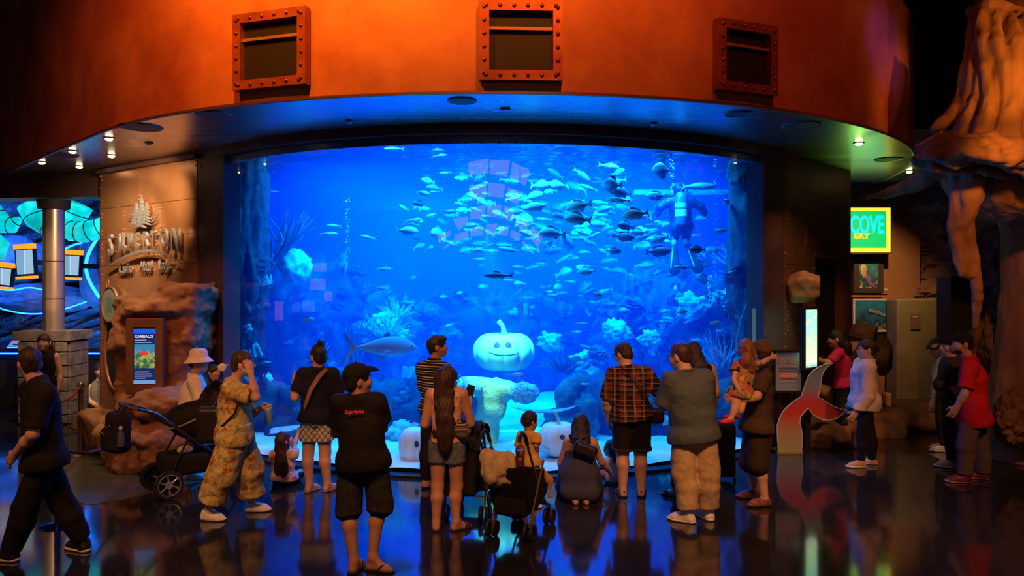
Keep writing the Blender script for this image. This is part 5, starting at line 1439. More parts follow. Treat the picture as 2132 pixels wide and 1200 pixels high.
def pp(px, py, Y): return np.array(P(px, py, Y))
C_BLACK = cloth('cotton_black', (.012, .011, .013)); C_NAVY = cloth('cotton_navy', (.012, .014, .040)); C_DENIMK = cloth('denim_black', (.022, .022, .026), (.045, .045, .05)); C_DENIM = cloth('denim_blue', (.085, .11, .16), (.16, .19, .25))
C_WHITE = cloth('cotton_white', (.80, .78, .76)); C_KHAKI = cloth('cotton_khaki', (.62, .47, .28)); C_SLATE = cloth('pique_slate', (.10, .135, .17), (.085, .115, .145)); C_BROWN = cloth('cotton_brown', (.085, .055, .035)); C_DKBRN = cloth('cotton_dark_brown', (.045, .030, .022))
C_RED = cloth('pique_red', (.62, .012, .022)); C_PINKC = cloth('cotton_pink', (.66, .03, .12)); C_JACKET = cloth('jacket_pale', (.74, .62, .60)); C_OLIVE = cloth('jacket_olive', (.045, .040, .026)); C_YEL = cloth('cotton_yellow', (.78, .47, .14)); C_MUST = cloth('cotton_mustard', (.66, .38, .05))
C_GREYP = cloth('cargo_grey', (.13, .095, .085)); C_DRESS = cloth('dress_blue_grey', (.045, .055, .14), (.06, .065, .13)); C_PEACH = floral('blouse_peach', (.74, .42, .28), [(.03, .012, .012), (.70, .40, .27), (.72, .42, .28), (.70, .40, .27)], 8, .50, .5)
L_BLACK = mat('leather_black', (.015, .013, .013), .45); L_TAN = mat('leather_tan', (.36, .22, .11), .55); RUB = mat('rubber_black', (.018, .017, .017), .6); SH_WHITE = mat('shoe_white', (.86, .86, .80), .6, var=.1); SOLE_W = mat('sole_white', (.88, .88, .84), .6); SH_TAN = mat('shoe_tan', (.62, .36, .20), .6); SH_MAR = mat('shoe_maroon', (.26, .02, .05), .5, col2=(.05, .01, .02), scale=30)
FLORAL_DRESS = floral('dress_floral', (.58, .50, .20), [(.50, .16, .04), (.66, .58, .26), (.42, .40, .16), (.70, .50, .20), (.46, .12, .05), (.66, .58, .26), (.30, .32, .14)], 13, .46, .5)
FLORAL_PINK = floral('top_floral_pink', (.80, .66, .58), [(.70, .16, .28), (.84, .72, .64), (.30, .30, .20), (.78, .30, .34)], 13, .42)
FLORAL_BRIGHT = floral('dress_bright', (.45, .22, .14), [(.75, .06, .05), (.80, .58, .08), (.03, .02, .02), (.75, .25, .10), (.30, .34, .08), (.45, .22, .14)], 20, .50, .5)

def bag(name, p, c, size, material, label=None, rd=.03, M=None, flap=True):
    S = SDF(.009, .02); S.box(c, np.array(size) / 2, M, rd); S.wrinkle(.004, 9, 1)
    o = S.build(name, material, None, tuple(c)); return o

# --- man in black tee and cap, arms folded ------------------------------------------
Y = 6.2
p = Person('man in black tee and black cap, arms folded, standing nearest the middle', (758 - CX) / FPX * Y, Y, 8, 1.66, 1.13, 'tan', head_yaw=62, head_pitch=3, group='visitors',
    J={'lsh': pp(706, 836, 6.2), 'rsh': pp(787, 836, 6.2), 'lel': pp(700, 902, 6.3), 'lwr': pp(755, 893, 6.5), 'rel': pp(797, 892, 6.3), 'rwr': pp(748, 880, 6.52), 'head': pp(745, 791, 6.2), 'neck': pp(747, 826, 6.19), 'lan': pp(737, 1168, 6.16), 'ran': pp(776, 1160, 6.2), 'lkn': pp(726, 1060, 6.25), 'rkn': pp(792, 1052, 6.27), 'lhip': pp(731, 962, 6.2), 'rhip': pp(781, 962, 6.2), 'pel': pp(757, 958, 6.2), 'chest': pp(752, 890, 6.2)})
p.feet = {'l': nrm((.25, .95, 0)), 'r': nrm((.95, -.30, 0))}
p.build_body(); p.shirt(C_BLACK, .72, .07, .022, belly=1.08, flare=.02, name='tee', seed=1); p.pants(C_DENIMK, 1.12, .032, .040, .012, 'shorts'); p.hair(H_BLACK, 'short'); p.cap(C_BLACK); p.sandals(RUB, 'thong', 'flip_flop')
nk = p.J['neck']; m_ = MB(); m_.tube([Vector(nk + p.tu * .005 + p.tr * .07 * math.sin(a) - p.tf * .066 * math.cos(a)) for a in [2 * PI * i / 24 for i in range(24)]], .004, 6, closed=True); m_.build('necklace', mat('gold_chain', (.8, .55, .2), .3, .9), p.e, Vector(p.base), smooth=True)
text_obj('tee_lettering', 'Supreme', .042, .001, mat('print_red', (.75, .03, .03), .6, emit=0), Vector(nk + np.array([-.085, -.145, -.115])), (1, .05, .03), (0, .25, 1), p.e, font_shear=.2, bold=.001)

# --- woman in navy tee, pointing ----------------------------------------------------
Y = 8.6
p = Person('woman in navy tee and lattice print shorts, hair in a bun, pointing up', (658 - CX) / FPX * Y, Y, 0, 1.60, 1.2, 'fair', head_yaw=-38, group='visitors', limb=1.12,
    J={'lsh': pp(632, 778, 8.6), 'lel': pp(614, 828, 8.55), 'lwr': pp(613, 797, 8.75), 'rel': pp(712, 832, 8.65), 'rwr': pp(690, 838, 8.85), 'rsh': pp(692, 778, 8.6), 'lan': pp(644, 1008, 8.58), 'ran': pp(682, 1008, 8.6), 'lkn': pp(642, 942, 8.62), 'rkn': pp(677, 942, 8.62), 'lhip': pp(646, 885, 8.6), 'rhip': pp(674, 885, 8.6), 'head': pp(663, 742, 8.6), 'neck': pp(662, 768, 8.6), 'chest': pp(661, 815, 8.6), 'pel': pp(660, 870, 8.6)})
p.hands['l'].update(d=nrm((-.1, .1, 1)), n=nrm((.8, .5, 0)), point=True); p.feet = {'l': nrm((.45, .9, 0)), 'r': nrm((.6, .8, 0))}
p.build_body(); p.shirt(C_NAVY, .75, .04, .022, name='tee', seed=2, belly=1.05); p.pants(diamonds('shorts_lattice'), .56, .020, .03, .014, 'shorts', top=.02, hip=1.0); p.hair(H_BLACK, 'bun'); p.sandals(mat('sandal_grey', (.25, .22, .2), .6), 'thong')
p.strap([pp(680, 768, 8.48), pp(664, 784, 8.42), pp(648, 810, 8.40), pp(640, 832, 8.42), pp(634, 850, 8.48), pp(634, 858, 8.60)], .045, L_TAN, 'bag_strap')

# --- woman in floral dress walking to the right --------------------------------------
Y = 7.62
p = Person('woman in yellow floral outfit walking right with her hand at her face', (492 - CX) / FPX * Y, Y, 82, 1.64, 1.12, 'fair', head_yaw=80, group='visitors',
    J={'head': pp(506, 757, 7.6), 'neck': pp(488, 792, 7.62), 'chest': pp(487, 838, 7.62), 'pel': pp(490, 905, 7.62), 'rsh': pp(480, 812, 7.48), 'lsh': pp(490, 812, 7.80), 'rel': pp(533, 828, 7.45), 'rwr': pp(522, 778, 7.46), 'lel': pp(520, 868, 7.86), 'lwr': pp(543, 850, 7.90),
       'rhip': pp(486, 915, 7.55), 'lhip': pp(498, 915, 7.70), 'rkn': pp(462, 990, 7.52), 'ran': pp(432, 1066, 7.54), 'lkn': pp(520, 980, 7.76), 'lan': pp(525, 1052, 7.82)})
p.hands['r'].update(d=nrm((-.25, 0, 1)), n=nrm((-.6, .7, 0)), curl=.5); p.hands['l'].update(d=nrm((1, .1, .1)), n=nrm((0, -1, -.2)), curl=.8)
p.feet = {'l': nrm((1, .1, 0)), 'r': nrm((1, -.15, 0))}
p.build_body(); p.shirt(FLORAL_DRESS, .85, .10, .035, 'dress_top' and 'floral_top', 1.15, .03, .010, seed=3, hip=1.1); p.pants(FLORAL_DRESS, 1.68, .045, .075, .02, 'wide_trousers', .010, .12, 1.1); p.hair(H_BROWN, 'short'); p.shoes(SH_WHITE, SOLE_W, 'sneaker', .014, .03)
p.strap([pp(490, 796, 7.5), pp(500, 830, 7.42), pp(488, 862, 7.40), pp(466, 885, 7.42), pp(448, 900, 7.5)], .02, L_BLACK, 'bag_strap')
c = pp(436, 885, 7.66); o = bag('shoulder_bag', p, c, (.24, .14, .36), L_BLACK, rd=.05); tag(o, 'big black shoulder bag carried by the woman in the floral outfit', 'bag')
cb = Vector(p.J['lwr'] + np.array([.085, -.02, -.06])); be = empty('water_bottle', cb - Vector((0, 0, .10)), 'pale blue bottle in the hand of the woman in the floral outfit', 'bottle')
MB().lathe(cb - Vector((0, 0, .10)), [(.034, 0), (.037, .01), (.037, .13), (.030, .15), (.022, .165)], 18).build('flask', mat('bottle_blue', (.25, .45, .62), .35), be, smooth=True); MB().lathe(cb + Vector((0, 0, .065)), [(.024, 0), (.025, .005), (.024, .035), (.018, .04)], 16).build('cap', mat('bottle_cap', (.6, .45, .3), .5), be, smooth=True)

# --- man in a white bucket hat with a baby -------------------------------------------
Y = 9.2
p = Person('man in white tee and white bucket hat standing behind the pram', (402 - CX) / FPX * Y, Y, 78, 1.60, 1.12, 'tan', head_yaw=88, group='visitors',
    J={'head': pp(414, 752, 9.2), 'neck': pp(404, 782, 9.2), 'chest': pp(401, 818, 9.2), 'rsh': pp(404, 795, 9.05), 'lsh': pp(410, 793, 9.37), 'rel': pp(418, 842, 8.98), 'rwr': pp(450, 828, 9.0), 'lel': pp(432, 835, 9.4), 'lwr': pp(466, 822, 9.28)})
p.hands['r'].update(d=nrm((1, .3, .1)), n=nrm((0, .4, 1)), curl=.7)
p.build_body(); p.shirt(C_WHITE, .85, .03, .024, name='tee', seed=4); p.pants(cloth('shorts_pale', (.62, .64, .70)), .8, .03, .03, .01, 'shorts'); p.hair(H_BLACK, 'short'); p.bucket(C_WHITE); p.shoes(SH_WHITE, SOLE_W)
Yb = 9.08; bz = P(452, 838, Yb).z
p = Person('baby in white held by the man in the bucket hat', P(452, 0, Yb).x, Yb, 130, .60, 1.15, 'tan', head_yaw=120, child=True, group='visitors', z0=bz - .26, hs=.17, limb=1.15, res=.010,
    J={'pel': pp(453, 832, Yb), 'chest': pp(452, 812, Yb), 'neck': pp(450, 795, Yb), 'head': pp(445, 775, Yb), 'lsh': pp(463, 802, Yb - .02), 'rsh': pp(441, 802, Yb - .03), 'lel': pp(470, 808, Yb - .06), 'lwr': pp(466, 800, Yb - .11), 'rel': pp(440, 818, Yb - .09), 'rwr': pp(448, 825, Yb - .14),
       'lhip': pp(458, 836, Yb), 'rhip': pp(448, 836, Yb), 'lkn': pp(470, 840, Yb - .10), 'rkn': pp(452, 842, Yb - .12), 'lan': pp(472, 855, Yb - .12), 'ran': pp(456, 857, Yb - .14)})
p.build_body(); p.shirt(C_WHITE, 0, .03, .008, name='romper', res=.008, wr=.002); p.pants(C_WHITE, .5, .010, name='romper_pants', res=.008, wr=.002); p.hair(H_BLACK, 'short')
S = SDF(.008, .02); bc = pp(462, 766, Yb - .02)
for i in range(5): a = i * 1.3; S.ell(bc + np.array([.03 * math.cos(a), 0, .03 * math.sin(a)]), (.024, .02, .024))
S.cone(bc + np.array([.03, 0, .02]), bc + np.array([.075, 0, .035]), .012, .008); o = S.build('plush_toy', C_WHITE, None, tuple(bc)); tag(o, 'small white plush toy by the baby face', 'toy')

# --- girl sitting on the floor, pointing ---------------------------------------------
Y = 8.85
p = Person('long haired girl in pink floral top sitting on the floor pointing up', (592 - CX) / FPX * Y, Y, 28, 1.18, 1.0, 'fair', head_yaw=55, head_pitch=22, child=True, group='visitors',
    J={'pel': pp(590, 992, Y), 'chest': pp(592, 962, Y), 'neck': pp(593, 937, Y), 'head': pp(592, 917, Y), 'lsh': pp(571, 946, Y), 'rsh': pp(613, 946, 8.8), 'rel': pp(612, 928, 9.0), 'rwr': pp(622, 903, 9.1), 'lel': pp(570, 975, 9.0), 'lwr': pp(592, 985, 9.2),
       'lhip': pp(580, 1000, Y), 'rhip': pp(602, 1000, Y), 'lkn': pp(578, 985, 9.15), 'rkn': pp(625, 985, 9.05), 'lan': pp(612, 994, 9.22), 'ran': pp(600, 996, 9.32)})
p.hands['r'].update(d=nrm((.5, .3, 1)), n=nrm((.5, -.6, -.2)), point=True)
p.build_body(); p.shirt(FLORAL_PINK, .35, .06, .018, name='top', seed=5, belly=1.1); p.pants(C_BLACK, 1.9, .016); p.hair(H_DARK, 'long', .36, width=1.05)

# --- man in striped polo ---------------------------------------------------------------
Y = 8.7
p = Person('man in navy polo with white stripes looking right', (905 - CX) / FPX * Y, Y, 35, 1.73, .98, 'brown', head_yaw=82, group='visitors',
    J={'lel': pp(884, 820, 8.8), 'lwr': pp(896, 868, 9.0), 'head': pp(911, 722, 8.72), 'neck': pp(905, 752, 8.7), 'rel': pp(940, 825, 8.6), 'rwr': pp(940, 870, 8.85)})
p.build_body(); p.shirt(striped('polo_striped', (.010, .012, .024), (.72, .66, .60), 5.2, .13), .85, .05, .020, name='polo', collar=True, seed=6); p.pants(C_BLACK, 1.97, .022, .03); p.hair(H_BLACK, 'spiky'); p.shoes(SH_TAN, RUB)

# --- long haired woman holding a phone ---------------------------------------------------
Y = 7.25
p = Person('woman with very long dark hair holding a phone in front of the stroller', (930 - CX) / FPX * Y, Y, 6, 1.57, .98, 'tan', head_yaw=28, head_pitch=-14, group='visitors', limb=1.05,
    J={'lel': pp(884, 884, 7.25), 'lwr': pp(905, 868, 7.55), 'rel': pp(980, 882, 7.3), 'rwr': pp(976, 846, 7.46), 'lsh': pp(897, 822, 7.25), 'rsh': pp(963, 820, 7.25), 'head': pp(932, 790, 7.27), 'lan': pp(908, 1088, 7.22), 'ran': pp(950, 1086, 7.22), 'lkn': pp(911, 1012, 7.27), 'rkn': pp(951, 1012, 7.27)})
p.hands['r'].update(d=nrm((-.1, .25, 1)), n=nrm((.1, .9, -.2)), curl=.75); p.feet = {'l': nrm((-.05, 1, 0)), 'r': nrm((.75, .5, 0))}
p.build_body(); p.shirt(C_PEACH, 0, .0, .018, name='blouse', seed=7, vneck=.10); p.pants(C_DENIM, .42, .012, .018, .008, 'denim_shorts', top=.10, hip=1.0); p.hair(H_DARK, 'long', .56, width=1.0); p.sandals(RUB, 'slide', 'slide_sandal'); p.glasses()
S = SDF(.009, .03); c = pp(962, 898, 7.16); S.ell(c, (.085, .06, .075)); S.cone(c + np.array([-.16, .02, .01]), c, .035, .05); S.wrinkle(.012, 12, 3); o = S.build('tied_shirt', striped('shirt_tied', (.012, .010, .012), (.7, .58, .48), 14, .16), p.e, tuple(p.base))
ph = pp(978, 818, 7.50); m_ = MB(); m_.box(Vector(ph), (.078, .011, .155), Matrix.Rotation(R(14), 3, 'Y') @ Matrix.Rotation(R(-18), 3, 'X')); o = m_.build('phone', mat('phone_black', (.01, .01, .012), .15), None, Vector(ph)); tag(o, 'black phone held up by the long haired woman', 'phone')
bv = o.modifiers.new('bev', 'BEVEL'); bv.width = .006; bv.segments = 2

# --- toddler in yellow -------------------------------------------------------------------
Y = 7.95
p = Person('toddler in yellow tee and shorts standing behind the stroller', (1102 - CX) / FPX * Y, Y, 42, 1.02, 1.05, 'tan', head_yaw=58, head_pitch=-12, child=True, group='visitors', J={'rel': pp(1116, 928, 7.85), 'rwr': pp(1118, 950, 7.95)})
p.build_body(); p.shirt(C_YEL, .75, .05, .014, name='tee', seed=8); p.pants(C_MUST, .85, .02, .03, .01, 'shorts'); p.hair(H_BLACK, 'short'); p.shoes(SH_WHITE, SOLE_W)

# --- woman kneeling --------------------------------------------------------------------------
Y = 8.28
p = Person('dark haired woman in blue grey dress kneeling on the floor', (1207 - CX) / FPX * Y, Y, 0, 1.6, 1.1, 'tan', head_yaw=10, head_pitch=-12, group='visitors',
    J={'pel': pp(1205, 988, 8.28), 'chest': pp(1207, 940, 8.34), 'neck': pp(1209, 908, 8.38), 'head': pp(1209, 886, 8.44), 'lsh': pp(1182, 922, 8.36), 'rsh': pp(1235, 922, 8.36), 'lel': pp(1168, 965, 8.40), 'lwr': pp(1176, 1000, 8.55), 'rel': pp(1252, 962, 8.42), 'rwr': pp(1272, 985, 8.62),
       'lhip': pp(1192, 995, 8.28), 'rhip': pp(1220, 995, 8.28), 'lkn': pp(1188, 1008, 8.70), 'rkn': pp(1226, 1008, 8.70), 'lan': pp(1196, 1029, 8.20), 'ran': pp(1216, 1029, 8.20)})
p.feet = {'l': nrm((0, -1, 0)), 'r': nrm((.1, -1, 0))}
p.build_body()
S = SDF(.013, .06); p.torso(S, .016); S.clip(pp(1206, 940, 8.3), p.tu)
S.cone(p.J['pel'], pp(1206, 1010, 8.45), .21, .26, .1, flat=((0, 0, 1), .8)); S.cone(pp(1190, 1022, 8.6), pp(1225, 1022, 8.6), .15, .15, .1); S.cone(pp(1185, 1024, 8.15), pp(1230, 1026, 8.15), .11, .11, .08); S.wrinkle(.016, 7, 2, (1, 1, .5)); S.clip((0, 0, .006), (0, 0, -1)); p.put(S, 'dress', C_DRESS)
p.hair(H_BLACK, 'long', .16, width=1.05)
for sg in (-1, 1): m_ = MB(); m_.tube([Vector(pp(1208 + sg * 22, 908, 8.24)), Vector(pp(1208 + sg * 6, 912, 8.20)), Vector(pp(1208 - sg * 16, 928, 8.17)), Vector(pp(1208 - sg * 26, 944, 8.19))], .006, 6); m_.build('dress_strap', C_DRESS, p.e, Vector(p.base), smooth=True)
p.strap([pp(1186, 906, 8.22), pp(1192, 920, 8.20), pp(1200, 932, 8.17)], .03, L_BLACK, 'bag_strap')
c = pp(1219, 937, 8.12); Mb = np.array(Matrix.Rotation(R(22), 3, 'Y')); o = bag('crossbody_bag', p, c, (.26, .10, .14), L_BLACK, rd=.045, M=Mb); tag(o, 'black crossbody bag on the back of the kneeling woman', 'bag')
for sd_ in (0,):
    m_ = MB(); m_.tube([Vector(c + np.array([.08, -.06, -.02])), Vector(c + np.array([.085, -.062, -.07]))], .004, 5); m_.build('zip_pull', mat('zip_metal', (.6, .6, .6), .3, .8), o, Vector(c))

# --- small child sitting by the glass -----------------------------------------------------------
Y = 8.98
p = Person('small child in white sitting on the floor beside the kneeling woman', (1282 - CX) / FPX * Y, Y, -35, .92, 1.05, 'tan', head_yaw=-50, child=True, group='visitors',
    J={'pel': pp(1285, 990, Y), 'chest': pp(1281, 966, Y), 'neck': pp(1277, 951, Y), 'head': pp(1271, 934, Y), 'lsh': pp(1268, 955, Y - .05), 'rsh': pp(1290, 955, Y + .05), 'lel': pp(1260, 968, Y - .05), 'lwr': pp(1248, 972, Y), 'rel': pp(1290, 975, Y + .1), 'rwr': pp(1275, 980, Y + .15),
       'lhip': pp(1278, 997, Y - .04), 'rhip': pp(1292, 997, Y), 'lkn': pp(1254, 985, Y), 'rkn': pp(1270, 985, Y + .25), 'lan': pp(1268, 1000, Y + .12), 'ran': pp(1250, 998, Y + .28)})
p.build_body(); p.shirt(C_WHITE, .6, .07, .018, name='tee', seed=9, res=.010); p.pants(C_WHITE, .6, .016, name='shorts', res=.010); p.hair(H_BLACK, 'bob', .08)
m_ = MB(); b0 = p.hat_at(-.05, -.08, .07); m_.ball(Vector(b0), (.03, .012, .02), 8, 6); m_.build('hair_bow', C_WHITE, p.e, Vector(p.base), smooth=True)

# --- woman in plaid --------------------------------------------------------------------------------
Y = 8.4
p = Person('short haired woman in red and black plaid top and black shorts', (1315 - CX) / FPX * Y, Y, 0, 1.69, 1.24, 'fair', head_yaw=-42, head_pitch=-20, group='visitors', limb=1.15,
    J={'head': pp(1297, 737, 8.45), 'neck': pp(1303, 765, 8.4), 'chest': pp(1311, 808, 8.4), 'lsh': pp(1277, 780, 8.4), 'rsh': pp(1345, 778, 8.4), 'lel': pp(1262, 835, 8.38), 'lwr': pp(1266, 872, 8.5), 'rel': pp(1376, 822, 8.45), 'rwr': pp(1356, 838, 8.75)})
p.build_body(); p.shirt(plaid('top_plaid'), .95, .06, .024, name='plaid_top', seed=10, belly=1.03); p.pants(C_BLACK, .93, .030, .035, .012, 'shorts', hip=1.06); p.hair(H_DARK, 'short'); p.sandals(L_BLACK, 'buckle'); p.glasses()
for sd in 'lr':
    S = SDF(.010, .01); e1 = lerp(p.J[sd + 'hip'], p.J[sd + 'kn'], .86); e2 = lerp(p.J[sd + 'hip'], p.J[sd + 'kn'], .95); S.cone(e1, e2, .128, .126, .01, clip=[(e2, nrm(e2 - e1)), (e1, nrm(e1 - e2))]); p.put(S, 'shorts_cuff', C_DENIMK)
p.strap([pp(1296, 768, 8.26), pp(1318, 784, 8.22), pp(1336, 810, 8.20), pp(1350, 838, 8.22), pp(1362, 855, 8.34)], .018, L_BLACK, 'bag_strap')
c = pp(1366, 866, 8.36); o = bag('fringed_bag', p, c, (.17, .10, .17), L_BLACK, rd=.04); tag(o, 'small black fringed bag at the hip of the woman in plaid', 'bag')
for i in range(6): m_ = MB(); q0 = c + np.array([-.06 + i * .024, -.03, -.07]); m_.tube([Vector(q0), Vector(q0 + np.array([.004, 0, -.05]))], [.006, .004], 5); m_.build('fringe', L_BLACK, o, Vector(c))

# --- man in slate polo and khakis --------------------------------------------------------------------
Y = 7.5
p = Person('heavy man in slate polo, khaki trousers and glasses, back turned', (1452 - CX) / FPX * Y, Y, -6, 1.79, 1.40, 'fair', head_yaw=-48, head_pitch=-12, group='visitors',
    J={'head': pp(1415, 742, 7.55), 'neck': pp(1428, 776, 7.5), 'chest': pp(1438, 822, 7.5), 'pel': pp(1445, 902, 7.5), 'lsh': pp(1395, 788, 7.5), 'rsh': pp(1470, 785, 7.5), 'lel': pp(1380, 848, 7.6), 'lwr': pp(1382, 838, 7.88), 'rel': pp(1478, 848, 7.75), 'rwr': pp(1440, 840, 8.02), 'lan': pp(1432, 1066, 7.46), 'ran': pp(1474, 1060, 7.55), 'lkn': pp(1424, 985, 7.5), 'rkn': pp(1474, 985, 7.5), 'lhip': pp(1424, 915, 7.5), 'rhip': pp(1467, 915, 7.5)})
p.feet = {'l': nrm((-.75, .5, 0)), 'r': nrm((-.3, .9, 0))}
p.build_body(); p.shirt(C_SLATE, .92, .07, .022, name='polo', collar=True, seed=11, belly=1.08, flare=.02, wr=.009, hip=.96); p.pants(C_KHAKI, 1.94, .022, .050, .012, wr=.009, hip=.95); p.hair(H_BROWN, 'short'); p.glasses(); p.shoes(SH_WHITE, SOLE_W)
# --- woman hidden behind him ---------------------------------------------------------------------------
Y = 8.36
p = Person('dark haired woman in black sleeveless top mostly hidden behind the heavy man', (1448 - CX) / FPX * Y, Y, -12, 1.71, 1.05, 'tan', group='visitors', J={'head': pp(1440, 735, 8.36), 'rsh': pp(1480, 768, 8.36), 'rel': pp(1492, 822, 8.34), 'rwr': pp(1465, 838, 8.6), 'lan': pp(1406, 1026, 8.36), 'lkn': pp(1412, 962, 8.38)})
p.feet['l'] = nrm((-.6, .7, 0)); p.build_body(); p.shirt(C_BLACK, 0, .06, .018, name='tank_top', seed=12); p.pants(C_NAVY, 1.8, .018); p.hair(H_BLACK, 'long', .20, width=1.05); p.sandals(L_BLACK, 'slide')

# --- man carrying a little girl -------------------------------------------------------------------------
Y = 8.1
p = Person('man in brown tee, brown shorts and cap carrying a little girl', (1576 - CX) / FPX * Y, Y, -58, 1.76, 1.12, 'fair', head_yaw=-30, group='visitors',
    J={'head': pp(1583, 735, 8.12), 'neck': pp(1585, 766, 8.1), 'chest': pp(1580, 812, 8.1), 'pel': pp(1574, 888, 8.1), 'lsh': pp(1590, 782, 7.94), 'rsh': pp(1572, 778, 8.26), 'lel': pp(1576, 826, 7.80), 'lwr': pp(1540, 834, 7.74), 'rel': pp(1552, 828, 8.30), 'rwr': pp(1528, 815, 8.12), 'lhip': pp(1580, 902, 8.04), 'rhip': pp(1568, 902, 8.16), 'lkn': pp(1578, 968, 8.02), 'rkn': pp(1562, 962, 8.2), 'lan': pp(1592, 1042, 8.02), 'ran': pp(1572, 1022, 8.3)})
p.hands['l'].update(d=nrm((-1, .1, .1)), n=nrm((.1, .9, .3)), curl=.5); p.feet = {'l': nrm((-.95, -.25, 0)), 'r': nrm((-.98, .1, 0))}
p.build_body(); p.shirt(C_BROWN, .85, .05, .024, name='tee', seed=13); p.pants(C_DKBRN, 1.05, .034, .045, .012, 'shorts'); p.hair(H_BROWN, 'short'); p.cap(cloth('cap_brown', (.16, .085, .05)), 0); p.shoes(mat('hiking_sandal', (.10, .05, .035), .6, col2=(.35, .10, .06), scale=40), RUB, 'hiking_shoe')
Yg = 7.86
p = Person('little girl in bright floral dress and red shoes carried on the man arm', P(1545, 0, Yg).x, Yg, -35, 1.05, 1.0, 'fair', child=True, head_yaw=-20, group='visitors', z0=P(0, 888, Yg).z, hs=.205,
    J={'head': pp(1551, 727, 7.9), 'neck': pp(1551, 754, 7.88), 'chest': pp(1549, 780, 7.86), 'pel': pp(1542, 818, 7.82), 'lsh': pp(1533, 764, 7.84), 'rsh': pp(1568, 762, 7.88), 'lel': pp(1528, 790, 7.78), 'lwr': pp(1536, 808, 7.72), 'rel': pp(1588, 755, 7.80), 'rwr': pp(1605, 745, 7.96),
       'lhip': pp(1534, 824, 7.8), 'rhip': pp(1549, 824, 7.84), 'lkn': pp(1530, 850, 7.68), 'lan': pp(1521, 874, 7.66), 'rkn': pp(1542, 852, 7.72), 'ran': pp(1532, 864, 7.74)})
p.hands['r'].update(d=nrm((.9, .4, .1)), n=nrm((-.2, .9, 0))); p.feet = {'l': nrm((-.9, -.1, -.3)), 'r': nrm((-.9, .1, -.2))}
p.build_body(); p.shirt(FLORAL_BRIGHT, .35, .10, .018, name='dress', seed=14, hip=1.15, res=.010); p.hair(H_RED, 'curly', .14, seed=2); p.shoes(mat('shoe_red', (.80, .03, .05), .5), mat('shoe_red', (.80, .03, .05)), 'clog')
# --- tall black bag standing on the floor -----------------------------------------------------------------
b0 = G(1512, 1005); e = empty('trolley_bag', b0, 'tall black trolley bag standing beside the man with the little girl', 'bag')
S = SDF(.012, .03); S.box(np.array(b0) + np.array([0, .12, .36]), (.13, .11, .32), None, .06); S.wrinkle(.006, 6, 2); S.build('body', C_BLACK, e, tuple(b0))
for sx in (-1, 1): m_ = MB(); m_.cyl(b0 + Vector((sx * .10, .06, .03)), b0 + Vector((sx * .125, .06, .03)), .03, 14); m_.build('wheel', RUB, e, b0, smooth=True)
m_ = MB(); m_.tube([b0 + Vector((-.06, .2, .66)), b0 + Vector((-.06, .2, .71)), b0 + Vector((.06, .2, .71)), b0 + Vector((.06, .2, .66))], .009, 6); m_.build('handle', RUB, e, b0, smooth=True)

# --- woman in pink at the lit panel -----------------------------------------------------------------------
Y = 10.95
p = Person('black haired woman in pink tee leaning on the lit panel', (1750 - CX) / FPX * Y, Y, -75, 1.62, 1.05, 'tan', head_pitch=-8, group='visitors',
    J={'head': pp(1740, 706, Y), 'neck': pp(1748, 727, Y), 'chest': pp(1752, 755, Y), 'pel': pp(1758, 800, Y), 'lsh': pp(1745, 736, Y - .16), 'rsh': pp(1748, 734, Y + .16), 'lel': pp(1727, 756, Y - .2), 'lwr': pp(1706, 751, Y - .12), 'rel': pp(1730, 758, Y + .2), 'rwr': pp(1712, 752, Y + .15)})
p.build_body(); p.shirt(C_PINKC, .85, .03, .020, name='tee', seed=15); p.pants(C_DENIMK, 1.95, .016); p.hair(H_BLACK, 'long', .13); p.shoes(RUB, RUB)
# --- woman in pale jacket ----------------------------------------------------------------------------------
Y = 9.76
p = Person('woman in pale pink jacket, black leggings and glasses, facing left', (1800 - CX) / FPX * Y, Y, -82, 1.63, 1.2, 'fair', group='visitors',
    J={'head': pp(1804, 727, Y), 'neck': pp(1808, 752, Y), 'lsh': pp(1808, 768, Y - .17), 'lel': pp(1806, 825, Y - .22), 'lwr': pp(1783, 858, Y - .2), 'lan': pp(1792, 962, Y - .05), 'ran': pp(1815, 960, Y + .12), 'lkn': pp(1795, 910, Y - .06), 'rkn': pp(1812, 908, Y + .08)})
p.build_body(); p.shirt(C_JACKET, 1.95, .14, .034, 'jacket', 1.05, .012, .010, collar=True, seed=16, hip=1.06); p.pants(C_BLACK, 1.95, .012); p.hair(H_DARK, 'tail'); p.glasses(); p.shoes(SH_TAN, SOLE_W)
p.strap([pp(1812, 756, Y - .06), pp(1826, 778, Y - .16), pp(1838, 815, Y - .16), pp(1842, 840, Y - .06)], .014, L_TAN, 'bag_strap')
c = pp(1846, 832, Y - .02); o = bag('tan_bag', p, c, (.07, .16, .18), L_TAN, rd=.03); tag(o, 'small tan bag behind the woman in the pale jacket', 'bag')
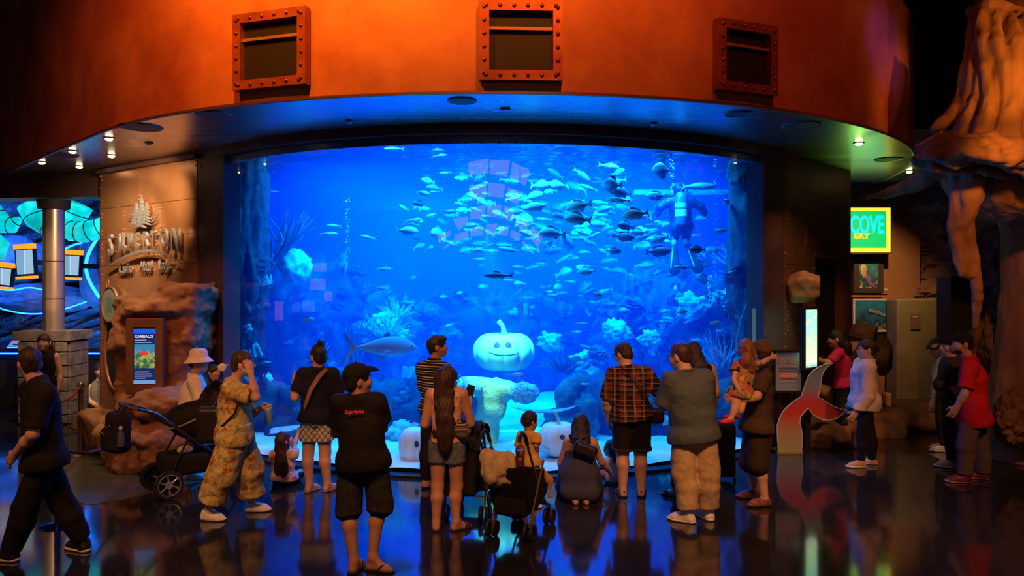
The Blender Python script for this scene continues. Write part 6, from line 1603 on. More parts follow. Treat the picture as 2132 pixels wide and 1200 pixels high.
# --- three men at the right -----------------------------------------------------------------------------------
Y = 10.7
p = Person('shorter man in pale shirt and patterned black cap looking down', (1962 - CX) / FPX * Y, Y, -60, 1.57, 1.0, 'tan', head_yaw=-120, head_pitch=-25, group='visitors', J={'head': pp(1951, 724, Y), 'lel': pp(1948, 810, Y - .1), 'lwr': pp(1943, 838, Y - .15)})
p.build_body(); p.shirt(cloth('shirt_sage', (.42, .42, .34)), .8, .06, .024, name='tee', seed=17); p.pants(C_DKBRN, 1.95, .02); p.hair(H_BLACK, 'short'); p.cap(mat('cap_patterned', (.02, .016, .014), .7, col2=(.5, .32, .12), scale=9, lo=.58, hi=.6)); p.shoes(SH_WHITE, SOLE_W)
Y = 9.76
p = Person('man in dark olive jacket and black cap, arms folded', (1982 - CX) / FPX * Y, Y, -48, 1.72, 1.1, 'fair', head_yaw=-38, group='visitors', J={'head': pp(1976, 722, Y), 'neck': pp(1980, 747, Y), 'lsh': pp(1986, 762, Y - .16), 'lel': pp(1958, 800, Y - .22), 'lwr': pp(1982, 808, Y - .32), 'rel': pp(1958, 805, Y + .22), 'rwr': pp(1960, 798, Y - .1)})
p.build_body(); p.shirt(C_OLIVE, 1.9, .06, .03, 'jacket', seed=18); p.pants(C_BLACK, 1.95, .022); p.hair(H_GREY, 'short'); p.cap(C_BLACK); p.shoes(SH_TAN, SOLE_W)
Y = 9.02
p = Person('bearded man in bright red polo and grey trousers', (2025 - CX) / FPX * Y, Y, -72, 1.78, 1.12, 'tan', head_yaw=-80, head_pitch=-5, group='visitors',
    J={'head': pp(2003, 716, Y), 'neck': pp(2015, 745, Y), 'chest': pp(2026, 790, Y), 'pel': pp(2028, 868, Y), 'lsh': pp(2018, 766, Y - .18), 'lel': pp(2008, 822, Y - .24), 'lwr': pp(1992, 848, Y - .2), 'lan': pp(2008, 992, Y - .06), 'ran': pp(2046, 988, Y + .1), 'lkn': pp(2010, 930, Y - .06), 'rkn': pp(2040, 928, Y + .1)})
p.build_body(); p.shirt(C_RED, .8, .09, .030, 'polo', collar=True, seed=19, hip=1.05); p.pants(C_GREYP, 1.94, .026, .034, .01); p.hair(H_BLACK, 'short'); p.cap(C_BLACK); p.shoes(SH_MAR, mat('sole_pink', (.62, .36, .30), .6), 'sneaker', .014, .03)
S = SDF(.008, .02); Mh = np.stack([p.hr, p.hf, p.hu], 1); S.ell(p.hat_at(0, .045, -.075), np.array([.056, .056, .045]) * p.hk, Mh); S.ell(p.hat_at(0, .12, -.045), np.array([.03, .04, .03]) * p.hk, Mh, .01, op='s'); S.clip(p.hat_at(0, 0, -.045), p.hu); p.put(S, 'beard', H_BLACK)
# --- man walking past at the far left ------------------------------------------------------------------------------
Y = 6.46
p = Person('man in black tee walking left across the near left corner', (95 - CX) / FPX * Y, Y, -62, 1.84, 1.1, 'fair', head_yaw=-45, group='visitors',
    J={'head': pp(62, 755, 6.46), 'neck': pp(75, 790, 6.46), 'chest': pp(85, 850, 6.46), 'pel': pp(92, 955, 6.46), 'lsh': pp(92, 818, 6.28), 'rsh': pp(62, 812, 6.62), 'lel': pp(68, 905, 6.2), 'lwr': pp(30, 948, 6.3), 'rel': pp(110, 905, 6.72), 'rwr': pp(118, 960, 6.75), 'lhip': pp(90, 968, 6.4), 'rhip': pp(95, 966, 6.55), 'lkn': pp(52, 1058, 6.4), 'lan': pp(22, 1148, 6.42), 'rkn': pp(130, 1050, 6.6), 'ran': pp(172, 1126, 6.66)})
p.feet = {'l': nrm((-.9, .2, 0)), 'r': nrm((-.85, .4, 0))}
p.build_body(); p.shirt(C_BLACK, .85, .07, .026, name='tee', seed=20); p.pants(C_BLACK, 1.95, .026, .036); p.hair(H_DARK, 'short'); p.shoes(L_BLACK, SOLE_W)
# --- people by the bar behind him ----------------------------------------------------------------------------------
Y = 11.6
p = Person('woman facing the hall, half hidden behind the man walking left', (92 - CX) / FPX * Y, Y, 165, 1.56, 1.0, 'fair', group='visitors', J={})
p.build_body(); p.shirt(C_BLACK, 0, .04, .018, name='tank_top', seed=21); p.pants(C_BLACK, 1.95, .016); p.hair(H_BROWN, 'long', .15); p.shoes(RUB, RUB)
Y = 13.0
p = Person('seated person behind the end of the copper wall, arm showing', (206 - CX) / FPX * Y, Y, 150, 1.62, 1.1, 'fair', group='visitors',
    J={'pel': pp(206, 858, Y), 'chest': pp(207, 820, Y), 'neck': pp(208, 792, Y), 'head': pp(210, 772, Y), 'lsh': pp(224, 805, Y), 'rsh': pp(192, 805, Y), 'rel': pp(190, 838, Y - .1), 'rwr': pp(200, 845, Y - .3), 'lel': pp(228, 838, Y - .1), 'lwr': pp(220, 845, Y - .3), 'lhip': pp(216, 866, Y), 'rhip': pp(197, 866, Y), 'lkn': pp(216, 866, Y - .45), 'rkn': pp(192, 866, Y - .45), 'lan': pp(216, 900, Y - .42), 'ran': pp(192, 900, Y - .42)})
p.build_body(); p.shirt(cloth('top_grey', (.2, .19, .18)), 0, .05, .02, name='top', seed=22); p.pants(C_DENIMK, 1.95, .018); p.hair(H_DARK, 'long', .2); p.shoes(RUB, RUB)
# ------------------------------------------------------------------ silver lettering on the copper wall
M_STEEL = mat('brushed_steel', (.62, .66, .72), .28, .85)
UP = Vector((0, 0, 1))
def wl(px, py, out=.10):
    """photo pixel -> point standing 'out' metres in front of the copper wall"""
    t = (px - CX) / FPX; A0 = WLa + WLn * out
    # ray (t*Y, Y) meets the plane (p-A0).n = 0
    Yw = A0.dot(Vector((WLn.x, WLn.y, 0))) / (t * WLn.x + WLn.y)
    return P(px, py, Yw)
sg = empty('wall_sign', wl(300, 560, .0), 'silver raised lettering with pine trees on the copper wall', 'sign')
for ch, px, base_y, hpx, sx_ in (('S', 230, 531, 46, .62), ('I', 249, 522, 38, .8), ('L', 258, 517, 34, .62), ('V', 270, 515, 31, .60), ('E', 286, 513, 29, .66), ('R', 304, 512, 31, .66), ('T', 320, 512, 33, .62), ('O', 342, 514, 40, .62), ('N', 366, 520, 48, .62)):
    o = wl(px, base_y, .10); hgt = hpx / FPX * o.y
    Lo = text_obj('letter', ch, hgt * 1.36, .02, M_STEEL, o, WLd, UP, sg, 'CENTER', bold=.008, sx=sx_)
    m_ = MB()
    for dz in (.15, .8): m_.tube([o + UP * hgt * dz, o + UP * hgt * dz - WLn * .10], .006, 5)
    m_.build('stand_off', M_STEEL, Lo, o)
# swoosh under the name
rows_t, rows_b = [], []
for i in range(25):
    t = i / 24; px = 222 + (375 - 222) * t; yc = 556 - 36 * math.sin(PI * (t * .86 + .0)) + 4 * t; th = 6 * math.sin(PI * min(1, t * .98 + .01)) + .8
    rows_t.append((px, yc - th / 2)); rows_b.append((px, yc + th / 2))
m_ = MB()
fr = [wl(x, y, .13) for x, y in rows_t]; fb = [wl(x, y, .13) for x, y in rows_b]; bt = [wl(x, y, .10) for x, y in rows_t]; bb = [wl(x, y, .10) for x, y in rows_b]
m_.grid([fr, fb, bb, bt, fr]); m_.build('swoosh', M_STEEL, sg, smooth=False)
M_STEELD = mat('dark_steel', (.20, .19, .22), .3, .85)
for txt, px, py, sz in (('Casino', 247, 570, 25), ('·', 283, 566, 22), ('Hotel', 291, 566, 25), ('·', 323, 563, 22), ('Lodge', 329, 562, 25)):
    o = wl(px, py, .06); text_obj('script_word', txt, sz / FPX * o.y * 1.25, .012, M_STEEL, o, WLd + UP * .02, UP, sg, font_shear=.35, sx=.62, bold=-.001)
# pine tree emblem
def tri(pts, d0=.08, d1=.11): return MB().prism([wl(x, y, d0) for x, y in pts], WLn * (d1 - d0))
for cx, top, bot, wd in ((285, 422, 470, 9), (296, 410, 474, 11), (306, 420, 468, 9)):
    m_ = MB(); n = 7
    for i in range(n):
        y0 = top + (bot - top) * i / n * .95; y1 = y0 + (bot - top) / n * 1.45; w0 = wd * (.25 + .75 * (i + 1) / n)
        m_.prism([wl(cx, y0, .09), wl(cx + w0, y1, .09), wl(cx + w0 * .3, y1 - 3, .09), wl(cx - w0 * .3, y1 - 3, .09), wl(cx - w0, y1, .09)], WLn * (.02 + .006 * i))
    m_.build('pine_tree', M_STEEL, sg)
for pts in ([(262, 455), (275, 452), (290, 458)], [(266, 447), (280, 446), (292, 452)], [(308, 460), (318, 452), (326, 436)], [(310, 466), (322, 458), (331, 444)]):
    m_ = MB(); m_.tube([wl(x, y, .08) for x, y in pts], [.003, .012, .003], 6); m_.build('branch_arc', M_STEEL, sg, smooth=True)

# oval hanging plaque
pc = wl(232, 634, .06); e = empty('oval_plaque', pc, 'oval grey green plaque hanging by a ring on the copper wall', 'plaque')
rw = .5 * 32 / FPX * pc.y / (WLd.x - (232 - CX) / FPX * WLd.y); rh = .5 * 72 / FPX * pc.y
m_ = MB(); m_.prism([pc + WLd * rw * math.cos(a) + UP * rh * math.sin(a) for a in [2 * PI * i / 36 for i in range(36)]], WLn * .03); m_.build('disc', mat('plaque_green', (.20, .24, .18), .5, .3), e)
m_ = MB(); m_.tube([pc + WLn * .035 + WLd * rw * math.cos(a) + UP * rh * math.sin(a) for a in [2 * PI * i / 36 for i in range(36)]], .012, 6, closed=True); m_.build('rim', M_RIVET, e, smooth=True)
for dx in (-.09, -.045, .0, .05, .09): m_ = MB(); m_.bar(pc + WLn * .033 + WLd * dx + UP * -.12, pc + WLn * .033 + WLd * dx + UP * .12, .022, .008, tuple(WLn)); m_.build('stroke', mat('plaque_mark', (.05, .10, .10), .5), e)
m_ = MB(); m_.tube([pc + WLn * .04 + UP * (rh + .05) + WLd * .06 * math.cos(a) * .6 + UP * .07 * math.sin(a) - WLd * .04 for a in [2 * PI * i / 20 for i in range(20)]], .010, 6, closed=True); m_.build('ring', M_RIVET, e, smooth=True)
# round dark hatch low on the wall, half behind the rock
pc = wl(245, 730, .0); e = empty('round_hatch', pc, 'dark oval hatch opening in the copper wall beside the rock', 'hatch')
m_ = MB(); m_.prism([pc + WLn * .012 + WLd * .34 * math.cos(a) + UP * .62 * math.sin(a) for a in [2 * PI * i / 36 for i in range(36)]], WLn * .004); m_.build('opening', M_BLACK, e)
m_ = MB(); m_.tube([pc + WLn * .018 + WLd * .36 * math.cos(a) + UP * .64 * math.sin(a) for a in [2 * PI * i / 48 for i in range(48)]], .03, 8, closed=True); m_.build('flange', M_DKCOP, e, smooth=True)

# ------------------------------------------------------------------ rock with the information screen
M_ROCK = mat('rock_brown', (.20, .11, .06), .9, col2=(.44, .27, .15), scale=3.5, bump=1.0, bscale=9, detail=8)
M_ROCKD = mat('rock_red', (.15, .065, .035), .9, col2=(.30, .15, .08), scale=3.2, bump=1.0, bscale=8, detail=8)
Yk = 10.2
s = SDF(.022, .06)
def kp(px, py, y=Yk): return np.array(P(px, py, y))
s.box(kp(336, 752, 10.45), (.50, .42, .88), None, .12)
s.box(kp(382, 735, 10.4), (.28, .45, .92), np.array(Matrix.Rotation(R(6), 3, 'Y')), .10)
s.ell(kp(345, 645, 10.25), (.58, .50, .20)); s.ell(kp(300, 652, 10.2), (.30, .35, .12)); s.ell(kp(390, 636, 10.3), (.24, .36, .16))
s.ell(kp(335, 850, 9.9), (.62, .5, .28)); s.ell(kp(320, 915, 9.85), (.6, .55, .45)); s.ell(kp(380, 920, 10.0), (.55, .5, .5)); s.ell(kp(300, 960, 9.7), (.45, .4, .3))
s.wrinkle(.15, 2.0, 3, (1, 1, 1.6), 4); s.wrinkle(.07, 5, 8, (1, 1, 1.2), 4); s.clip((0, 0, 0), (0, 0, -1))
o = s.build('kiosk_rock', M_ROCKD, None, (kp(335, 0)[0], Yk, 0)); tag(o, 'tall brown artificial rock holding the information screen', 'rock')
o = rock('boulder', G(232, 960) + Vector((-.1, .35, .32)), (.62, .5, .42), M_ROCK, 21, .5, 1.6, 4, 14, floor=0.0); tag(o, 'low brown boulder at the foot of the copper wall', 'rock')
o = rock('boulder', G(205, 930) + Vector((-.15, .5, .18)), (.5, .4, .26), M_ROCK, 22, .5, 1.6, 4, 14, floor=0.0); tag(o, 'flat brown boulder left of the low one', 'rock')
o = rock('boulder', Vector((-5.05, 10.05, .35)), (.42, .45, .5), M_ROCK, 25, .5, 1.6, 4, 14, floor=0.0); tag(o, 'rounded boulder leaning on the screen rock', 'rock')
# screen in its copper box
sc = P(302, 742, 9.72); xd = Vector((1, .10, 0)).normalized(); nd = Vector((xd.y, -xd.x, 0)); Ms = Matrix((xd, -nd, UP)).transposed()
e = empty('information_screen', sc, 'tall lit information screen in a copper frame on the rock', 'screen')
MB().box(sc - nd * .05, (.44, .12, .96), Ms).build('housing', M_DKCOP, e)
for cx, cz, sx, sz in ((0, .42, .44, .10), (0, -.42, .44, .10), (-.18, 0, .08, .74), (.18, 0, .08, .74)): MB().box(sc + xd * cx + UP * cz + nd * .018, (sx, .03, sz), Ms).build('frame_bar', M_COPPER, e)
def screen_mat(name, top, mid, bot, strength, scale=8):
    m, nt, b = newmat(name); L = nt.links; tc = nt.nodes.new('ShaderNodeTexCoord'); sp = nt.nodes.new('ShaderNodeSeparateXYZ'); L.new(tc.outputs['Object'], sp.inputs[0])
    nz = nt.nodes.new('ShaderNodeTexNoise'); nz.inputs['Scale'].default_value = scale; nz.inputs['Detail'].default_value = 5; L.new(tc.outputs['Object'], nz.inputs['Vector'])
    return m, nt, b, sp, nz
def emissive(name, col, s_=1.0): return mat(name, tuple(x * .2 for x in col), .4, emit=s_, ecol=col)
SW, SH = .265, .70
MB().box(sc + nd * .006, (SW, .02, SH), Ms).build('panel', emissive('screen_navy', (.008, .02, .12), 1.0), e)
MB().box(sc + nd * .018 + UP * .315, (SW, .006, .06), Ms).build('header_strip', emissive('screen_blue', (.01, .10, .75), 1.0), e)
m, nt, b = newmat('screen_picture'); tc = nt.nodes.new('ShaderNodeTexCoord')
nz = nt.nodes.new('ShaderNodeTexNoise'); nz.inputs['Scale'].default_value = 16; nz.inputs['Detail'].default_value = 4; nt.links.new(tc.outputs['Object'], nz.inputs['Vector'])
colr = ramp(nt, nz.outputs[0], [(.3, (.01, .05, .05)), (.45, (.04, .16, .06)), (.58, (.45, .42, .06)), (.7, (.12, .30, .25))], False)
gr = nt.nodes.new('ShaderNodeSeparateXYZ'); nt.links.new(tc.outputs['Object'], gr.inputs[0])
fac = ramp(nt, gr.outputs[2], [(0.0, (0, 0, 0)), (.10, (1, 1, 1))], False)
colr = mixc(nt, fac, colr, (.03, .22, .42)); nt.links.new(colr, b.inputs['Emission Color']); b.inputs['Emission Strength'].default_value = 1.0; b.inputs['Base Color'].default_value = (.02, .02, .02, 1)
o = MB().box(sc + nd * .018 + UP * .0, (SW * .92, .006, .30), Ms).build('picture', m, e, sc)
S = SDF(.006, .01); S.ell(np.array(sc + nd * .022 + UP * .035 + xd * .01), (.045, .006, .026)); S.ell(np.array(sc + nd * .022 + UP * .04 + xd * -.03), (.02, .005, .026)); S.build('fish_image', emissive('screen_red', (.75, .03, .02), 1.0), e, tuple(sc))
text_obj('screen_title', 'GARIBALDI', .045, .001, emissive('screen_white', (.75, .8, .9), 1.0), sc + nd * .02 - xd * .118 + UP * .235, xd, UP, e, bold=.0008)
for i, (z, w_) in enumerate(((.205, .14), (.175, .20), (-.20, .17), (-.225, .20), (-.25, .21), (-.275, .13))): MB().box(sc + nd * .019 - xd * (.118 - w_ / 2) + UP * z, (w_, .004, .010), Ms).build('text_line', emissive('screen_text', (.35, .4, .55), 1.0), e)
MB().box(sc + nd * .018 - UP * .325, (SW, .006, .045), Ms).build('footer_wave', emissive('screen_wave', (.15, .32, .65), 1.0), e)

# ------------------------------------------------------------------ rope stanchions
M_BRASS = mat('brass', (.45, .28, .12), .3, .9); M_CHROME = mat('chrome', (.75, .75, .78), .12, 1.0); M_ROPE = mat('rope_red', (.20, .045, .03), .7, bump=.6, scale=60)
def stanchion(base, label, top_m, post_m, h=1.0):
    base = Vector(base); e = empty('stanchion', base, label, 'stanchion', 'rope posts')
    MB().lathe(base, [(.16, 0), (.16, .012), (.10, .03), (.035, .045)], 28).build('foot', post_m, e, smooth=True)
    MB().lathe(base, [(.03, .04), (.03, h - .11)], 18).build('post', post_m, e, smooth=True)
    MB().lathe(base, [(.036, h - .12), (.05, h - .11), (.05, h - .10), (.03, h - .085)], 20).build('collar', top_m, e, smooth=True); MB().ball(base + UP * (h - .045), .046, 16, 12).build('ball', top_m, e, smooth=True)
    return e
stanchion((P(168, 0, 10.4).x, 10.4, 0), 'brass ball topped rope post by the stone pier', M_BRASS, M_BRASS)
stanchion((P(120, 0, 7.35).x, 7.35, 0), 'chrome and blue rope post beside the man walking left', M_CHROME, mat('post_blue', (.02, .06, .35), .15, .8))
def rope(a, b, sag, label, r=.018):
    a, b = Vector(a), Vector(b); pts = [a.lerp(b, i / 20) - UP * sag * 4 * (i / 20) * (1 - i / 20) for i in range(21)]
    e = empty('rope', a, label, 'rope'); MB().tube(pts, r, 8).build('cord', M_ROPE, e, smooth=True)
    for p_, d in ((a, pts[1] - a), (b, pts[-2] - b)): MB().cyl(p_, p_ + d.normalized() * .06, r * 1.3, 10).build('end_cap', M_CHROME, e, smooth=True)
rope(P(128, 936, 7.35), P(272, 893, 9.2), .13, 'dark red barrier rope hanging left of the pram')
rope(P(166, 806, 10.4), P(122, 838, 9.4), .05, 'barrier rope hanging from the brass post')

# ------------------------------------------------------------------ bar area at the left
M_STONE = mat('pier_stone', (.10, .08, .085), .9, col2=(.19, .16, .16), scale=5, bump=.8, bscale=14); M_MORTAR = mat('pier_mortar', (.03, .026, .03), .95)
pb = Vector((P(112, 0, 13.0).x, 13.0, 0)); e = empty('stone_pier', pb, 'stone pier under the metal column', 'pier')
MB().box(pb + UP * .70, (.80, .56, 1.40), None).build('core', M_MORTAR, e)
MB().box(pb + UP * 1.47, (.94, .70, .15), None).build('cap_stone', M_STONE, e)
rdm = random.Random(3); z = .01
while z < 1.36:
    hh = min(rdm.uniform(.13, .24), 1.39 - z); x = -.41
    while x < .40:
        ww = min(rdm.uniform(.14, .34), .41 - x)
        if .41 - x - ww < .07: ww = .41 - x
        m_ = MB(); m_.box(pb + Vector((x + ww / 2, -.29, z + hh / 2)), (ww - .015, .07 + rdm.uniform(0, .05), hh - .015)); o = m_.build('stone', M_STONE, e); bv = o.modifiers.new('bev', 'BEVEL'); bv.width = .012; bv.segments = 1
        x += ww
    y = -.27
    while y < .27:
        ww = min(rdm.uniform(.2, .3), .28 - y)
        for sx in (-1, 1): m_ = MB(); m_.box(pb + Vector((sx * .405, y + ww / 2, z + hh / 2)), (.06, ww - .015, hh - .015)); m_.build('stone', M_STONE, e)
        y += ww + .001
    z += hh
cb = pb + UP * 1.545; e = empty('metal_column', cb, 'brushed metal column with dark seams standing on the stone pier', 'column')
M_COL = mat('column_steel', (.55, .44, .36), .32, .75, var=.2, scale=2, stretch=(1, 1, .2))
for z0, z1 in ((0, .52), (.54, 1.15), (1.17, 2.05)): MB().lathe(cb, [(.165, z0), (.165, z1)], 28).build('sleeve', M_COL, e, smooth=True)
for z0 in (.52, 1.15): MB().lathe(cb, [(.160, z0 - .01), (.160, z0 + .03)], 28).build('seam', M_DARK, e, smooth=True)
MB().box(cb + Vector((-.055, -.163, 1.02)), (.028, .02, 2.04)).build('seam_strip', M_DARK, e); MB().lathe(cb, [(.24, 2.05), (.26, 2.20)], 24).build('capital', M_DARK, e, smooth=True)
# dark beam over the bar
bm_ = MB(); bm_.bar(Vector((-14, 13.9, 3.98)), Vector((-6.72, 13.0, 3.98)), .42, .5, (0, 1, 0)); 
bm_ = MB(); bm_.prism([Vector((-14, 13.6, 3.78)), Vector((-6.6, 12.75, 3.78)), Vector((-6.6, 12.75, ZS)), Vector((-14, 13.6, ZS))], (0, .5, 0)); o = bm_.build('trim_3', mat('beam_brown', (.055, .028, .022), .5)); tag(o, 'dark brown beam above the bar', kind='structure')
tag(MB().add([(-15, 12.6, ZS + .001), (-6.0, 12.6, ZS + .001), (-6.0, 20, ZS + .001), (-15, 20, ZS + .001)], [(0, 1, 2, 3)]).build('ceiling_bar', mat('bar_ceiling', (.05, .035, .06), .6)), 'dim ceiling over the bar', kind='structure')
# carved slate wall behind the bar
M_SLATE = mat('slate_carved', (.10, .11, .14), .8, col2=(.24, .24, .27), scale=3, bump=.5, bscale=10)
rows = []; NXW, NZW = 180, 150
X0, X1, YW = -14.5, -7.6, 17.2
A = np.zeros((NZW + 1, NXW + 1, 3))
A[..., 0] = X0 + (X1 - X0) * np.linspace(0, 1, NXW + 1)[None, :]; A[..., 2] = 4.2 * np.linspace(0, 1, NZW + 1)[:, None]
Q = A.copy(); Q[..., 2] += .5 * np.sin(A[..., 0] * .9)
lay = fbm(np.stack([Q[..., 0] * .9, Q[..., 2] * 9.0, Q[..., 0] * 0], -1), 4)
A[..., 1] = YW + .45 * np.sign(lay) * np.abs(lay) ** .6 + .25 * fbm(A * .8 + 5, 2)
idx = np.arange((NZW + 1) * (NXW + 1)).reshape(NZW + 1, NXW + 1); F = np.stack([idx[:-1, :-1], idx[:-1, 1:], idx[1:, 1:], idx[1:, :-1]], -1).reshape(-1, 4)
ow = mesh_np('wall_bar', A.reshape(-1, 3), F, M_SLATE, smooth=False); tag(ow, 'carved slate wall behind the bar lit in blue', kind='structure')
# LED coves: crescents of blue light on that wall
M_LEDB = emissive('led_blue', (.01, .16, 1.0), 6.0); M_LEDC = emissive('led_cyan', (.0, .45, 1.0), 4.0)
def led(pts, label, r=.03, m=None):
    mb_ = MB(); mb_.tube(pts, r, 6); o = mb_.build('led_strip', m or M_LEDB, smooth=True); tag(o, label, 'led strip', 'blue led strips at the bar'); return o
led([P(207 - 28 * math.sin(PI * i / 16), 490 + 130 * i / 16, 16.4) for i in range(17)], 'bright blue led crescent at the right of the bar wall', .035)
led([P(-20 + 200 * i / 16, 628 + 26 * math.sin(PI * (i / 16) * .9 + .3), 16.3) for i in range(17)], 'long blue led curve low on the bar wall', .016)
led([P(0 + 130 * i / 10, 602 + 3 * math.sin(i), 16.3) for i in range(11)], 'straight blue led line across the bar wall', .016)
led([P(133 + 38 * i / 8, 520 - 14 * math.sin(i / 8 * 1.4), 16.3) for i in range(9)], 'short blue led curve beside the right bar screen', .02)
for x, z in ((-13, 1.2), (-11, 2.0), (-9.0, 1.6)): pass
# slate crescents that the leds edge
for i, (px, py, rx, rz, lb) in enumerate(((200, 555, .34, .95, 'upright carved slate crescent at the right of the bar'), (80, 622, 1.2, .34, 'wide carved slate swell under the bar screens'), (20, 545, .8, .6, 'rounded carved slate boss at the far left of the bar'))):
    o = rock('slate_relief', P(px, py, 16.9), (rx, .35, rz), M_SLATE, 80 + i, .25, 2.5, 4, smooth=False); tag(o, lb, 'slate relief')
# turquoise glass tentacles
def tent(pts, rs, label, col=(.0, .55, .5), strength=1.6, rings=4):
    m = _MC.get('tentacle_glass')
    if m is None:
        m = mat('tentacle_glass', (.05, .35, .32), .3, emit=strength, ecol=col)
        nt = m.node_tree; b = nt.nodes['Principled BSDF']; tc = nt.nodes.new('ShaderNodeTexCoord'); nz = nt.nodes.new('ShaderNodeTexNoise'); nz.inputs['Scale'].default_value = 1.6; nz.inputs['Detail'].default_value = 4; nt.links.new(tc.outputs['Object'], nz.inputs['Vector'])
        nt.links.new(ramp(nt, nz.outputs[0], [(.3, (.0, .08, .07)), (.55, (.0, .40, .42)), (.75, (.02, .85, .85))], False), b.inputs['Emission Color'])
    pts = [Vector(p) for p in pts]; e = empty('glass_tentacle', pts[0], label, 'lamp', 'glowing turquoise tentacles over the bar')
    MB().tube(pts, rs, 20).build('glass', m, e, pts[0], smooth=True)
    for k in range(rings):
        t = (k + .7) / (rings + .4) * (len(pts) - 1); i = int(t); f_ = t - i; c = pts[i].lerp(pts[i + 1], f_); d = (pts[i + 1] - pts[i]).normalized(); r_ = rs[i] * (1 - f_) + rs[i + 1] * f_; u = d.orthogonal().normalized(); v = d.cross(u)
        MB().tube([c + (u * math.cos(a) + v * math.sin(a)) * (r_ + .004) for a in [2 * PI * q / 20 for q in range(20)]], .010, 5, closed=True).build('band', M_DARK, e, pts[0], smooth=True)
tent([P(75, 425, 15.2), P(88, 455, 15.2), P(108, 472, 15.2), P(132, 470, 15.2), P(150, 445, 15.2), P(160, 425, 15.2)], [.34, .30, .24, .24, .28, .30], 'big turquoise glass bulb hanging behind the metal column')
tent([P(128, 470, 15.0), P(150, 482, 15.0), P(175, 484, 15.0), P(200, 478, 15.0), P(225, 468, 15.0)], [.16, .19, .20, .20, .18], 'segmented turquoise tentacle right of the metal column')
tent([P(-20, 440, 15.0), P(5, 468, 15.0), P(25, 470, 15.0), P(42, 455, 15.0)], [.22, .2, .15, .05], 'pointed turquoise tentacle at the far left edge')
tent([P(-15, 490, 14.2), P(0, 510, 14.2), P(-5, 540, 14.2)], [.10, .16, .10], 'round blue glass bulb at the far left edge', rings=0)
# bar screens with orange tops
def bar_screen(px, py, wpx, hpx, rot, label):
    Yv = 15.6; c = P(px, py, Yv); w_, h_ = wpx / FPX * Yv, hpx / FPX * Yv; Mv = np.array(Matrix.Rotation(R(rot), 3, 'Y')); Mv = Matrix(Mv.tolist()); e = empty('bar_screen', c, label, 'screen', 'lit screens over the bar')
    MB().box(c, (w_ + .06, .10, h_ + .06), Mv).build('bezel', M_BLACK, e); MB().box(c + Vector((0, .85, 0)), (.10, 1.7, .10)).build('bracket', M_DARK, e); 
    m = _MC.get('bar_picture')
    if m is None:
        m, nt, b = newmat('bar_picture'); _MC['bar_picture'] = m; tc = nt.nodes.new('ShaderNodeTexCoord'); br = nt.nodes.new('ShaderNodeTexBrick'); br.inputs['Scale'].default_value = 3; br.inputs['Mortar Size'].default_value = .04; br.inputs['Brick Width'].default_value = 1.2; nt.links.new(tc.outputs['Object'], br.inputs['Vector'])
        br.inputs['Color1'].default_value = (.35, .55, .75, 1); br.inputs['Color2'].default_value = (.10, .28, .50, 1); br.inputs['Mortar'].default_value = (.55, .68, .80, 1); nt.links.new(br.outputs[0], b.inputs['Emission Color']); b.inputs['Emission Strength'].default_value = 1.0; b.inputs['Base Color'].default_value = (.02, .02, .02, 1)
    MB().box(c - Vector((0, .055, 0)), (w_, .01, h_), Mv).build('picture', m, e, c)
    for sgn in (1, -1): MB().box(c + Mv @ Vector((0, -.02, sgn * (h_ / 2 + .07))), (w_ + .06, .12, .10 if sgn > 0 else .05), Mv).build('orange_strip', emissive('strip_orange', (1.0, .35, .02), 1.2), e)
bar_screen(55, 546, 34, 50, -4, 'tilted bar screen left of the metal column'); bar_screen(150, 553, 34, 40, 3, 'bar screen right of the metal column'); bar_screen(8, 576, 34, 34, 6, 'dark bar screen at the far left edge')
# bar counters with consoles
bc0 = Vector((-13.5, 14.6, 0)); e = empty('bar_counter', bc0, 'long dark bar counter behind the stone pier', 'counter')
MB().box(Vector((-11.0, 15.0, .52)), (6.6, .7, 1.04)).build('body', M_DARK, e); MB().box(Vector((-11.0, 14.95, 1.08)), (6.8, .9, .07)).build('top', mat('counter_top', (.03, .03, .035), .2), e)
e2 = led([Vector((-14.2, 14.48, 1.02)), Vector((-7.7, 14.48, 1.02))], 'blue led line under the bar counter edge', .015)
for i, x in enumerate((-13.4, -12.5, -11.6, -10.7, -9.4, -8.6)):
    c = Vector((x, 14.85, 1.12)); e = empty('game_console', c, 'slanted game console on the bar, ' + ('far left', 'second from the left', 'third from the left', 'left of the pier', 'right of the pier', 'beside the copper wall')[i], 'game console', 'consoles along the bar')
    Mx = Matrix.Rotation(R(38), 3, 'X'); MB().box(c + UP * .10, (.55, .45, .05), Mx).build('panel', M_BLACK, e); MB().box(c + Vector((0, -.02, .13)), (.46, .34, .02), Mx).build('glass', emissive('console_pale', (.5, .55, .6), .35) if i in (3, 4) else emissive('console_dim', (.04, .08, .2), .6), e); MB().box(c + UP * .02, (.3, .3, .08)).build('base', M_DARK, e)
    MB().tube([c + Vector((-.22, -.2, .0)), c + Vector((.22, -.2, .0))], .012, 6).build('edge_light', M_LEDB, e)
for i, x in enumerate((-12.4, -10.1, -8.4)):
    c = Vector((x, 13.9, 0)); e = empty('bar_chair', c, ('dark bar chair at the far left', 'dark bar chair behind the stone pier', 'dark bar chair by the copper wall end')[i], 'chair', 'dark chairs at the bar')
    MB().box(c + UP * .72, (.5, .5, .10)).build('seat', M_DARK, e); MB().box(c + Vector((0, -.24, 1.02)), (.5, .07, .5)).build('backrest', M_DARK, e); MB().cyl(c, c + UP * .68, .04, 12).build('pedestal', M_CHROME, e); MB().lathe(c, [(.25, 0), (.25, .02), (.05, .04)], 20).build('foot', M_CHROME, e, smooth=True)

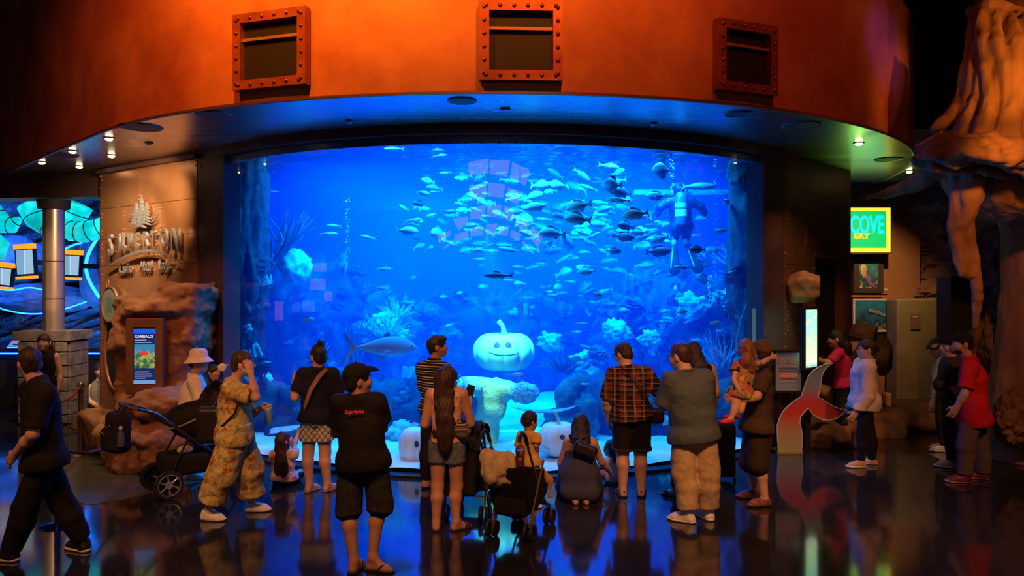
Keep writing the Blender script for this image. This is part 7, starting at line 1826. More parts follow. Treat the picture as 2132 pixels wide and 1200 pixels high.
# ------------------------------------------------------------------ right side: boards, rocks, pictures
def tail_mat():
    m, nt, b = newmat('tail_gradient'); tc = nt.nodes.new('ShaderNodeTexCoord'); sp = nt.nodes.new('ShaderNodeSeparateXYZ'); nt.links.new(tc.outputs['Object'], sp.inputs[0])
    mr = nt.nodes.new('ShaderNodeMapRange'); mr.inputs[1].default_value = 0; mr.inputs[2].default_value = 1.25; nt.links.new(sp.outputs[2], mr.inputs[0])
    nt.links.new(ramp(nt, mr.outputs[0], [(.06, (.36, .42, .20)), (.26, (.46, .30, .14)), (.44, (.62, .06, .04)), (.58, (.62, .06, .05)), (.74, (.26, .30, .28)), (1.0, (.16, .32, .28))], False), b.inputs['Base Color']); b.inputs['Roughness'].default_value = .5; return m
Yt = 10.5
out = [(1621, 943), (1619, 915), (1618, 888), (1623, 872), (1630, 858), (1641, 846), (1653, 836), (1668, 827), (1672, 815), (1678, 797), (1684, 783), (1694, 772), (1706, 764), (1718, 759), (1733, 757), (1722, 765), (1714, 775), (1710, 788), (1709, 800), (1706, 815), (1703, 828), (1713, 833), (1724, 841), (1738, 848), (1752, 853), (1764, 853), (1752, 865), (1741, 872), (1728, 876), (1713, 875), (1700, 869), (1690, 861), (1683, 850), (1675, 858), (1667, 868), (1665, 882), (1668, 892), (1670, 905), (1670, 922), (1669, 943)]
tb = G(1645, 946); Yt = tb.y
e = empty('mermaid_tail_board', (tb.x, Yt, 0), 'red and grey mermaid tail shaped standing board', 'board')
pts = [P(x, min(y, 945), Yt) for x, y in out]
MB().prism(pts, (0, .03, 0)).build('board', tail_mat(), e, Vector((tb.x, Yt, 0)))
MB().tube([p_ + Vector((0, -.002, 0)) for p_ in pts], .008, 5, closed=True).build('edge', mat('tail_edge', (.7, .55, .35), .5), e, Vector((tb.x, Yt, 0)))
MB().box(Vector((tb.x, Yt + .12, .02)), (.34, .28, .035)).build('foot', mat('tail_foot', (.35, .28, .12), .6), e)
# poster on a stand
pc = P(1641, 774, 10.6); e = empty('poster_stand', (pc.x, 10.62, 0), 'black framed poster on a stand left of the tail board', 'poster')
fw_, fh_ = 58 / FPX * 10.6, 84 / FPX * 10.6
for cx, cz, sx, sz in ((0, fh_ / 2, fw_ + .03, .03), (0, -fh_ / 2, fw_ + .03, .03), (-fw_ / 2, 0, .03, fh_), (fw_ / 2, 0, .03, fh_)): MB().box(pc + Vector((cx, 0, cz)), (sx, .035, sz)).build('frame_bar', M_BLACK, e)
MB().box(pc + Vector((0, .01, 0)), (fw_, .02, fh_)).build('sheet', mat('poster_paper', (.34, .48, .62), .5, col2=(.28, .42, .56), scale=2), e)
for sx in (-.08, .08): MB().cyl(Vector((pc.x + sx - .04, 10.63, 0)), Vector((pc.x + sx - .04, 10.63, pc.z - fh_ / 2)), .012, 10).build('stand_pole', M_BLACK, e)
MB().box(Vector((pc.x - .04, 10.66, .012)), (.34, .3, .024)).build('base', M_BLACK, e)
M_PRT = mat('poster_pink', (.78, .50, .42), .5); M_PRD = mat('poster_ink', (.05, .06, .10), .5)
for tx, z, sz, mm, bd in (('Donate with', .155, .042, M_PRT, .001), ('MER-MAID', .105, .066, M_PRT, .0012), ('for days like this', .070, .034, M_PRT, .001), ("TODAY'S REPRESENTATIVE", -.105, .019, M_PRD, .0004), ('CLOWN FISH', -.150, .038, M_PRT, .0012)):
    text_obj('poster_words', tx, sz, .0005, mm, pc + Vector((0, -.006, z)), (1, 0, 0), UP, e, 'CENTER', bold=bd)
for z in (.045, .030, .005, -.008): MB().box(pc + Vector((0, -.001, z)), (fw_ * .68, .002, .006)).build('text_line', M_PRD, e)
MB().box(pc + Vector((0, -.001, -.055)), (fw_ * .66, .003, .075)).build('photo', mat('poster_photo', (.80, .20, .12), .5, col2=(.85, .55, .45), scale=22), e)
MB().box(pc + Vector((.085, -.001, -.215)), (.045, .002, .014)).build('logo', M_PRD, e)
# lit panel
lc = P(1686, 705, 10.62); xl = Vector((1, .75, 0)).normalized(); nl = Vector((xl.y, -xl.x, 0)); Ml = Matrix((xl, -nl, UP)).transposed(); e = empty('lit_panel', lc, 'glowing green and yellow map panel by the doorway', 'lit panel')
lw_, lh_ = .30, .80
m, nt, b = newmat('lit_map'); tc = nt.nodes.new('ShaderNodeTexCoord'); sp = nt.nodes.new('ShaderNodeSeparateXYZ'); nt.links.new(tc.outputs['Object'], sp.inputs[0]); mr = nt.nodes.new('ShaderNodeMapRange'); mr.inputs[1].default_value = -.4; mr.inputs[2].default_value = .4; nt.links.new(sp.outputs[2], mr.inputs[0])
nz = nt.nodes.new('ShaderNodeTexNoise'); nz.inputs['Scale'].default_value = 9; nz.inputs['Detail'].default_value = 4; nt.links.new(tc.outputs['Object'], nz.inputs['Vector'])
cg = ramp(nt, mr.outputs[0], [(0, (.10, .35, .45)), (.10, (.75, .9, .55)), (.35, (.55, .95, .45)), (.7, (.35, .85, .62)), (1.0, (.30, .75, .62))], False); sp2 = ramp(nt, nz.outputs[0], [(.52, (0, 0, 0)), (.62, (.75, .75, .75))], False)
nt.links.new(mixc(nt, sp2, cg, (.80, .85, .22)), b.inputs['Emission Color']); b.inputs['Emission Strength'].default_value = 1.5; b.inputs['Base Color'].default_value = (.02, .02, .02, 1)
MB().box(lc, (lw_, .03, lh_), Ml).build('picture', m, e, lc)
for cx, cz, sx, sz in ((0, lh_ / 2 + .015, lw_ + .06, .03), (0, -lh_ / 2 - .015, lw_ + .06, .03), (-lw_ / 2 - .02, 0, .04, lh_), (lw_ / 2 + .01, 0, .02, lh_)): MB().box(lc + xl * cx + UP * cz, (sx, .07, sz), Ml).build('frame_bar', M_BLACK, e)
MB().cyl(Vector((lc.x, lc.y + .1, 0)), Vector((lc.x, lc.y + .1, lc.z - .3)), .05, 14).build('post', M_BLACK, e)
# rocks on the right
M_ROCKT = mat('rock_tan', (.26, .12, .05), .85, col2=(.44, .24, .11), scale=2.5, bump=.7, bscale=9, detail=8)
for px, py, Yr, r_, mm, lb, sd, fc in ((1678, 598, 10.95, (.27, .22, .30), M_ROCKT, 'jagged tan rock bulging from the copper wall above the lit panel', 31, 12), (1725, 905, 10.95, (.55, .4, .34), M_ROCKD, 'broad red brown boulder behind the tail board', 32, 16), (1735, 835, 11.3, (.5, .4, .30), M_ROCKT, 'tan boulder at the waist of the woman in pink', 33, 14),
        (1880, 870, 12.4, (.85, .5, .34), M_ROCKD, 'long low red boulder right of the woman in the pale jacket', 34, 14), (1835, 900, 11.9, (.5, .4, .3), M_ROCKD, 'low dark boulder behind the pale jacket', 35, 14), (1802, 692, 12.6, (.30, .3, .17), M_ROCKT, 'pointed tan rock under the seascape picture', 36, 10), (1815, 745, 12.5, (.36, .3, .5), M_ROCKD, 'tall red rock behind the head of the woman in the pale jacket', 37, 14), (1650, 800, 11.2, (.2, .25, .35), M_ROCKD, 'dark rock behind the poster', 38, 10)):
    c = P(px, py, Yr); o = rock('boulder', c, r_, mm, sd, .5, 1.8, 4, fc, floor=0.0); tag(o, lb, 'rock')
# picture wall
M_PLAST = mat('plaster_orange', (.34, .16, .06), .85, col2=(.26, .11, .045), scale=1.5, bump=.3)
wb, *_ = wall_panel('wall_gallery', Vector((5.2, 14.6, 0)), Vector((7.75, 14.6, 0)), 0, 4.25, M_PLAST, 'orange plaster picture wall beyond the doorway', .2)
tag(MB().add([(4.6, 11.2, ZS + .002), (12, 11.2, ZS + .002), (12, 16, ZS + .002), (4.6, 16, ZS + .002)], [(0, 1, 2, 3)]).build('ceiling_gallery', M_SOFFIT), 'glossy ceiling in front of the picture wall', kind='structure')
Yp = 14.48
def pic(px0, px1, py0, py1, label, fr_m, fwid, canvas, depth=.06, name='framed_picture'):
    a, b_ = P(px0, py0, Yp), P(px1, py1, Yp); c = (a + b_) / 2; w_, h_ = b_.x - a.x, a.z - b_.z; c.y = Yp; e = empty(name, c, label, 'picture' if name == 'framed_picture' else 'sign')
    for cx, cz, sx, sz in ((0, h_ / 2 - fwid / 2, w_, fwid), (0, -h_ / 2 + fwid / 2, w_, fwid), (-w_ / 2 + fwid / 2, 0, fwid, h_ - 2 * fwid), (w_ / 2 - fwid / 2, 0, fwid, h_ - 2 * fwid)): MB().box(c + Vector((cx, 0, cz)), (sx, depth, sz)).build('frame_bar', fr_m, e)
    MB().box(c + Vector((0, .0, 0)), (w_ - fwid, depth * .5, h_ - fwid)).build('canvas', canvas, e, c)
    return e, c, w_, h_
def sea_canvas(name, a, b_, c_, scale):
    m, nt, b = newmat(name); tc = nt.nodes.new('ShaderNodeTexCoord'); nz = nt.nodes.new('ShaderNodeTexNoise'); nz.inputs['Scale'].default_value = scale; nz.inputs['Detail'].default_value = 6; nt.links.new(tc.outputs['Object'], nz.inputs['Vector'])
    sp = nt.nodes.new('ShaderNodeSeparateXYZ'); nt.links.new(tc.outputs['Object'], sp.inputs[0]); ad = nt.nodes.new('ShaderNodeMath'); ad.operation = 'MULTIPLY_ADD'; ad.inputs[1].default_value = .9; nt.links.new(sp.outputs[2], ad.inputs[0]); nt.links.new(nz.outputs[0], ad.inputs[2])
    nt.links.new(ramp(nt, ad.outputs[0], [(.18, c_), (.34, tuple(x * .3 for x in a)), (.48, a), (.75, b_)], False), b.inputs['Base Color']); b.inputs['Roughness'].default_value = .4; return m
e, c, w_, h_ = pic(1777, 1838, 537, 610, 'upper dark framed picture of a mermaid under water', mat('frame_dark_wood', (.05, .035, .03), .4), .09, sea_canvas('canvas_mermaid', (.03, .12, .15), (.08, .30, .34), (.45, .40, .30), 9))
S = SDF(.012, .03); cc = np.array(c) + np.array([-.08, -.022, 0]); S.ell(cc + [.0, 0, .13], (.045, .012, .05)); S.cone(cc + [0, 0, .10], cc + [.0, 0, -.02], .035, .045, flat=((0, 1, 0), .3)); o = S.build('mermaid_torso', mat('paint_skin', (.55, .32, .16), .5), e, tuple(c))
S = SDF(.012, .03); S.chain([cc + [0, 0, -.02], cc + [.08, 0, -.07], cc + [.10, 0, -.16], cc + [.17, 0, -.20]], [.045, .045, .03, .04], flat=((0, 1, 0), .3)); S.build('mermaid_tail', mat('paint_violet', (.22, .10, .28), .5), e, tuple(c))
S = SDF(.012, .03); S.ell(cc + [-.02, .002, .15], (.06, .012, .06)); S.ell(cc + [-.05, .002, .07], (.03, .01, .07)); S.build('mermaid_hair', mat('paint_blond', (.60, .45, .18), .5), e, tuple(c))
e, c, w_, h_ = pic(1775, 1869, 622, 691, 'lower white framed seascape picture with swimmers', mat('frame_white', (.62, .55, .45), .5), .035, sea_canvas('canvas_reef', (.02, .10, .20), (.02, .22, .42), (.20, .16, .10), 7))
S = SDF(.012, .02); cc = np.array(c) + np.array([-.02, -.022, .05]); S.chain([cc + [-.08, 0, .03], cc + [.05, 0, 0], cc + [.18, 0, -.06], cc + [.28, 0, -.04]], [.035, .035, .03, .012], flat=((0, 1, 0), .3)); S.build('swimmer', mat('paint_olive', (.22, .20, .14), .5), e, tuple(c))
e = MB().box(P(1843, 603, Yp), (.10, .02, .03)).build('picture_label', mat('label_white', (.6, .5, .4), .6)); tag(e, 'tiny white label beside the mermaid picture', 'label')
tag(MB().box(P(1825, 617, Yp + .02), (.95, .06, .04)).build('picture_rail', M_PLAST), 'thin rail between the two pictures', 'rail')
# lit gallery sign, running on behind the copper jamb
M_SY = emissive('sign_yellow', (.95, .85, .05), 1.1); M_SGR = emissive('sign_green', (.0, .62, .14), 1.0); M_SCY = emissive('sign_cyan', (.0, .75, .85), 1.1); M_SOR = emissive('sign_orange', (.95, .62, .02), 1.1)
Yp = 14.2
a, b_ = P(1700, 433, Yp), P(1853, 526, Yp); c = (a + b_) / 2; c.y = Yp; w_, h_ = b_.x - a.x, a.z - b_.z; e = empty('gallery_sign', c, 'glowing green and yellow sign above the pictures', 'sign')
MB().box(c + Vector((0, .10, 0)), (w_ + .06, .2, h_ + .06)).build('case', mat('sign_case', (.06, .03, .02), .5), e); MB().box(c + Vector((0, -.01, 0)), (w_, .02, h_)).build('border', M_SY, e); MB().box(c + Vector((-.0, -.025, .01)), (w_ - .18, .02, h_ - .15)).build('field', M_SGR, e)
rx = b_.x - .13
text_obj('sign_word', 'COVE', .46, .008, M_SCY, Vector((rx, Yp - .045, P(0, 486, Yp).z)), (1, 0, 0), UP, e, 'RIGHT', bold=.012, sx=.52)
text_obj('sign_word', 'ERY', .14, .008, M_SOR, Vector((P(1808, 0, Yp).x, Yp - .045, P(0, 497, Yp).z)), (1, 0, 0), UP, e, 'RIGHT', bold=.004, sx=1.2)
# canvas covered booth
Yc = 14.0; M_CANV = mat('canvas_olive', (.24, .19, .085), .9, col2=(.19, .15, .07), scale=4, bump=.3, bscale=60)
cb_ = np.array([P(1918, 0, Yc).x, Yc + .22, 0]); s = SDF(.022, .05); w2_ = .5 * 100 / FPX * Yc
top = P(0, 622, Yc).z; s.box(cb_ + np.array([0, 0, top / 2]), (w2_, .22, top / 2), None, .03); s.wrinkle(.018, 3.2, 2, (1, 1, .25), 2); s.clip((0, 0, .005), (0, 0, -1))
e = empty('covered_booth', tuple(cb_), 'booth wrapped in olive canvas beside the pictures', 'booth'); s.build('canvas', M_CANV, e, tuple(cb_)); MB().box(P(1906, 670, Yc - .02), (.17, .01, .28)).build('notice', mat('notice_maroon', (.20, .09, .07), .6), e)
MB().box(P(1906, 660, Yc - .028), (.10, .006, .022)).build('notice_line', mat('notice_print', (.5, .4, .35), .6), e)
# black cabinet behind the men
cc = P(2000, 640, 12.0); e = empty('black_cabinet', (cc.x, 12.1, 0), 'tall black cabinet behind the man in the red polo', 'cabinet'); zt = P(0, 576, 12.0).z
MB().box(Vector((cc.x, 12.15, zt / 2)), (.36, .4, zt)).build('body', mat('cabinet_black', (.022, .018, .012), .6), e); MB().box(Vector((cc.x - .02, 11.94, zt / 2)), (.26, .02, zt - .2)).build('door', mat('cabinet_door', (.03, .024, .015), .55), e)
for i in range(7): MB().box(Vector((cc.x - .13 + i * .04, 12.0, zt + .012)), (.02, .02, .03)).build('stud', M_DARK, e)
# rock faces at the far right
NXW, NZW = 120, 110; A = np.zeros((NZW + 1, NXW + 1, 3)); tt = np.linspace(0, 1, NXW + 1)[None, :]
A[..., 0] = 7.1 + 2.8 * tt; A[..., 2] = 4.2 * np.linspace(0, 1, NZW + 1)[:, None]
cell = np.stack([A[..., 0] * 2.2, A[..., 2] * 3.2, A[..., 0] * 0 + 2], -1); bl = fbm(cell, 4); st_ = np.round(bl * 5) / 5
A[..., 1] = 15.2 - 2.6 * tt + .45 * st_ + .12 * fbm(cell * 3, 3) + .35 * np.sin(A[..., 2] * 2.6 + 1.0)
idx = np.arange((NZW + 1) * (NXW + 1)).reshape(NZW + 1, NXW + 1); F = np.stack([idx[:-1, :-1], idx[:-1, 1:], idx[1:, 1:], idx[1:, :-1]], -1).reshape(-1, 4)
tag(mesh_np('wall_rock', A.reshape(-1, 3), F, M_ROCKD, smooth=False), 'cracked red rock wall behind the hanging roots', kind='structure')
for px, py, Yr, r_, lb, sd in ((2115, 760, 10.6, (.45, .45, .9), 'tall cracked red rock at the right edge', 54), (2070, 790, 11.0, (.40, .4, 1.1), 'dark rock column behind the man in the red polo', 55), (2112, 880, 9.7, (.35, .4, .45), 'low red rock at the right edge', 56)):
    o = rock('boulder', P(px, py, Yr), r_, M_ROCKD, sd, .6, 2.2, 5, 18, floor=0.0, rough=.2); tag(o, lb, 'rock')
wg, *_ = wall_panel('wall_far_right', Vector((8.6, 13.6, 0)), Vector((9.8, 8.5, 0)), 0, 7.6, mat('wall_brown', (.07, .03, .018), .9, var=.4, scale=1, bump=.5), 'dark brown wall behind the tree', .2)

# ------------------------------------------------------------------ big sculpted tree
M_BARK = mat('bark_carved', (.22, .095, .04), .85, col2=(.42, .20, .085), scale=4, bump=1.0, bscale=12, detail=7, stretch=(1, 1, .35))
def tp(px, py, y=9.0): return np.array(P(px, py, y))
s = SDF(.022, .06)
# flaring trunk
s.chain([tp(2150, -60, 9.5), tp(2140, 60, 9.5), tp(2128, 160, 9.45), tp(2118, 250, 9.4), tp(2110, 330, 9.3)], [.60, .56, .58, .66, .78])
s.ell(tp(2075, 55, 9.1), (.30, .25, .25)); s.ell(tp(2110, 130, 8.95), (.22, .2, .30)); s.ell(tp(2085, 120, 8.85), (.17, .12, .22), op='s', k=.05)
rdt = random.Random(9)
for x0, x1, x2, x3, r0, yy in ((2022, 2014, 2004, 1944, .055, 8.95), (2032, 2024, 2014, 1985, .05, 8.85), (2048, 2060, 2082, 2062, .07, 8.62), (2040, 2046, 2036, 2000, .05, 8.75), (2092, 2078, 2066, 2030, .06, 8.58), (2112, 2100, 2112, 2085, .07, 8.5), (2132, 2130, 2118, 2108, .08, 8.5), (2075, 2090, 2096, 2120, .055, 8.5), (2060, 2052, 2060, 2040, .045, 8.6)):
    ys_ = 288 if x3 > 1960 else 268
    s.chain([tp(x0 + rdt.uniform(-4, 4), 30, yy + .2), tp(x0, 85, yy + .08), tp(x1, 135, yy + .02), tp(x2, 205, yy), tp((x2 + x3) / 2 + rdt.uniform(-8, 8), 250, yy - .1), tp(x3, ys_, yy - .15)], [r0 * .7, r0 * 1.1, r0, r0 * 1.15, r0 * 1.1, r0 * .9], k=.025)
# rope-like roots around the trunk head
for j in range(4): s.chain([tp(2020 + 6 * j, 25 + 22 * j, 9.0), tp(2060 + 5 * j, 8 + 20 * j, 8.8), tp(2100, 14 + 18 * j, 8.75), tp(2145, 30 + 20 * j, 8.9)], [.05, .07, .065, .06], k=.025)
# horizontal mat of roots
for i in range(20):
    y0 = 292 + 64 * (i / 19); xa = 1915 + rdt.uniform(0, 55) if i % 3 else 1898 + rdt.uniform(0, 20); yy = 8.72 - .42 * math.sin(PI * i / 19) + rdt.uniform(-.14, .14)
    pts = [tp(xa, 318 + (y0 - 318) * .5, yy + .1), tp(xa + 40, y0 - 6 + rdt.uniform(-9, 9), yy), tp(xa + 95, y0 - 10 + rdt.uniform(-14, 12), yy - .05), tp(xa + 150, y0 + rdt.uniform(-14, 14), yy), tp(2150, y0 + 8 + rdt.uniform(-12, 16), yy)]
    s.chain(pts, [.03, .05, .06, .055, .055], k=.018)
s.ell(tp(2070, 330, 9.3), (.65, .45, .18)); s.ell(tp(1965, 330, 9.15), (.30, .3, .10))
s.chain([tp(1960, 345, 9.4), tp(1900, 385, 9.9), tp(1840, 405, 10.6), tp(1790, 412, 11.2)], [.12, .10, .07, .03], k=.05)
# hanging aerial roots and lower trunk
s.chain([tp(1998, 345, 9.0), tp(1990, 400, 9.0), tp(1984, 470, 9.05), tp(1996, 540, 9.1), tp(2005, 570, 9.1)], [.10, .08, .075, .05, .025], k=.03)
s.chain([tp(2030, 345, 8.9), tp(2020, 410, 8.9), tp(2012, 465, 9.0), tp(2025, 540, 9.1), tp(2035, 620, 9.2), tp(2030, 680, 9.3)], [.14, .11, .07, .045, .04, .025], k=.03)
s.chain([tp(2012, 440, 9.0), tp(2005, 500, 9.1), tp(2020, 575, 9.1)], [.06, .045, .02], k=.03)
s.chain([tp(2140, 350, 9.9), tp(2150, 480, 10.2), tp(2140, 640, 10.3), tp(2135, 800, 10.3), tp(2130, 985, 10.2)], [.5, .36, .34, .40, .52])
s.wrinkle(.05, 2.4, 3, (1, 1, .5), 3); s.wrinkle(.028, 10, 5, (1.4, 1.4, .30), 3); s.clip((0, 0, .0), (0, 0, -1))
o = s.build('sculpted_tree', M_BARK, None, (5.9, 9.6, 0)); tag(o, 'huge sculpted tree with twisted orange roots at the right edge', 'tree')
# ------------------------------------------------------------------ strollers
M_FAB = cloth('stroller_fabric', (.016, .014, .015)); M_TUBE = mat('stroller_tube', (.45, .36, .28), .3, .85); M_TUBEK = mat('stroller_tube_black', (.02, .02, .022), .4, .3)
def wheel(e, c, axis, r, wd, hub_m, spokes=0, dual=True):
    c = Vector(c); ax = Vector(axis).normalized()
    for sg in ((-1, 1) if dual else (0,)):
        cc = c + ax * sg * wd * 1.1
        o = MB().lathe(cc, [(r * .72, -wd / 2), (r * .95, -wd / 2), (r, -wd / 4), (r, wd / 4), (r * .95, wd / 2), (r * .72, wd / 2), (r * .72, -wd / 2)], 24, tuple(ax)).build('wheel', RUB, e, cc, smooth=True)
        MB().lathe(cc, [(.001, -wd * .3), (r * .25 if spokes else r * .72, -wd * .3), (r * .25 if spokes else r * .72, wd * .3), (.001, wd * .3)], 20, tuple(ax)).build('hub', hub_m, o, cc)
        if spokes:
            u = ax.orthogonal().normalized(); v = ax.cross(u); m_ = MB()
            for k in range(spokes):
                a = 2 * PI * k / spokes; d = u * math.cos(a) + v * math.sin(a)
                for off in (-.06, .06):
                    d2 = u * math.cos(a + off) + v * math.sin(a + off); m_.tube([cc + d * r * .15, cc + d2 * r * .74], r * .035, 5)
            m_.build('spokes', hub_m, o, cc)
            MB().tube([cc + ax * wd * .5 * s2 + (u * math.cos(a) + v * math.sin(a)) * r * .73 for s2 in (1,) for a in [2 * PI * k / 32 for k in range(32)]], r * .025, 5, closed=True).build('rim', hub_m, o, cc)
def buggy(O, f, half, label, hood=False):
    O = Vector(O); f = Vector((f[0], f[1], 0)).normalized(); r_ = Vector((f.y, -f.x, 0)); e = empty('stroller', O, label, 'stroller', 'umbrella strollers')
    def at(a, s_, z): return O + f * a + r_ * s_ + UP * z
    for sg in (-1, 1):
        w0, w1 = sg * half, sg * half * .9
        MB().tube([at(-.05, w0, .88), at(.12, w0, .60), at(.34, w1, .34), at(.52, w1, .16)], .012, 8).build('frame_tube', M_TUBEK if hood else M_TUBE, e, smooth=True)
        MB().tube([at(.0, w0, .12), at(.18, w0, .42), at(.34, w0, .66)], .012, 8).build('leg_tube', M_TUBE, e, smooth=True)
        MB().tube([at(-.05, w0, .88), at(-.10, w0, .96), at(-.16, w0, 1.0), at(-.22, w0, .975), at(-.23, w0, .93)], .018, 8).build('handle', RUB, e, smooth=True)
        wheel(e, at(0, w0, .075), r_, .075, .028, M_TUBEK); wheel(e, at(.54, w1, .075), r_, .075, .028, M_TUBEK)
        MB().tube([at(.54, w1, .08), at(.54, w1, .18)], .012, 8).build('fork', M_TUBEK, e)
        prof = [(-.10, .80 if hood else .68), (-.10, .55), (.0, .30), (.18, .24), (.42, .33), (.46, .42), (.34, .58), (.12, .62)]
        MB().prism([at(a, sg * half * .94, z) for a, z in prof], r_ * sg * .012).build('side_panel', M_FAB, e)
    rows = [[at(a, -half * .93, z), at(a, -half * .4, z - .03), at(a, half * .4, z - .03), at(a, half * .93, z)] for a, z in ((-.12, .84 if hood else .70), (-.07, .52), (.02, .32), (.16, .28), (.44, .36))]
    rows2 = [[p_ - UP * .012 - f * .012 for p_ in rw] for rw in rows]
    m_ = MB(); m_.grid(rows); m_.grid(rows2); m_.build('seat', M_FAB, e, smooth=True)
    MB().tube([at(.08, -half, .22), at(.08, half, .22)], .009, 6).build('cross_bar', M_TUBE, e); MB().tube([at(.46, -half * .9, .22), at(.46, half * .9, .22)], .009, 6).build('cross_bar', M_TUBE, e)
    m_ = MB(); m_.grid([[at(.46, -half * .8, .24), at(.46, half * .8, .24)], [at(.62, -half * .8, .17), at(.62, half * .8, .17)], [at(.62, -half * .8, .155), at(.62, half * .8, .155)], [at(.46, -half * .8, .225), at(.46, half * .8, .225)]]); m_.build('footrest', M_FAB, e)
    if hood:
        rows = []
        for i in range(9):
            a = R(20 + 125 * i / 8); rows.append([at(.10 + .30 * math.cos(a) * -1, s_ * half, .62 + .36 * math.sin(a) * (1 - .12 * abs(s_))) for s_ in (-1, -.6, 0, .6, 1)])
        MB().grid(rows).build('hood', M_FAB, e, smooth=True)
        S = SDF(.014, .03); S.box(np.array(at(-.12, 0, .50)), (half * .8, .06, .22), np.array([list(r_), list(f), [0, 0, 1]]).T, .04); S.wrinkle(.008, 6, 1); S.build('rear_pouch', M_FAB, e, tuple(O))
    else:
        S = SDF(.014, .03); S.box(np.array(at(.10, 0, .30)), (half * .9, .14, .10), np.array([list(r_), list(f), [0, 0, 1]]).T, .05); S.wrinkle(.008, 6, 1); S.build('basket', M_FAB, e, tuple(O))
    return e, at
e, at = buggy((-.012, 6.985, 0), (.40, .90), .185, 'black umbrella stroller draped with a beige jacket', False)
# beige jacket thrown over the handle
S = SDF(.012, .05); jc = np.array(P(1046, 975, 6.95))
for dx, dz, rx, rz in ((-.09, .06, .10, .12), (.0, .03, .13, .12), (.08, -.01, .11, .10), (-.04, -.08, .13, .10), (.05, -.10, .09, .07), (-.13, .10, .05, .06)): S.ell(jc + np.array([dx, 0, dz]), (rx, .085, rz))
S.wrinkle(.06, 8, 2, (1, 1, .6), 3); S.wrinkle(.03, 18, 5, (1, 1, .5), 2); o = S.build('jacket', cloth('jacket_beige', (.62, .50, .28)), None, tuple(jc)); tag(o, 'crumpled beige jacket draped over the stroller handle', 'jacket')
tc_ = P(1083, 985, 6.86); e = empty('tumbler', tc_, 'maroon tumbler with a loop handle hung on the stroller', 'tumbler'); MB().lathe(tc_, [(.034, 0), (.038, .005), (.040, .15), (.040, .16)], 20).build('cup', mat('tumbler_maroon', (.14, .06, .07), .4), e, smooth=True); MB().lathe(tc_ + UP * .16, [(.042, 0), (.042, .03), (.03, .045)], 20).build('lid', mat('tumbler_lid', (.22, .07, .06), .4), e, smooth=True)
MB().tube([tc_ + Vector((.036 * math.cos(a), 0, .20 + .045 * math.sin(a))) for a in [PI * i / 10 for i in range(11)]], .006, 6).build('loop', mat('tumbler_lid', (.22, .07, .06)), e, smooth=True); MB().ball(tc_ + Vector((0, -.04, .13)), (.012, .004, .012), 8, 6).build('badge', mat('badge_pale', (.6, .5, .4), .5), e)
S = SDF(.012, .03); bc = np.array(P(1140, 1005, 7.25)); S.cone(bc + [-.05, 0, .14], bc + [.02, .0, .02], .018, .030, flat=((0, 1, 0), .5)); S.cone(bc + [.02, 0, .02], bc + [.025, 0, -.13], .030, .022, flat=((0, 1, 0), .5)); S.wrinkle(.012, 16, 1); o = S.build('blanket', cloth('blanket_tan', (.55, .30, .14)), None, tuple(bc)); tag(o, 'tan cloth hanging over the front bar of the stroller', 'cloth')
buggy((-.47, 7.52, 0), (.16, .98), .20, 'black hooded umbrella stroller beside the long haired woman', True)

# pram at the left ----------------------------------------------------------------------------
O = Vector(((336 - CX) / FPX * 8.45, 8.45, 0)); f = Vector((.76, .65, 0)); r_ = Vector((f.y, -f.x, 0)); e = empty('pram', O, 'large black pram with car seat and spoked wheels at the left', 'stroller')
def at(a, s_, z): return O + f * a + r_ * s_ + UP * z
M_RIM = mat('rim_silver', (.62, .62, .64), .35, .7)
for sg in (-1, 1):
    wheel(e, at(0, sg * .27, .155), r_, .155, .045, M_RIM if sg > 0 else M_TUBEK, 6, False); wheel(e, at(.78, sg * .2, .10), r_, .10, .04, M_TUBEK, 5, False)
    MB().tube([at(-.30, sg * .24, 1.0), at(-.12, sg * .25, .93), at(.25, sg * .25, .62), at(.62, sg * .24, .32), at(.78, sg * .21, .12)], .017, 8).build('frame_tube', mat('pram_tube', (.05, .05, .07), .3, .6), e, smooth=True)
    MB().tube([at(0, sg * .24, .155), at(.10, sg * .22, .40), at(.22, sg * .22, .62)], .014, 8).build('leg_tube', M_TUBEK, e, smooth=True)
MB().tube([at(-.30, -.24, 1.0), at(-.37, -.20, 1.02), at(-.40, 0, 1.03), at(-.37, .20, 1.02), at(-.30, .24, 1.0)], .022, 8).build('handle', mat('handle_leather', (.11, .06, .045), .5), e, smooth=True)
MB().tube([at(0, -.27, .155), at(0, .27, .155)], .016, 8).build('axle', M_RIM, e, smooth=True)
Mf = np.array([list(f), list(-r_), [0, 0, 1]]).T
S = SDF(.014, .04); S.box(np.array(at(.33, 0, .33)), (.34, .21, .12), Mf, .06); S.box(np.array(at(.33, 0, .44)), (.28, .16, .10), Mf, .04, k=.01, op='s'); S.wrinkle(.006, 6, 1); S.build('basket', M_FAB, e, tuple(O))
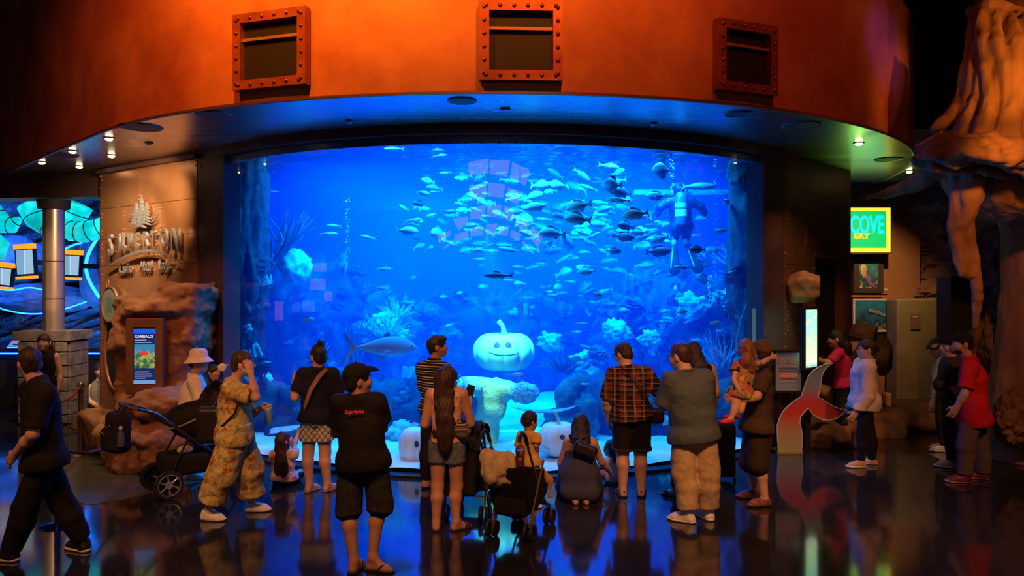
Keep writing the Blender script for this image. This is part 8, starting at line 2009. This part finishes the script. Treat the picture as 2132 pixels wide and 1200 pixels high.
# car seat shell: tilted bowl
ax = nrm(np.array(list(f)) * .35 + np.array([0, 0, 1.0]) * .8 - np.array(list(r_)) * -.25)
S = SDF(.014, .05); cs = np.array(at(.40, 0, .82)); S.ell(cs, (.34, .24, .26), Mf); S.ell(np.array(at(.62, 0, .98)), (.16, .23, .24), Mf); S.ell(np.array(at(.36, .0, .98)), (.30, .18, .22), Mf, .02, op='s'); S.ell(np.array(at(.54, .03, 1.04)), (.12, .17, .18), Mf, .03, op='s'); S.build('car_seat', M_FAB, e, tuple(O))
S = SDF(.014, .05); S.ell(np.array(at(.45, 0, .78)), (.27, .17, .10), Mf); S.ell(np.array(at(.60, 0, .92)), (.06, .15, .16), Mf); S.wrinkle(.008, 8, 2); S.build('seat_pad', cloth('pad_charcoal', (.04, .035, .035)), e, tuple(O))
MB().tube([at(.40 + .36 * math.cos(a) * .9, .25 * math.sin(a), .88 + .16 * math.cos(a)) for a in [2 * PI * i / 36 for i in range(36)]], .012, 6, closed=True).build('shell_rim', mat('shell_grey', (.22, .23, .25), .4), e, smooth=True)
MB().tube([at(.44, -.25, .90), at(.58, -.22, 1.12), at(.64, 0, 1.17), at(.58, .22, 1.12), at(.44, .25, .90)], .022, 8).build('carry_handle', M_TUBEK, e, smooth=True)
S = SDF(.012, .03); S.ell(np.array(at(.40, .04, .90)), (.05, .04, .03), Mf); S.build('buckle_cloth', C_WHITE, e, tuple(O))
S = SDF(.012, .02); S.ell(np.array(at(.22, .10, .48)), (.09, .05, .05), Mf); o = S.build('folded_cloth', cloth('cloth_pale', (.5, .48, .46)), None, tuple(at(.22, .10, .48))); tag(o, 'pale cloth lying in the pram basket', 'cloth')
# backpack hung on the handle
bc = at(-.46, .10, .76); b = empty('backpack', bc, 'black backpack hanging from the pram handle', 'backpack'); S = SDF(.012, .04); S.box(np.array(bc), (.10, .17, .21), Mf, .07); S.box(np.array(bc - f * .10 - UP * .07), (.05, .13, .11), Mf, .04); S.wrinkle(.006, 8, 3); S.build('body', M_FAB, b, tuple(bc))
for z0, w_ in ((.10, .13), (-.0, .12)): MB().tube([bc - f * .155 * (1 if z0 < .05 else .72) + r_ * s_ * w_ + UP * (z0 - .04 * (1 - (s_) ** 2) * (1 if z0 > .05 else -.3)) for s_ in [-1 + .25 * i for i in range(9)]], .005, 5).build('zip', mat('zip_silver', (.5, .48, .45), .35, .6), b)
for sg in (-1, 1): MB().tube([bc + r_ * sg * .09 + UP * .19, bc + r_ * sg * .09 + UP * .27 + f * .06], .010, 6).build('strap', M_FAB, b, smooth=True)
wb_ = bc + r_ * .19 + UP * -.02 - f * .02; q = empty('side_bottle', wb_ - UP * .1, 'small clear bottle in the side pocket of the backpack', 'bottle'); MB().lathe(wb_ - UP * .1, [(.032, 0), (.034, .01), (.034, .13), (.014, .165), (.014, .18)], 16).build('flask', mat('bottle_grey', (.10, .10, .14), .2), q, smooth=True); MB().lathe(wb_ + UP * .078, [(.018, 0), (.018, .03), (.001, .032)], 14).build('cap', C_WHITE, q, smooth=True)

# ------------------------------------------------------------------ diver in the tank
Yd = 11.8
p = Person('scuba diver in a dark suit swimming among the fish', P(1417, 0, Yd).x, Yd, 5, 1.72, 1.05, 'fair', head_pitch=10, z0=P(0, 560, Yd).z, group=None, face=True,
    J={'head': pp(1413, 398, Yd + .10), 'neck': pp(1415, 416, Yd), 'chest': pp(1417, 434, Yd), 'pel': pp(1418, 472, Yd + .05), 'lsh': pp(1394, 420, Yd), 'rsh': pp(1440, 420, Yd), 'lel': pp(1375, 432, Yd - .05), 'lwr': pp(1368, 446, Yd + .2), 'rel': pp(1458, 430, Yd), 'rwr': pp(1468, 446, Yd + .2), 'lhip': pp(1410, 478, Yd + .05), 'rhip': pp(1427, 478, Yd + .05), 'lkn': pp(1405, 488, Yd + .42), 'rkn': pp(1430, 488, Yd + .42), 'lan': pp(1404, 505, Yd + .06), 'ran': pp(1428, 502, Yd + .06)})
p.feet = {'l': nrm((-.05, 0, -1)), 'r': nrm((.3, 0, -1))}
p.build_body(); C_WET = mat('wetsuit', (.012, .016, .03), .5); p.shirt(C_WET, 1.95, .05, .012, 'wetsuit_top', wr=.003); p.pants(C_WET, 1.97, .010, name='wetsuit_legs', top=.12, wr=.003); p.hair(mat('hood_black', (.01, .01, .014), .5), 'short', name='hood')
for sd, dx in (('l', -.02), ('r', .16)):
    a = p.J[sd + 'an']; S = SDF(.010, .02); S.cone(a + [0, 0, -.02], a + np.array([dx * .3, -.03, -.14]), .045, .05, flat=((0, 1, 0), .6)); S.cone(a + np.array([dx * .3, -.03, -.12]), a + np.array([dx, -.10, -.42]), .05, .095, flat=((0, 1, 0), .18)); S.build('fin', mat('fin_black', (.05, .055, .07), .35), p.e, tuple(p.base))
    m_ = MB(); m_.tube([Vector(a + np.array([dx * .3 - .03, -.06, -.12])), Vector(a + np.array([dx - .06, -.13, -.40]))], .010, 5); m_.build('fin_stripe', C_WHITE, p.e, Vector(p.base))
tb_ = Vector(pp(1418, 470, Yd - .17)); t = empty('air_tank', tb_, 'scuba air tank with bright labels on the diver back', 'air tank')
MB().lathe(tb_, [(.03, -.01), (.085, .02), (.09, .05), (.09, .42), (.07, .48), (.03, .51)], 24).build('cylinder', mat('tank_steel', (.10, .18, .30), .3, .3), t, smooth=True); MB().lathe(tb_, [(.0915, .14), (.0915, .24)], 24).build('label_band', mat('tank_label', (.75, .85, .85), .6), t, smooth=True); MB().lathe(tb_, [(.0915, .27), (.0915, .34)], 24).build('label_band', mat('tank_label2', (.35, .55, .60), .6), t, smooth=True)
MB().lathe(tb_ + UP * .51, [(.022, 0), (.022, .05), (.035, .06), (.03, .09)], 14).build('valve', M_CHROME, t, smooth=True); MB().tube([tb_ + Vector((0, 0, .56)), tb_ + Vector((.12, .02, .60)), tb_ + Vector((.14, .2, .55))], .012, 6).build('hose', RUB, t, smooth=True)

# ------------------------------------------------------------------ lit things behind and beside the camera that mirror in the glass
def mirror(px, py, axis, val):
    """point on plane axis=val that the curved glass shows at this photo pixel"""
    d = np.array([(px - CX) / FPX, 1.0, -(py - HY) / FPX]); t = d[0]
    A_ = 1 + t * t; B_ = -2 * (t * TC.x + TC.y); C_ = TC.x ** 2 + TC.y ** 2 - RT ** 2
    Y_ = (-B_ - math.sqrt(B_ * B_ - 4 * A_ * C_)) / (2 * A_); h = np.array([t * Y_, Y_, CAMH + d[2] * Y_]); n = np.array([h[0] - TC.x, h[1] - TC.y, 0]) / RT
    r2 = d - 2 * np.dot(d, n) * n; k = (val - h[axis]) / r2[axis]; return Vector(h + r2 * k)
M_PANE = emissive('backlit_pane', (1.0, .55, .62), 1.6)
quads = [[(975, 338), (1018, 330), (1015, 362), (976, 365)], [(1021, 333), (1062, 334), (1056, 369), (1020, 362)], [(1067, 337), (1104, 355), (1095, 387), (1061, 370)], [(976, 387), (1013, 380), (1012, 410), (979, 419)], [(1016, 380), (1052, 384), (1048, 412), (1016, 409)], [(1057, 390), (1088, 400), (1077, 426), (1053, 415)],
    [(941, 456), (974, 450), (974, 466), (955, 480)], [(979, 434), (1011, 426), (1009, 453), (979, 457)], [(1015, 428), (1044, 426), (1042, 452), (1014, 452)], [(1050, 427), (1072, 440), (1067, 462), (1045, 453)], [(1075, 445), (1104, 463), (1094, 485), (1072, 468)],
    [(910, 490), (938, 480), (937, 490), (914, 508)], [(946, 489), (975, 480), (975, 498), (947, 503)], [(979, 473), (1006, 470), (1006, 490), (980, 493)], [(1012, 468), (1036, 465), (1033, 489), (1011, 489)], [(1039, 470), (1062, 470), (1056, 491), (1036, 490)], [(1065, 478), (1087, 489), (1080, 503), (1062, 494)], [(1110, 470), (1130, 494), (1120, 518), (1098, 487)], [(922, 521), (943, 506), (946, 498), (925, 514)], [(1090, 500), (1114, 530), (1108, 526), (1087, 508)]]
c0 = mirror(1020, 440, 1, -6.5); e = empty('fan_window', c0, 'fan shaped backlit window mirrored in the aquarium glass', 'window')
for qd in quads: MB().prism([mirror(x, y, 1, -6.5) for x, y in qd], (0, -.04, 0)).build('pane', M_PANE, e, c0)
wv3 = MB(); wv3.add([(-16, -7, 0), (16, -7, 0), (16, -7, 7.6), (-16, -7, 7.6)], [(0, 1, 2, 3)]); tag(wv3.build('wall_back', M_BLACK), 'dark hall wall behind the camera', kind='structure')
SLOTS = [((524, 606, 543, 622), (1.0, .35, .55)), ((572, 628, 590, 668), (.9, .35, .45)), ((608, 629, 624, 651), (.2, .4, .9)), ((629, 626, 656, 650), (.3, .45, .9)), ((675, 607, 692, 628), (1.0, .5, .55)), ((648, 548, 680, 566), (.6, .7, 1.0)), ((645, 580, 678, 604), (.7, .65, .9))]
for i, ((x0, y0, x1, y1), col) in enumerate(SLOTS):
    cs_ = [mirror(x, y, 0, -11.0) for x, y in ((x0, y0), (x1, y0), (x1, y1), (x0, y1))]; ys = [c.y for c in cs_]; zs = [c.z for c in cs_]; yc, hw = sum(ys) / 4, max(.25, (max(ys) - min(ys)) / 2); z0, z1 = min(zs), max(zs)
    if i == 6: MB().prism(cs_, (-.02, 0, 0)).build('screen', emissive('slot_screen_%d' % i, col, 1.3), e); continue
    c = Vector((-11.0, yc, 0)); e = empty('slot_machine', c, 'slot machine with a lit screen, ' + ('first', 'second', 'third', 'fourth', 'fifth', 'sixth', 'seventh')[i] + ' along the left hall side', 'slot machine', 'slot machines left of the hall')
    MB().box(Vector((-11.32, yc, z0 / 2)), (.6, hw * 2 + .1, z0)).build('cabinet', M_BLACK, e); MB().prism(cs_, (-.02, 0, 0)).build('screen', emissive('slot_screen_%d' % i, col, 1.3), e)
# black cloth edge lights: small pink lamps over the slots
